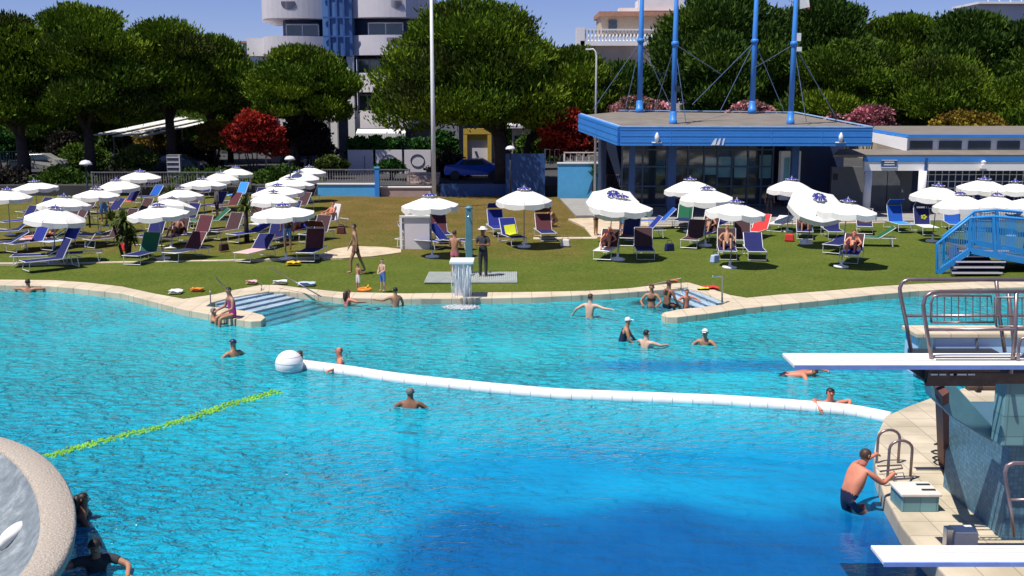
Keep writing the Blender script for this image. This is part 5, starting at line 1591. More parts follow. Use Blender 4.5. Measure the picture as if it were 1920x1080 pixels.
fn_.links.new(fo_.inputs[0].links[0].from_socket, fm_.inputs[1]); fn_.links.new(ft_.outputs[0], fm_.inputs[2]); fn_.links.new(fm_.outputs[0], fo_.inputs[0])
rs = random.Random(5); mb = MB()
for k in range(85):
    x = rs.uniform(-0.30, 0.30); y0 = rs.uniform(-0.56, -0.42); L_ = rs.uniform(0.25, 0.7); z0 = hz_ - rs.uniform(0, 0.75)
    z1 = max(WATER_Z, z0 - L_)
    w2 = rs.uniform(0.004, 0.012)
    yy = lambda z: y0 - 0.30 * math.sqrt(max(0, hz_ - z))
    mb.tube([(x, yy(z0), z0), (x * 1.02, yy((z0 + z1) / 2), (z0 + z1) / 2), (x * 1.03, yy(z1), z1)], [w2, w2, w2 * 0.6], 5)
mb.build('falling_water', M_fall, t, smooth=True)
mb = MB()
for k in range(520):
    a = rs.uniform(0, 2 * PI); r = 0.48 * math.sqrt(rs.random()) * rs.uniform(.7, 1.25); s = rs.uniform(0.012, 0.05)
    x, y = r * math.cos(a), -1.0 + r * 0.8 * math.sin(a)
    mb.lathe([(0.0, -s * .4), (s * 1.6, 0), (0, s * 0.6)], (x, y, WATER_Z + 0.01), 6)
mb.build('foam', M_fall, t, smooth=True)
# grey white cubicle behind the shower loungers
A, B = V(752, 406, 43.5), V(806, 466, 43.5)
t = thing('changing_cubicle', 'pale grey box cubicle with a white strip for its sunlit edge behind the sunshade lounger', 'cubicle', ((A.x + B.x) / 2, 43.5, 0))
h = A.z
MB().box((0.05, 0.3, h / 2), (B.x - A.x - 0.1, 0.8, h)).build('panel', M_wall_l, t)
MB().box((-(B.x - A.x) / 2, -0.12, h / 2), (0.10, 0.1, h)).box((0, -0.12, h + 0.02), (B.x - A.x + 0.1, 0.1, 0.07)).build('lit_edge', M_white, t)  # white strips paint in the lit left face

# ---- handrails at the two flights of pool steps
def handrail(label, pts, r=0.028, name='handrail', m=None, extra=()):
    P = [Vector(p) for p in pts]
    c = P[0].copy()
    t = thing(name, label, 'handrail', c)
    MB().tube([p - c for p in P], r, 7).build('rail', m or M_steel, t, smooth=True)
    for e in extra:
        MB().tube([Vector(p) - c for p in e], r, 7).build('post', m or M_rail, t, smooth=True)
    return t
def VG(px, py, ref):   # a point seen at px, py over the ground spot ref
    return V(px, py, ref.y)
g1 = G(395, 568, 0.05); g2 = G(492, 546, 0.05); g4 = G(447, 584, 0.05)
handrail('thin slanting handrail at the steps near the woman in magenta', [VG(404, 520, g1), G(434, 553, 0.05)], 0.018, m=M_rail, extra=[[g1, VG(394, 545, g1)]])
handrail('long slanting handrail over the far end of the pool steps', [V(504, 500, G(520, 545).y), G(602, 556, 0.05)], 0.018, m=M_rail, extra=[[G(490, 545, 0.05), V(490, 530, G(490, 545).y)]])
r1 = G(1354, 567, 0.05)
handrail('handrail with a flat top at the arm of the steps facing the shower side', [r1, V(1354, 518, r1.y), V(1336, 518, r1.y - 0.6)], 0.028)
r2 = G(1277, 541, 0.05)
handrail('short handrail behind the boy on the steps', [r2, V(1277, 522, r2.y), V(1190, 540, r2.y + 1.0), G(1178, 548, 0.02)], 0.018, m=M_rail)

# ---- things left on the lawn by the steps
def towel(label, px, py, w, d, m, rz=0.0, name='towel', cat='towel'):
    p = G(px, py, 0.05)
    rs = random.Random(int(px))
    t = thing(name, label, cat, p, rz)
    vs, fs = [], []
    for j in range(5):
        for i in range(6):
            vs.append((w * (i / 5 - 0.5), d * (j / 4 - 0.5), 0.03 + rs.uniform(0, 0.06)))
    for j in range(4):
        for i in range(5): fs.append((j * 6 + i, j * 6 + i + 1, j * 6 + i + 7, j * 6 + i + 6))
    o = len(vs); vs += [(x, y, 0.0) for x, y, z in vs]
    fs += [tuple(reversed([q + o for q in f])) for f in fs]
    mb = MB(); mb.add(vs, fs); mb.build('cloth', m, t, smooth=True)
    return t
towel('orange towel crumpled on the grass before the handrail post', 370, 544, 0.4, 0.3, M_orange)
towel('small pale towel on the grass by the coping corner', 330, 548, 0.4, 0.4, FAB['white'])
towel('rolled pink towel on the grass above the steps', 472, 530, 0.35, 0.3, FAB['pink'])
towel('pale blue towel on the coping beside the long handrail', 575, 533, 0.55, 0.4, FAB['pale'])
towel('cream towel lying on grass between the pink and the pale blue ones', 525, 530, 0.45, 0.3, FAB['white'])
towel('yellow bag cloth on the grass at the maroon backed lounger', 550, 494, 0.5, 0.45, M_yel, name='bag', cat='bag')
towel('red towel on the coping of the steps arm', 1332, 541, 0.5, 0.4, FAB['red'])
towel('yellow towel on the coping beside the red one', 1318, 543, 0.35, 0.3, FAB['yellow'])
towel('small red cloth on the grass behind the handrail of the steps', 1262, 528, 0.28, 0.22, FAB['red'])
p_ = G(1618, 413, 0.1)
t = thing('bucket', 'yellow orange bucket on the paving before the white column', 'bucket', p_)
MB().lathe([(0.16, 0), (0.22, 0.3), (0.21, 0.3), (0.15, 0.03), (0, 0.02)], n=16).build('tub', M_yel, t, smooth=True)
MB().lathe([(0.2, 0.22), (0.225, 0.26), (0.225, 0.31), (0.2, 0.31)], n=16).build('rim_band', M_orange, t, smooth=True)
p_ = G(667, 554, WATER_Z)
t = thing('air_mattress', 'pale blue air mattress floating at the coping', 'air mattress', (p_.x, p_.y, WATER_Z), 0.15)
mb = MB()
for k in range(5): mb.tube([(-0.42, -0.2 + 0.1 * k, 0.06), (-0.35, -0.2 + 0.1 * k, 0.075), (0.35, -0.2 + 0.1 * k, 0.075), (0.42, -0.2 + 0.1 * k, 0.06)], [0.02, 0.06, 0.06, 0.02], 8)
mb.build('air_chambers', mat('pale_blue_vinyl', (0.22, 0.48, 0.82), 0.25), t, smooth=True)
MB().tube([(0.32, -0.22, 0.1), (0.32, 0.22, 0.1)], 0.08, 8).build('pillow', mat('white_vinyl', (0.6, 0.7, 0.8), 0.25), t, smooth=True)

# ---- blue footbridge on the right
M_br = mat('bridge_blue_paint', (0.03, 0.27, 0.66), 0.4, var=0.08)
gb = G(1757, 512, 0.0)
t = thing('footbridge', 'bright blue footbridge with barred railings and dark stair treads', 'footbridge', gb)
yb = gb.y
def bl(px, py, dy=0.0):
    return V(px, py, yb + dy) - gb
N0, N1, N2 = bl(1757, 512), bl(1818, 470), bl(1925, 490)
T0, T1, T2, T3 = bl(1757, 457), bl(1818, 409), bl(1862, 406), bl(1925, 411)
N3 = N2 + (N2 - N1) * 3; T4 = T3 + Vector(((N3 - N2).x, 0, (N3 - N2).z * 0.6))
def barred(off):
    m_ = MB(); o = Vector((off * 0.5, off, 0))
    lo = [N0 + o, N1 + o, N2 + o, N3 + o]; hi = [T0 + o, T1 + o, T3 + o, T4 + o]
    for a in range(3):
        n_ = (14, 34, 70)[a]
        for k in range(n_):
            u = (k + 0.5) / n_
            m_.tube([lo[a].lerp(lo[a + 1], u), hi[a].lerp(hi[a + 1], u)], 0.012, 5)
    return m_
for off in (0.0, 2.2):
    o = Vector((off * 0.5, off, 0))
    barred(off).build('railing_bars', M_br, t)
    MB().tube([p + o for p in (N0 + Vector((0, 0, -.02)), T0, T1, T2, T3, T4)], 0.05, 8).build('handrail', M_br, t, smooth=True)
    mb = MB()
    for a, b_ in ((N0, N1), (N1, N2), (N2, N3)): mb.bar(a + o, b_ + o, 0.10, 0.20)
    mb.build('edge_beam', M_br, t)
    for k, (a, b_) in enumerate(((N0, T0), (N1, T1), (N1.lerp(N2, 0.45), T2), (N2, T3))):
        MB().bar(a + o, b_ + o, 0.09, 0.09, up=(0, 1, 0)).build('post', M_br, t)
mb = MB(); 
mb.slab([N1 + Vector((0, 0.05, -0.05)), N2 + Vector((0, 0.05, -0.05)), N2 + Vector((0, 2.15, -0.05)), N1 + Vector((0, 2.15, -0.05))], 0.08)
mb.slab([N2 + Vector((0, 0.05, -0.05)), N3 + Vector((0, 0.05, -0.05)), N3 + Vector((0, 2.15, -0.05)), N2 + Vector((0, 2.15, -0.05))], 0.08)
mb.build('walkway', mat('bridge_deck', (0.10, 0.10, 0.11), 0.8), t)
M_tread = mat('dark_treads', (0.055, 0.055, 0.06), 0.7)
for k in range(5):
    zz = 0.10 + 0.155 * k
    a = bl(1772 + 9 * k, 500)
    MB().box((a.x + 0.85, -0.55 + 0.28 * k, zz), (1.75, 0.30, 0.05)).build('tread', M_tread, t)
    MB().box((a.x + 0.85, -0.70 + 0.28 * k, zz + 0.012), (1.76, 0.03, 0.05)).build('tread_edge', M_wall_l, t)
MB().slab([(bl(1778, 500).x, -0.25, 0.0), (bl(1868, 500).x, -0.25, 0.0), (bl(1868, 500).x, 1.2, 0.72), (bl(1800, 500).x, 1.2, 0.72)], 0.05).build('stair_soffit', M_wall_d, t)
for px in (1868, 1908): 
    a = bl(px, 500); MB().box((a.x, 1.1, 0.35), (0.12, 0.12, 0.8)).build('leg', M_br, t)

# ================================================================== DIVING STAND
def X_at(px, y, z): # x of a pixel column at distance y and height z
    s = y * CT + (H - z) * ST
    return (px - 960) / F * s
ds = thing('diving_stand', 'tiled diving stand with steel rails, brown platform and teal columns', 'diving stand', (6.2, 14.5, 0.12))
def ins(o): return into(o, ds)
def boxpx(name, a, b_, z0, z1, y, d, m, bevel=0.015):
    x0, x1 = X_at(a, y, (z0 + z1) / 2), X_at(b_, y, (z0 + z1) / 2)
    return ins(MB().box(((x0 + x1) / 2, y + d / 2, (z0 + z1) / 2), (x1 - x0, d, z1 - z0)).build(name, m, bevel=bevel))
yB = 13.05   # the 3 m board's far edge
# lower body
boxpx('lower_column', 1886, 2140, 0.1, 1.50, 13.86, 2.05, M_teal_s)
# upper block with a white cap
zc = V(1868, 712, 13.7).z; zl = V(1868, 832, 13.7).z
boxpx('upper_block', 1881, 2110, zl, zc, 13.60, 0.30, M_teal)
boxpx('block_cap', 1877, 2116, zc, zc + 0.07, 13.55, 0.42, M_cap)
# diagonal bracket carrying the platform
mb = MB()
q = [(X_at(1752, 13.8, 2.3), V(1752, 728, 13.8).z), (X_at(1800, 13.8, 2.3), V(1800, 728, 13.8).z), (X_at(1872, 13.8, 1.8), V(1872, 806, 13.8).z), (X_at(1872, 13.8, 1.6), V(1872, 836, 13.8).z), (X_at(1796, 13.8, 1.9), V(1796, 790, 13.8).z), (X_at(1756, 13.8, 2.1), V(1756, 752, 13.8).z)]
n = len(q)
vs = [(x, 13.93, z) for x, z in q] + [(x, 14.2, z) for x, z in q]
mb.add(vs, [tuple(range(n)), tuple(range(2 * n - 1, n - 1, -1))] + [(i, n + i, n + (i + 1) % n, (i + 1) % n) for i in range(n)])
ins(mb.build('bracket_beam', M_teal_p, bevel=0.015))
# brown platform: boards under the spring board
zp = 2.93
x0, x1 = X_at(1738, 12.7, 2.9), X_at(1868, 12.7, 2.9)
for k in range(3):
    z = 2.87 - 0.10 * k
    ins(MB().box(((x0 + x1) / 2, 12.62 + 0.04 * k, z), (x1 - x0, 0.06, 0.085)).build('platform_board', M_brown))
ins(MB().box(((x0 + 8.2) / 2, 12.84, 2.78), (8.2 - x0, 0.36, 0.24)).build('platform_deck', M_brown))
mb = MB()
for px in (1752, 1768, 1788, 1800, 1822):
    x = X_at(px, 12.57, 2.8); mb.box((x, 12.575, 2.80), (0.08 if px != 1800 else .16, 0.015, 0.018))
ins(mb.build('bolt_plates', M_white))
ins(MB().box((X_at(1892, 12.6, 2.85), 12.7, 2.86), (0.5, 0.2, 0.1)).build('platform_edge', M_dark))
# dark triangular gusset under the board
a, b_, c = V(1704, 692, 12.75), V(1762, 692, 12.75), V(1752, 726, 12.75)
mb = MB(); mb.add([a, b_, c, a + Vector((0, .5, 0)), b_ + Vector((0, .5, 0)), c + Vector((0, .5, 0))], [(0, 1, 2), (5, 4, 3), (0, 3, 4, 1), (1, 4, 5, 2), (2, 5, 3, 0)])
ins(mb.build('gusset', M_dark))
boxpx('platform_cross_beam', 1815, 1868, V(1840, 733, 13.4).z, V(1840, 724, 13.4).z, 13.4, 0.1, M_brown)
boxpx('beam_hanger', 1832, 1842, V(1840, 737, 13.35).z, V(1840, 716, 13.35).z, 13.35, 0.08, M_brown)
# slender support leg with a hose at its foot
g = G(1769, 869, 0.12); tpp = V(1766, 730, 13.6)
ins(MB().bar(tpp, g, 0.10, 0.16, up=(0, 1, 0)).build('leg', mat('rusty_steel', (0.12, 0.035, 0.03), 0.6, 0.2, var=0.4)))
g = G(1772, 868, 0.14)
hp = [g + Vector((0.18 * math.cos(k * 0.7) * (1 + k * 0.02), 0.18 * math.sin(k * 0.7), 0.02 + 0.012 * k)) for k in range(22)] + [g + Vector((0.15, -0.15, 0.5)), V(1784, 790, 16.6), V(1792, 762, 16.4)]
t = thing('hose', 'coiled dark hose at the foot of the rusty leg', 'hose', g)
MB().tube([p - g for p in hp], 0.016, 6).build('hose_pipe', mat('dark_hose', (0.03, 0.05, 0.035), 0.5), t, smooth=True)
MB().lathe([(0.02, 0), (0.035, 0.05), (0.02, 0.1)], hp[-1] - g, 8).build('nozzle', M_steel, t)
# spring boards
def board(label, px_far, px_near, py_far, py_near, z, xr):
    a, b_ = G(px_far, py_far, z), G(px_near, py_near, z)
    y1, y0 = a.y, b_.y
    x0 = (a.x + b_.x) / 2
    t = thing('diving_board', label, 'diving board', (x0, (y0 + y1) / 2, z))
    w = y1 - y0; L_ = xr - x0
    MB().box((L_ / 2, 0, -0.025), (L_, w, 0.05)).build('board', mat('board_white', (0.80, 0.79, 0.76), 0.6, var=0.04, scale=2), t, bevel=0.008)
    MB().box((L_ / 2, -w / 2 - 0.012, -0.035), (L_, 0.02, 0.05)).build('side_edge', mat('board_blue_edge', (0.20, 0.30, 0.62), 0.4), t)
    mb = MB()
    for k in range(2): mb.box((L_ - 0.9 + 0.3 * k, 0, 0.006), (0.04, w * 0.9, 0.012))
    mb.build('hinge_plate', M_steel, t)
    return t, x0, y0, y1
board('upper white diving board with a blue edge, reaching over the pool', 1467, 1489, 662, 683, 3.0, 7.2)
board('lower white diving board close above the water', 1632, 1657, 1022, 1052, 1.0, 7.2)
t = bpy.data.objects['diving_board']
mb = MB(); xx = X_at(1755, 12.6, 3.0) - t.location.x
mb.box((xx + 0.9, -0.10, 0.008), (1.9, 0.015, 0.012)).box((xx + 0.9, 0.02, 0.008), (1.9, 0.015, 0.012))
mb.build('fixing_rail', M_dark, t)
# rails
def srail(name, pts, r=0.026, m=None): return ins(MB().tube(pts, r, 8).build(name, m or M_rail, smooth=True))
yn = 12.55; yf = 13.35
srail('guard_rail', [V(1750, 690, yn), V(1741, 640, yn), V(1733, 590, yn), V(1731, 572, yn), V(1735, 556, yn), V(1746, 549, yn), V(1762, 547, yn), V(2100, 546, yn)])
srail('guard_rail', [V(1709, 662, yf), V(1699, 605, yf), V(1688, 552, yf), V(1687, 540, yf), V(1692, 529, yf), V(1703, 524, yf), V(2100, 525, yf)])
srail('middle_rail', [V(1740, 618, yn), V(2100, 617, yn)], 0.02)
srail('middle_rail', [V(1699, 592, yf), V(2100, 592, yf)], 0.018)
srail('post', [V(1895, 700, yn), V(1903, 640, yn), V(1906, 547, yn)], 0.026)
srail('post', [V(1884, 660, yf), V(1874, 592, yf), V(1868, 526, yf)], 0.026)
srail('post', [V(1900, 720, 13.7), V(1901, 640, 13.7), V(1890, 545, 13.7)], 0.03)
srail('hoop_rail', [V(1908, 690, yn - .1), V(1910, 650, yn - .1), V(1914, 636, yn - .1), V(1925, 632, yn - .1), V(1960, 632, yn - .1)], 0.02)
ins(MB().lathe([(0.08, 0), (0.08, 0.03), (0.04, 0.05)], V(1900, 712, 13.8), 12).build('post_foot', M_brown, smooth=True))
# barred guard panel between the rails
yp = 13.0
mb = MB()
for k in range(9):
    px = 1757 + 13.4 * k
    mb.tube([V(px, 557, yp), V(px, 603, yp)], 0.007, 5)
for k in range(9):
    px = 1876 + 13.4 * k
    mb.tube([V(px, 560, yp), V(px, 612, yp)], 0.007, 5)
ins(mb.build('guard_bars', M_rail))
srail('guard_frame', [V(1746, 604, yp), V(1746, 568, yp), V(1750, 556, yp), V(1760, 554, yp), V(1858, 555, yp), V(1864, 604, yp), V(1746, 604, yp)], 0.016)
srail('guard_frame', [V(1868, 612, yp), V(1868, 558, yp), V(2020, 558, yp), V(2020, 612, yp), V(1868, 612, yp)], 0.014)
# stanchion of the lower board
srail('guard_rail', [V(1901, 1005, 11.9), V(1894, 950, 11.9), V(1886, 905, 11.9), V(1884, 886, 11.9), V(1888, 873, 11.9), V(1900, 868, 11.9), V(2000, 868, 11.9)], 0.024)
srail('middle_rail', [V(1891, 937, 11.9), V(2000, 936, 11.9)], 0.016)
# tub wall beyond the boards
yw = 23.6
tb = thing('tub_wall', 'pale blue panelled tub wall with a cream top, standing beyond the upper board', 'wall', (V(1900, 640, yw).x, yw + 1, 0))
def inw(o): return into(o, tb)
xa, xb = V(1722, 640, yw).x, V(2200, 640, yw).x
zt2 = V(1722, 633, yw).z
inw(MB().box(((xa + xb) / 2, yw + 0.4, (zt2 - 1.2) / 2), (xb - xa, 0.8, zt2 + 1.2)).build('wall_body', mat('pale_blue_panel', (0.45, 0.60, 0.80), 0.45, var=0.06)))
inw(MB().box(((xa + xb) / 2, yw + 0.4, zt2 + 0.05), (xb - xa + 0.16, 0.92, 0.11)).build('coping_stone', M_coping, bevel=0.02))
inw(MB().box((xa + 0.16, yw - 0.03, (zt2 - .7) / 2), (0.32, 0.06, zt2 + 0.7)).build('corner_tile', M_teal_p))
mb = MB()
for px in (1830, 1995): mb.box((V(px, 650, yw).x, yw - 0.02, (zt2 - .6) / 2), (0.03, 0.04, zt2 + .6))
inw(mb.build('panel_joint', M_wall_g))
inw(MB().box((V(1780, 657, yw).x, yw - 0.2, V(1780, 657, yw).z), (1.9, 0.4, 0.1)).build('ledge', M_dark))

# ---- ladder with two hoops, starting block, small things on the deck
def hoop(px0, py0, px1, py1, pyt, y, r=0.024):
    """a rail rising from one foot, arching over and coming down at the other"""
    a, b_ = V(px0, py0, y), V(px1, py1, y)
    zt_ = V((px0 + px1) / 2, pyt, y).z
    R_ = (b_.x - a.x) / 2
    pts = [a]
    for k in range(9):
        th = PI - PI * k / 8
        pts.append(Vector(((a.x + b_.x) / 2 + R_ * math.cos(th), y, zt_ - R_ * 0.8 + R_ * 0.8 * math.sin(th))))
    return pts + [b_]
lw = G(1646, 905, 0.0)
ld = thing('pool_ladder', 'steel pool ladder with two arched hand hoops and treads', 'ladder', lw)
h1 = hoop(1640, 925, 1684, 868, 806, 17.0); h2 = hoop(1660, 960, 1707, 893, 826, 16.2)
for h_ in (h1, h2):
    MB().tube([p - lw for p in h_], 0.024, 8).build('hand_hoop', M_rail, ld, smooth=True)
mb = MB()
for k in range(3):
    a, b_ = h1[0] - lw + Vector((0.0, 0, 0.05 - 0.28 * k)), h2[0] - lw + Vector((0.0, 0, 0.3 - 0.28 * k))
    MB().bar(a, b_, 0.12, 0.03).build('rung', M_steel, ld)
hd = thing('hand_bracket', 'low steel bracket rails on top of the starting block', 'bracket', V(1680, 885, 16.3))
o_c = V(1680, 885, 16.3)
MB().tube([V(1645, 874, 16.4) - o_c, V(1690, 872, 16.5) - o_c, V(1692, 878, 16.2) - o_c, V(1650, 884, 16.1) - o_c], 0.014, 6).build('upper_bar', M_rail, hd)
MB().tube([V(1656, 900, 15.9) - o_c, V(1705, 897, 16.1) - o_c, V(1712, 893, 16.3) - o_c], 0.018, 6).build('lower_bar', M_rail, hd)
MB().tube([V(1676, 883, 16.1) - o_c, V(1676, 905, 16.1) - o_c], 0.014, 6).build('stem', M_rail, hd)
c0, c1 = G(1692, 926, 0.40), G(1762, 926, 0.40)
sbk = thing('starting_block', 'tiled starting block with a pale top beside the ladder', 'starting block', ((c0.x + c1.x) / 2, c0.y + 0.24, 0.12))
w = c1.x - c0.x
MB().box((0, 0, 0.12), (w, 0.48, 0.24)).build('base', M_teal, sbk, bevel=0.01)
MB().box((0, 0, 0.262), (w + 0.05, 0.54, 0.045)).build('top_slab', M_cap, sbk, bevel=0.01)
for s in (-0.1, 0.12): MB().box((w * 0.3, s, 0.29), (0.2, 0.05, 0.015)).build('grip_strip', M_dark, sbk)
c = G(1805, 1002, 0.3)
t = thing('anchor_block', 'small white topped block at the foot of the diving stand', 'block', (c.x, c.y, 0.12))
MB().box((0, 0, 0.12), (0.32, 0.26, 0.24)).build('body', M_cap, t, bevel=0.01)
MB().box((-0.2, -0.02, 0.14), (0.1, 0.14, 0.3)).build('clamp', M_steel, t, bevel=0.01)
MB().box((0.0, 0.0, 0.25), (0.3, 0.24, 0.03)).build('lid', M_white, t)
c = G(1775, 880, 0.12)
t = thing('drain_slot', 'dark slot drain across the cream deck behind the starting block', 'drain', (c.x, c.y, 0.125))
MB().box((0, 0, 0.004), (1.0, 0.07, 0.012)).build('grate', M_dark, t)
MB().box((0, 0.06, 0.004), (1.04, 0.02, 0.016)).box((0, -0.06, 0.004), (1.04, 0.02, 0.016)).build('frame', M_steel, t)
bb = V(1798, 768, 16.3)
t = thing('towel', 'white towel with a blue corner hanging behind the teal bracket', 'towel', bb)
MB().box((0.0, 0, -0.55), (0.24, 0.04, 1.3)).build('cloth', FAB['white'], t, bevel=0.01)
MB().box((0.1, -0.03, 0.0), (0.14, 0.02, 0.13)).build('blue_corner', mat('clear_blue', (0.05, 0.15, 0.65), 0.5), t)

# board and stand wear: grip strips, bolts
for nm_, L_ in (('diving_board', 3.0), ('diving_board.001', 2.4)):
    b_ = bpy.data.objects[nm_]
    mb = MB()
    for k in range(3): mb.box((0.75 + L_ / 2, -0.12 + 0.12 * k, 0.004), (L_ + 0.4, 0.004, 0.006))
    mb.build('grip_lines', mat('grip_grey', (0.52, 0.52, 0.52), 0.9), b_)
# bags left beside the loungers
for i, (px, py, col, lab) in enumerate([(232, 470, 'red', 'red beach bag beside the yucca clump'), (420, 470, 'brown', 'brown beach bag on the dry grass in front of the middle rows'), (1255, 470, 'navy', 'dark beach bag beside the upright brown lounger'), (1340, 492, 'pale', 'pale beach bag at the foot of the sloping parasol'), (1480, 452, 'red', 'red beach bag by the loungers near the porch'), (1060, 462, 'white', 'white beach bag on the grass before the maroon backed lounger'), (640, 438, 'maroon', 'maroon beach bag beside the seated bathers')]):
    p_ = G(px, py, 0.03)
    t = thing('beach_bag', lab, 'bag', p_, rnd.uniform(-1, 1), 'beach bags on the lawn')
    MB().box((0, 0, 0.15), (0.42, 0.2, 0.3), taper=0.82).build('pouch', FAB[col], t, bevel=0.04)
    MB().tube([(-0.12, 0, 0.29), (-0.1, 0, 0.42), (0.1, 0, 0.42), (0.12, 0, 0.29)], 0.012, 5).build('strap', M_dark, t)
# ================================================================== PEOPLE
def skin_mat(name, col):
    m, nt, b, out = new_mat(name)
    tc = nd(nt, 'ShaderNodeTexCoord')
    n = nd(nt, 'ShaderNodeTexNoise'); n.inputs['Scale'].default_value = 7; n.inputs['Detail'].default_value = 4
    nt.links.new(tc.outputs['Object'], n.inputs['Vector'])
    r = ramp(nt, [(0.3, tuple(x * 0.86 for x in col)), (0.7, tuple(min(1, x * 1.12) for x in col))])
    nt.links.new(n.outputs['Fac'], r.inputs[0]); nt.links.new(r.outputs[0], b.inputs['Base Color'])
    b.inputs['Roughness'].default_value = 0.5
    b.inputs['Subsurface Weight'].default_value = 0.0
    b.inputs['Specular IOR Level'].default_value = 0.35
    return m
SKIN = {'tan': skin_mat('tanned_skin', (0.42, 0.21, 0.125)), 'dark': skin_mat('dark_tanned_skin', (0.24, 0.11, 0.065)), 'pale': skin_mat('pale_skin', (0.60, 0.38, 0.28)),
        'red': skin_mat('sunburnt_skin', (0.58, 0.215, 0.135)), 'olive': skin_mat('olive_skin', (0.33, 0.20, 0.11))}
HAIR = {'dark': mat('dark_hair', (0.018, 0.014, 0.013), 0.55, var=0.4, scale=30), 'brown': mat('brown_hair', (0.06, 0.033, 0.02), 0.55, var=0.4, scale=30), 'grey': mat('grey_hair', (0.22, 0.21, 0.2), 0.6, var=0.3, scale=30),
        'blond': mat('fair_hair', (0.36, 0.18, 0.06), 0.55, var=0.3, scale=30), 'white': mat('white_cap', (0.75, 0.76, 0.78), 0.5), 'navy': mat('navy_cap', (0.02, 0.03, 0.10), 0.4)}
CLO = {'navy': mat('navy_swimwear', (0.012, 0.016, 0.05), 0.6), 'magenta': mat('magenta_swimwear', (0.42, 0.03, 0.24), 0.5), 'black': mat('black_swimwear', (0.012, 0.012, 0.014), 0.6),
       'blue': mat('blue_shorts', (0.08, 0.20, 0.50), 0.7), 'grey': mat('dark_grey_clothes', (0.04, 0.042, 0.05), 0.8), 'white': mat('white_clothes', (0.7, 0.68, 0.66), 0.8), 'pink': mat('pink_swimwear', (0.6, 0.18, 0.22), 0.6), 'brown': mat('brown_shorts', (0.16, 0.07, 0.05), 0.7)}
def nv(x): return Vector(x).normalized()
def pose(spine=(0, 0, 1), arms=((-.25, 0, -1), (-.05, .2, -1), (.25, 0, -1), (.05, .2, -1)), legs=((-.05, 0, -1), (0, 0, -1), (.05, 0, -1), (0, 0, -1)), head=(0, 0, 1), face=(0, 1, 0), twist=0.0, feet=((0, 1, -.15), (0, 1, -.15)), curl=0.35):
    s = nv(spine); J = {}
    J['pel'] = Vector((0, 0, 0))
    J['waist'] = s * 0.17; J['chest'] = s * 0.36; J['neck'] = s * 0.52
    ctw, stw = math.cos(twist), math.sin(twist)
    rt = Vector((ctw, stw, 0)); rt = (rt - s * rt.dot(s)).normalized()
    h = nv(head)
    J['jaw'] = J['neck'] + h * 0.11; J['head'] = J['neck'] + h * 0.185; J['top'] = J['neck'] + h * 0.265
    f = Vector(face); f = (f - h * f.dot(h)).normalized()
    J['jaw'] = J['jaw'] + f * 0.025; J['head'] = J['head'] + f * 0.008
    for k, sg, a in (('L', -1, arms[:2]), ('R', 1, arms[2:])):
        J['sh' + k] = J['neck'] - s * 0.055 + rt * (0.165 * sg)
        J['el' + k] = J['sh' + k] + nv(a[0]) * 0.29
        J['wr' + k] = J['el' + k] + nv(a[1]) * 0.25
        J['ha' + k] = J['wr' + k] + nv(a[1]) * 0.075
    for k, sg, l in (('L', -1, legs[:2]), ('R', 1, legs[2:])):
        J['hp' + k] = Vector((0.085 * sg, 0, -0.04))
        J['kn' + k] = J['hp' + k] + nv(l[0]) * 0.43
        J['an' + k] = J['kn' + k] + nv(l[1]) * 0.42
        J['to' + k] = J['an' + k] + nv(feet[0 if k == 'L' else 1]) * 0.17
    return {'J': J, 'up': h, 'f': f, 'rt': rt, 's': s, 'curl': curl}
RAD = {'pel': .118, 'waist': .112, 'chest': .128, 'neck': .062, 'jaw': .066, 'head': .088, 'top': .055, 'sh': .062, 'el': .043, 'wr': .029, 'ha': .036, 'hp': .092, 'kn': .058, 'an': .038, 'to': .034}
BONES = [('pel', 'waist'), ('waist', 'chest'), ('chest', 'neck'), ('neck', 'jaw'), ('jaw', 'head'), ('head', 'top')]
for k in 'LR':
    BONES += [('chest', 'sh' + k), ('sh' + k, 'el' + k), ('el' + k, 'wr' + k), ('wr' + k, 'ha' + k), ('pel', 'hp' + k), ('hp' + k, 'kn' + k), ('kn' + k, 'an' + k), ('an' + k, 'to' + k)]
def body_mesh(ps, fat=1.0, child=False, lvl=1):
    J = ps['J']; names = list(J)
    me = bpy.data.meshes.new('skeleton')
    me.from_pydata([J[n] for n in names], [(names.index(a), names.index(b_)) for a, b_ in BONES], [])
    o = bpy.data.objects.new('skeleton', me); COL.objects.link(o)
    md = o.modifiers.new('skin', 'SKIN'); md.branch_smoothing = 0.4; md.use_smooth_shade = True
    sv = me.skin_vertices[0].data
    for i, n in enumerate(names):
        key = n if n in RAD else n[:2]
        r = RAD[key]
        if key in ('pel', 'waist', 'chest'): r *= fat
        if key == 'waist' and fat > 1.05: r *= 1.08
        sv[i].radius = (r, r)
        sv[i].use_root = (n == 'pel')
    sb = o.modifiers.new('sub', 'SUBSURF'); sb.levels = lvl; sb.render_levels = lvl
    dg = bpy.context.evaluated_depsgraph_get()
    dg.update()
    ev = o.evaluated_get(dg)
    em = ev.to_mesh()
    V_ = [v.co.copy() for v in em.vertices]; Fs = [tuple(p.vertices) for p in em.polygons]
    ev.to_mesh_clear()
    bpy.data.objects.remove(o); bpy.data.meshes.remove(me)
    return V_, Fs
def seg_at(p, J):
    best = None
    for a, b_ in BONES:
        A, B = J[a], J[b_]
        d = B - A; t = max(0, min(1, (p - A).dot(d) / max(1e-6, d.length_squared)))
        q = (A + d * t - p).length
        ra = RAD.get(a, RAD.get(a[:2])); rb = RAD.get(b_, RAD.get(b_[:2]))
        q -= (ra + (rb - ra) * t) * 0.9
        if best is None or q < best[0]: best = (q, a, b_, t)
    return best[1], best[2], best[3]
TT = {('pel', 'waist'): (0, .33), ('waist', 'chest'): (.33, .69), ('chest', 'neck'): (.69, 1.0)}
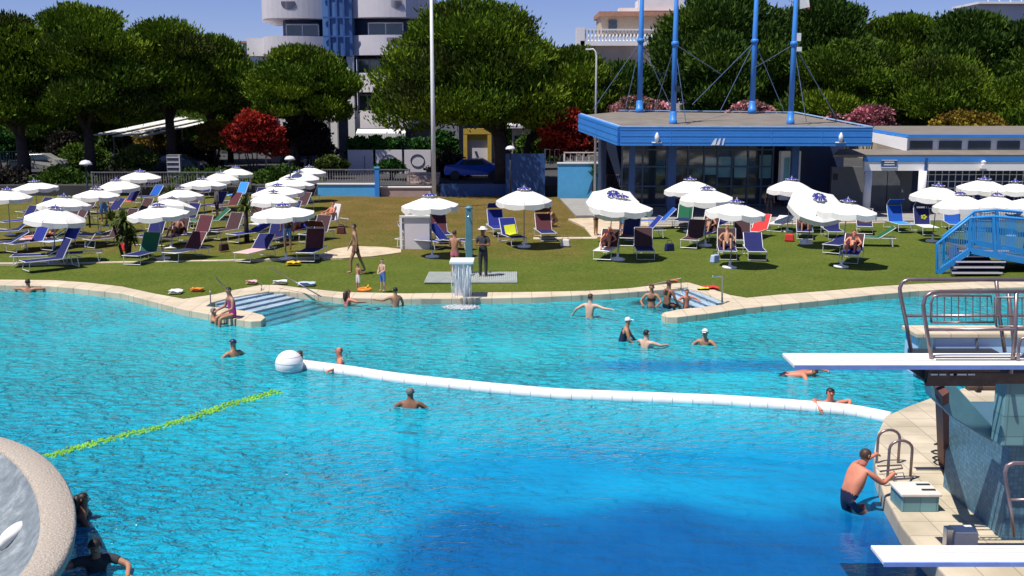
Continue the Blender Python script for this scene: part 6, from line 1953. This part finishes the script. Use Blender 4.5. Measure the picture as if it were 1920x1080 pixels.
def in_cloth(kind, a, b_, t):
    k = (a, b_)
    tor = None
    if k in TT: tor = TT[k][0] + (TT[k][1] - TT[k][0]) * t
    th = t if a[:2] == 'hp' and b_[:2] == 'kn' else None
    hip = a == 'pel' and b_[:2] == 'hp'
    shl = a == 'chest' and b_[:2] == 'sh'
    ua = t if a[:2] == 'sh' else None
    shin = a[:2] == 'kn'
    if kind == 'trunks': return hip or (tor is not None and tor < .14) or (th is not None and th < .42)
    if kind == 'shorts': return hip or (tor is not None and tor < .18) or (th is not None and th < .8)
    if kind == 'briefs': return hip or (tor is not None and tor < .1) or (th is not None and th < .1)
    if kind == 'swimsuit': return hip or (tor is not None and tor < .86) or (th is not None and th < .08) 
    if kind == 'bra': return (tor is not None and .55 < tor < .72)
    if kind == 'shirt': return (tor is not None and tor < .97) or shl or (ua is not None and ua < .5) or hip
    if kind == 'trousers': return hip or (tor is not None and tor < .15) or th is not None or (shin and t < .9)
    return False
def shell(name, Vs, Fs, pick, off, m, par, nrm):
    keep = [f for f in Fs if pick(sum((Vs[i] for i in f), Vector()) / len(f))]
    if not keep: return None
    ids = sorted(set(i for f in keep for i in f)); mp_ = {i: k for k, i in enumerate(ids)}
    mb = MB(); mb.add([Vs[i] + nrm[i] * off for i in ids], [tuple(mp_[i] for i in f) for f in keep])
    return mb.build(name, m, par, smooth=True, fix=False)
def figure(label, ps, where, heading, skin='tan', hair='dark', style='short', clothes=(), s=1.0, anchor='head', fat=1.0, lvl=1, group=None, name='person', extras=None, tiltm=None):
    J = ps['J']
    Rz = Matrix.Rotation(heading, 4, 'Z')
    t = bpy.data.objects.new('pending', None)
    Vs, Fs = body_mesh(ps, fat, lvl=lvl)
    mb = MB(); mb.add(Vs, Fs)
    # hands: four fingers and a thumb of unequal length, bent at the knuckles
    for k, sg in (('L', -1), ('R', 1)):
        d = (J['ha' + k] - J['wr' + k]).normalized()
        side = d.cross(ps['s']); 
        if side.length < 0.2: side = d.cross(ps['f'])
        side.normalize(); pn = side.cross(d).normalized()
        cu = ps['curl']
        for q, (o, ln) in enumerate(((-.027, .062), (-.009, .074), (.009, .070), (.027, .055))):
            p0 = J['ha' + k] + side * o - d * 0.01; pts = [p0]; dd = d.copy()
            for j, fr in enumerate((.45, .32, .23)):
                dd = (dd * math.cos(cu) - pn * math.sin(cu)).normalized() if j or cu > .5 else dd
                pts.append(pts[-1] + dd * ln * fr * 1.15)
            mb.tube(pts, [.0095, .009, .008, .006], 5)
        p0 = J['wr' + k] + d * 0.035 - side * .026
        mb.tube([p0, p0 + (d * .6 - side * .8).normalized() * .035, p0 + (d * .8 - side * .6 - pn * cu).normalized() * .062], [.012, .010, .007], 5)
    # nose, ears
    h, f, up = J['head'], ps['f'], ps['up']
    rt = f.cross(up).normalized()
    mb.tube([h + f * .082 + up * .012, h + f * .108 - up * .022, h + f * .088 - up * .032], [.010, .015, .012], 5)
    for sg in (-1, 1):
        e = h + rt * (.080 * sg) - up * .012 - f * .008
        mb.tube([e - up * .026, e, e + up * .028], [.008, .017, .010], 5)
    root = mb.build(name, SKIN[skin], None, smooth=True)
    tag(root, label, 'person', group)
    # normals of the bare surface
    nrm = [Vector() for _ in Vs]
    for q in Fs:
        n_ = (Vs[q[1]] - Vs[q[0]]).cross(Vs[q[2]] - Vs[q[0]]).normalized()
        for i in q: nrm[i] += n_
    nrm = [n_.normalized() if n_.length > 0 else Vector((0, 0, 1)) for n_ in nrm]
    segs = {}
    def sg_(p):
        key = (round(p.x, 4), round(p.y, 4), round(p.z, 4))
        if key not in segs: segs[key] = seg_at(p, J)
        return segs[key]
    for kind, m in clothes:
        shell(kind, Vs, Fs, lambda p: in_cloth(kind, *sg_(p)), 0.012, CLO[m], root, nrm)
    def hair_pick(p):
        a, b_, tt = sg_(p)
        if a not in ('jaw', 'head'): return False
        r = p - h; u_, f_ = r.dot(up), r.dot(f)
        if style == 'fringe': return u_ < .045 and u_ > -.05 and f_ < .015
        if style == 'cap': return u_ > .005
        return (u_ > .035 and f_ < .085) or (f_ < .02 and u_ > -.055)
    if style != 'bald':
        shell('cap' if style == 'cap' else 'hair', Vs, Fs, hair_pick, 0.016, HAIR[hair], root, nrm)
    if style == 'cap':
        MB().slab([h + f * .07 + rt * .06 + up * .02, h + f * .07 - rt * .06 + up * .02, h + f * .16 - rt * .045 + up * .008, h + f * .16 + rt * .045 + up * .008], .008).build('cap_brim', HAIR[hair], root)
    if style == 'long':
        mb = MB()
        mb.tube([h - f * .06 + up * .04, h - f * .105 - up * .06, h - f * .115 - up * .20, h - f * .10 - up * .33], [.05, .075, .07, .03], 8)
        mb.build('long_hair', HAIR[hair], root, smooth=True)
    if style == 'hat':
        MB().lathe([(.18, .03), (.17, .045), (.10, .05), (.095, .11), (.05, .13), (0, .13)], h, 16).build('hat', HAIR[hair], root, smooth=True)
    mb = MB()
    for sg in (-1, 1):
        c = h + f * .080 + rt * (.033 * sg) + up * .016
        mb.lathe([(0, -.009), (.011, 0), (0, .009)], c, 8)
    mb.build('eyes', mat('eye_dark', (0.02, 0.015, 0.012), 0.2), root, smooth=True)
    c = h + f * .085 - up * .055
    MB().bar(c - rt * .022, c + rt * .022, .012, .010).build('mouth', mat('lip_red', (0.24, 0.06, 0.05), 0.5), root)
    if extras: extras(root, J, ps)
    Mx = Rz @ Matrix.Scale(s, 4)
    ref = J['head'] if anchor == 'head' else (J['pel'] if anchor == 'pel' else J[anchor])
    off = Mx @ ref
    root.scale = (s, s, s); root.rotation_euler = (0, 0, heading)
    root.location = Vector(where) - off
    return root
W = WATER_Z
LEGS_DOWN = ((-.08, .15, -1), (0, -.1, -1), (.08, .1, -1), (0, -.15, -1))
def swim(label, px, py, zh, heading, skin='tan', hair='dark', style='short', arms=None, clothes=(('trunks', 'navy'),), spine=(0, .05, 1), face=(0, 1, 0), head=(0, 0, 1), s=1.0, fat=1.0, extras=None, curl=.35, edge=None):
    ps = pose(spine=spine, arms=arms or ((-.8, .5, -.25), (.1, 1, -.1), (.8, .5, -.25), (-.1, 1, -.1)), legs=LEGS_DOWN, face=face, head=head, curl=curl)
    w_ = V(px, py, G(px, edge, .05).y - .28) if edge else G(px, py, W + zh)
    return figure(label, ps, w_, heading, skin, hair, style, clothes, s, 'head', fat, group='bathers in the pool', extras=extras)
def hd_(dx, dy): return math.atan2(-dx, dy)       # heading that faces (dx right, dy away)
SPREAD = ((-.75, .25, -.7), (-.5, .9, -.1), (.75, .25, -.7), (.5, .9, -.1))
swim('bather at the far pool edge resting both arms on the coping', 52, 528, .30, hd_(0, 1), 'tan', 'dark', arms=((-1, .25, -.05), (-.6, .8, .1), (1, .25, -.05), (.6, .8, .1)), edge=534)
swim('grey haired man in the water beside the woman in magenta', 400, 582, .34, hd_(1, .2), 'tan', 'grey', arms=((-.4, .8, -.5), (.3, 1, 0), (.4, .8, -.4), (.1, 1, .1)))
swim('swimmer with a dark blue cap alone before the steps', 437, 642, .34, hd_(-.8, .8), 'tan', 'navy', 'cap', arms=SPREAD)
swim('bather whose head shows just behind the white ball', 562, 664, .26, hd_(.3, 1), 'olive', 'brown')
swim('bald man facing the ball, with water at his shoulders', 636, 657, .40, hd_(-1, -.3), 'red', 'grey', 'fringe', arms=((-.9, .3, -.2), (-.5, .8, -.1), (.9, -.3, -.25), (.9, .1, -.1)), fat=1.1)
swim('balding man seen from behind, nearest the boom middle', 769, 733, .34, hd_(.1, 1), 'dark', 'grey', 'fringe', arms=((-.8, .2, -.6), (-.8, .5, -.1), (.8, .2, -.6), (.8, .5, -.1)), fat=1.15)
swim('woman with long fair brown hair by the pale blue air mattress', 652, 547, .50, hd_(.8, .6), 'red', 'brown', 'long', clothes=(('briefs', 'pink'), ('bra', 'pink')), s=.92, edge=558)
swim('dark haired bather standing against the far coping', 741, 543, .46, hd_(-.5, 1), 'tan', 'dark', s=.92, arms=((-.9, .4, -.4), (-.8, .6, .1), (.5, .3, -1), (0, .5, -1)), edge=560)
swim('man with bare pale back stretching one arm along the water', 1107, 556, .62, hd_(.5, .9), 'pale', 'brown', arms=((-.8, -.2, -.5), (-.5, .3, -.6), (.9, -.1, -.2), (.9, -.3, .05)))
swim('bather in a white cap leaning forward, torso out of the water', 1177, 600, .56, hd_(1, -.1), 'tan', 'white', 'cap', spine=(0, .35, 1), arms=((-.3, .5, -.9), (.1, .5, -.6), (.3, .3, -1), (0, .6, -.6)), clothes=(('swimsuit', 'navy'),), s=.95)
swim('dark haired bather with a bare back beside the bather in the white cap', 1212, 624, .38, hd_(.7, .7), 'pale', 'dark', s=.95)
def shades(root, J, ps):
    h, f, up = J['head'], ps['f'], ps['up']; rt = f.cross(up).normalized()
    MB().bar(h + f * .092 + up * .014 - rt * .06, h + f * .092 + up * .014 + rt * .06, .012, .032).build('sunglasses', M_dark, root)
swim('bather in a white cap and sunglasses facing the near side', 1322, 622, .34, hd_(-.4, -1), 'tan', 'white', 'cap', arms=SPREAD, extras=shades, s=.98)
# the swimmer doing crawl under the board's tip
ps = pose(spine=(0, 1, .16), arms=((-.4, .9, .25), (-.1, 1, -.2), (.9, .2, -.5), (.3, -.3, -.9)), legs=((-.1, -1, -.12), (0, -1, .05), (.1, -1, -.15), (0, -1, -.15)), head=(0, 1, .35), face=(0, .4, -1), feet=((0, -1, -.2), (0, -1, -.2)))
figure('swimmer doing the crawl below the tip of the upper board', ps, G(1498, 702, W + .03), hd_(1, -.15), 'red', 'brown', 'short', (('trunks', 'navy'),), 1.0, 'chest', group='bathers in the pool')
# the man leaning over the boom
ps = pose(spine=(0, .1, 1), arms=((-.72, .55, .38), (.38, .75, -.5), (.72, .55, .38), (-.38, .75, -.5)), legs=((-.1, -.5, -1), (0, -.4, -1), (.1, -.5, -1), (0, -.4, -1)), curl=.55)
figure('man leaning over the floating boom with both forearms across it', ps, V(1557, 735, G(1557, 768, W + .03).y + .25), hd_(-.05, -1), 'red', 'dark', 'short', (('trunks', 'navy'),), 1.0, 'head', fat=1.05, lvl=2, group='bathers in the pool')
# bathers on the steps at the right
swim('bather in a dark top standing on the steps behind the others', 1222, 538, .60, hd_(-.3, -1), 'tan', 'brown', clothes=(('briefs', 'black'), ('bra', 'black')), s=.95, arms=((-.6, .3, -.8), (.3, .8, -.2), (.6, .3, -.8), (-.3, .8, -.2)))
SIT = ((-.12, 1, .05), (0, .15, -1), (.12, 1, .05), (0, .15, -1))
ps = pose(spine=(0, .12, 1), legs=SIT, arms=((-.3, .3, -1), (0, .6, -.8), (.3, .3, -1), (0, .6, -.8)))
figure('long haired bather sitting sideways on the steps arm', ps, G(1250, 572, .10), hd_(.75, .5), 'dark', 'brown', 'short', (('briefs', 'black'), ('bra', 'black')), .95, 'pel', group='bathers in the pool')
swim('boy standing on the upper steps by the short handrail', 1288, 546, .52, hd_(.2, -1), 'red', 'dark', s=.75, clothes=(('trunks', 'pink'),))
ps = pose(spine=(0, .1, 1), legs=((-.12, 1, -.05), (0, .1, -1), (.12, 1, -.05), (0, .1, -1)), arms=((-.35, .2, -1), (.1, .9, -.3), (.35, .2, -1), (-.1, .9, -.3)), head=(0, .15, 1))
figure('woman in a magenta swimsuit sitting on the tip of the coping', ps, G(436, 588, .16), hd_(-.8, -.6), 'tan', 'dark', 'short', (('swimsuit', 'magenta'),), .98, 'pel')
# near the round basin
ps = pose(spine=(0, .15, 1), legs=LEGS_DOWN, arms=((-.6, .3, -.8), (-.1, .9, -.2), (.6, .5, -.6), (.2, 1, .0)))
figure('dark haired bather in the shade at the basin wall, farther one', ps, G(155, 934, W + .34), hd_(.9, .2), 'dark', 'dark', 'long', (('swimsuit', 'black'),), .95, 'head', lvl=2, group='bathers by the round basin')
ps = pose(spine=(0, .3, 1), legs=LEGS_DOWN, arms=((-.8, .4, -.35), (.1, 1, -.1), (.95, .25, -.1), (.5, .9, -.35)), head=(0, .35, 1))
figure('bather with arms spread in the shade at the basin wall, nearer one', ps, G(178, 1022, W + .40), hd_(.35, -.9), 'tan', 'dark', 'short', (('shirt', 'grey'),), 1.0, 'head', lvl=2, group='bathers by the round basin')
# the man climbing the ladder
ps = pose(spine=(.10, .42, 1), arms=((-.15, .95, -.05), (.15, 1, .30), (.45, .85, -.75), (-.1, .95, .35)), legs=((-.15, .55, -1), (0, -.05, -1), (.2, .7, -.8), (0, -.35, -1)), head=(.05, .25, 1), face=(.15, 1, -.1), curl=.8)
lm = figure('heavy set man in navy trunks climbing the pool ladder', ps, G(1592, 932, .10), hd_(.80, .52), 'red', 'brown', 'short', (('trunks', 'navy'),), 1.0, 'pel', fat=1.22, lvl=3)
def bangle(root, J, ps):
    pass
# ---- people on the lawn
def stand(label, px, py, heading, ps, skin='tan', hair='dark', style='short', clothes=(('trunks', 'navy'),), s=1.0, **kw):
    """feet at px, py"""
    J = ps['J']; low = min(J['anL'].z, J['anR'].z, J['toL'].z, J['toR'].z) - 0.035
    p = G(px, py, 0.03)
    return figure(label, ps, Vector((p.x, p.y, 0.03 - low * s)), heading, skin, hair, style, clothes, s, 'pel', **kw)
WALK = pose(spine=(0, .06, 1), arms=((-.2, -.35, -1), (0, .15, -1), (.2, .35, -1), (0, .5, -1)), legs=((-.03, .42, -1), (0, .0, -1), (.03, -.35, -1), (0, -.42, -1)))
stand('slim tanned man walking across the lawn in dark trunks', 668, 512, hd_(-1, -.1), WALK, 'olive', 'dark', clothes=(('trunks', 'brown'),), s=1.03)
STILL = pose()
def ring_toy(root, J, ps):
    c = (J['haR'] + J['haL']) / 2 + Vector((0, .16, -.02))
    o = MB().tube([c + Vector((.24 * math.cos(a), .02 * math.sin(2 * a), .12 * math.sin(a))) for a in [2 * PI * k / 20 for k in range(20)]], .07, 8, closed=True)
HOLD = pose(arms=((-.2, .5, -1), (.2, 1, -.1), (.2, .5, -1), (-.2, 1, -.1)))
stand('small child with an orange toy on the grass at the coping', 672, 546, hd_(.7, .7), HOLD, 'tan', 'brown', clothes=(('shorts', 'white'),), s=.52)
p_ = G(684, 543, 0.48)
t = thing('toy_ring', 'orange and yellow inflatable toy held by the small child', 'toy', p_, .4)
MB().tube([(.17 * math.cos(2 * PI * k / 20), .17 * math.sin(2 * PI * k / 20), 0) for k in range(20)], .055, 8, closed=True).build('inflated_ring', M_orange, t, smooth=True)
MB().lathe([(0, -.05), (.07, 0), (0, .08)], (.14, .1, .06), 10).build('valve_head', M_yel, t, smooth=True)
stand('child in blue shorts standing at the coping', 718, 546, hd_(-.5, -.8), pose(arms=((-.15, .3, -1), (.35, .6, -.3), (.15, .3, -1), (-.35, .6, -.3))), 'pale', 'dark', clothes=(('shorts', 'blue'),), s=.60)
stand('woman with a bare back standing at the shower column', 853, 522, hd_(.3, 1), pose(arms=((-.1, .3, -1), (.2, .6, .3), (.15, .3, -1), (-.1, .7, .2))), 'tan', 'brown', clothes=(('briefs', 'pink'),), s=.96)
stand('man in dark trousers and a white hat beside the shower column', 906, 521, hd_(-.4, -1), pose(arms=((-.35, .15, -1), (.8, .6, .15), (.35, .15, -1), (-.8, .6, .1))), 'dark', 'white', 'hat', clothes=(('trousers', 'grey'), ('shirt', 'grey')), s=1.0)
stand('person in dark clothes standing in the porch of the pavilion', 1441, 408, hd_(.2, -1), STILL, 'dark', 'dark', clothes=(('trousers', 'grey'), ('shirt', 'grey')))
stand('bather standing under the tipped parasol, farther from the pavilion', 1117, 442, hd_(.8, -.5), STILL, 'olive', 'dark', s=.97)
stand('bather standing under the tipped parasol, closer to the pavilion', 1166, 440, hd_(-.8, -.4), STILL, 'tan', 'brown', clothes=(('shorts', 'blue'),))
stand('bather standing in parasol shade by the diagonal row', 540, 470, hd_(-.3, 1), STILL, 'tan', 'dark', clothes=(('shorts', 'blue'), ('shirt', 'grey')))
# kneeling person beyond the yellow towel lounger
ps = pose(spine=(0, .8, 1), legs=((-.12, .9, -.5), (0, -1, -.25), (.12, .9, -.5), (0, -1, -.25)), arms=((-.2, .7, -1), (0, .3, -1), (.2, .7, -1), (0, .3, -1)), feet=((0, -1, 0), (0, -1, 0)))
figure('tanned bather crouching on the dry grass behind the maroon lounger', ps, G(1042, 411, .38), hd_(-.8, -.4), 'tan', 'dark', 'short', (('briefs', 'black'), ('bra', 'black')), .97, 'pel')
# on the loungers
def recline(label, lname, back, skin, hair, style, clothes, knees=True, s=.95, along=.1):
    lo = [o for o in SC.objects if o.get('label') == lname][0]
    a = R(back)
    ps = pose(spine=(0, -math.cos(a), math.sin(a)), legs=((-.12, .75, .75), (-.02, .6, -1), (.12, .85, .5), (.02, .65, -.8)) if knees else ((-.08, 1, .02), (0, 1, -.03), (.08, 1, .02), (0, 1, -.03)),
              arms=((-.5, .5, -.6), (.2, .9, -.1), (.5, .5, -.6), (-.2, .9, -.1)), head=(0, -math.cos(a) * .7, .8), face=(0, 1, .4))
    # the figure faces local +y, the lounger's foot is at local -y
    rz = lo.rotation_euler.z
    p = Vector(lo.location) + Matrix.Rotation(rz, 3, 'Z') @ Vector((0, along, .50))
    return figure(label, ps, p, rz + PI, skin, hair, style, clothes, s, 'pel')
recline('woman lying with bent knees on the lounger in the open sun', 'lounger in the open sun with a woman lying on it', 48, 'red', 'dark', 'short', (('briefs', 'black'), ('bra', 'black')))
recline('sunburnt bather lying in parasol shade on a white towel', 'lounger with a red bather under the parasol with the brown backs', 50, 'red', 'brown', 'short', (('trunks', 'brown'),))
recline('sunbather stretched out on the orange pink towel', 'lounger with an orange pink towel and a sunbather under the dipping parasol', 35, 'red', 'dark', 'short', (('briefs', 'black'),), knees=False)
recline('bather sitting up on the lounger with the pale back', 'lounger with a pale upright back where the seated bathers sit', 70, 'red', 'dark', 'short', (('trunks', 'brown'),))
recline('bather in shade on the brown lounger under the sloping parasol', 'brown backed lounger under the sloping parasol, bather beside it', 60, 'tan', 'dark', 'short', (('trunks', 'white'),))
recline('second bather sitting near the diagonal row on a red towel', 'lounger with a red towel beside the seated bathers', 50, 'tan', 'brown', 'short', (('briefs', 'pink'), ('bra', 'pink')))
recline('bather resting on the brown lounger under the yucca parasol', 'brown lounger behind the towel lounger, under the yucca parasol', 60, 'dark', 'dark', 'short', (('trunks', 'navy'),))
recline('bather in a white shirt on the maroon lounger by the middle palm', 'maroon seated lounger by the middle palm', 55, 'tan', 'brown', 'short', (('shirt', 'white'), ('trunks', 'navy')))
recline('bather sitting on the far maroon lounger under the second lamp', 'maroon seated lounger with a navy back under the second lamp', 58, 'dark', 'dark', 'short', (('briefs', 'magenta'), ('bra', 'magenta')))
recline('bather on the brown backed lounger by the tipped parasol near the changing rooms', 'brown backed lounger under the tipped parasol by the changing rooms', 62, 'dark', 'dark', 'short', (('trunks', 'brown'),))
recline('bather resting on the middle parasol lounger before the glass front', 'brown lounger under the middle parasol before the glass front', 55, 'tan', 'brown', 'short', (('briefs', 'black'), ('bra', 'black')))
stand('bather standing in shade among the far parasols by the first lamp', 196, 420, hd_(.5, -1), STILL, 'tan', 'dark', clothes=(('shorts', 'blue'),))
stand('bather in a white shirt standing in the middle row shade', 408, 412, hd_(-.8, -.4), STILL, 'tan', 'brown', clothes=(('shirt', 'white'), ('shorts', 'navy')))
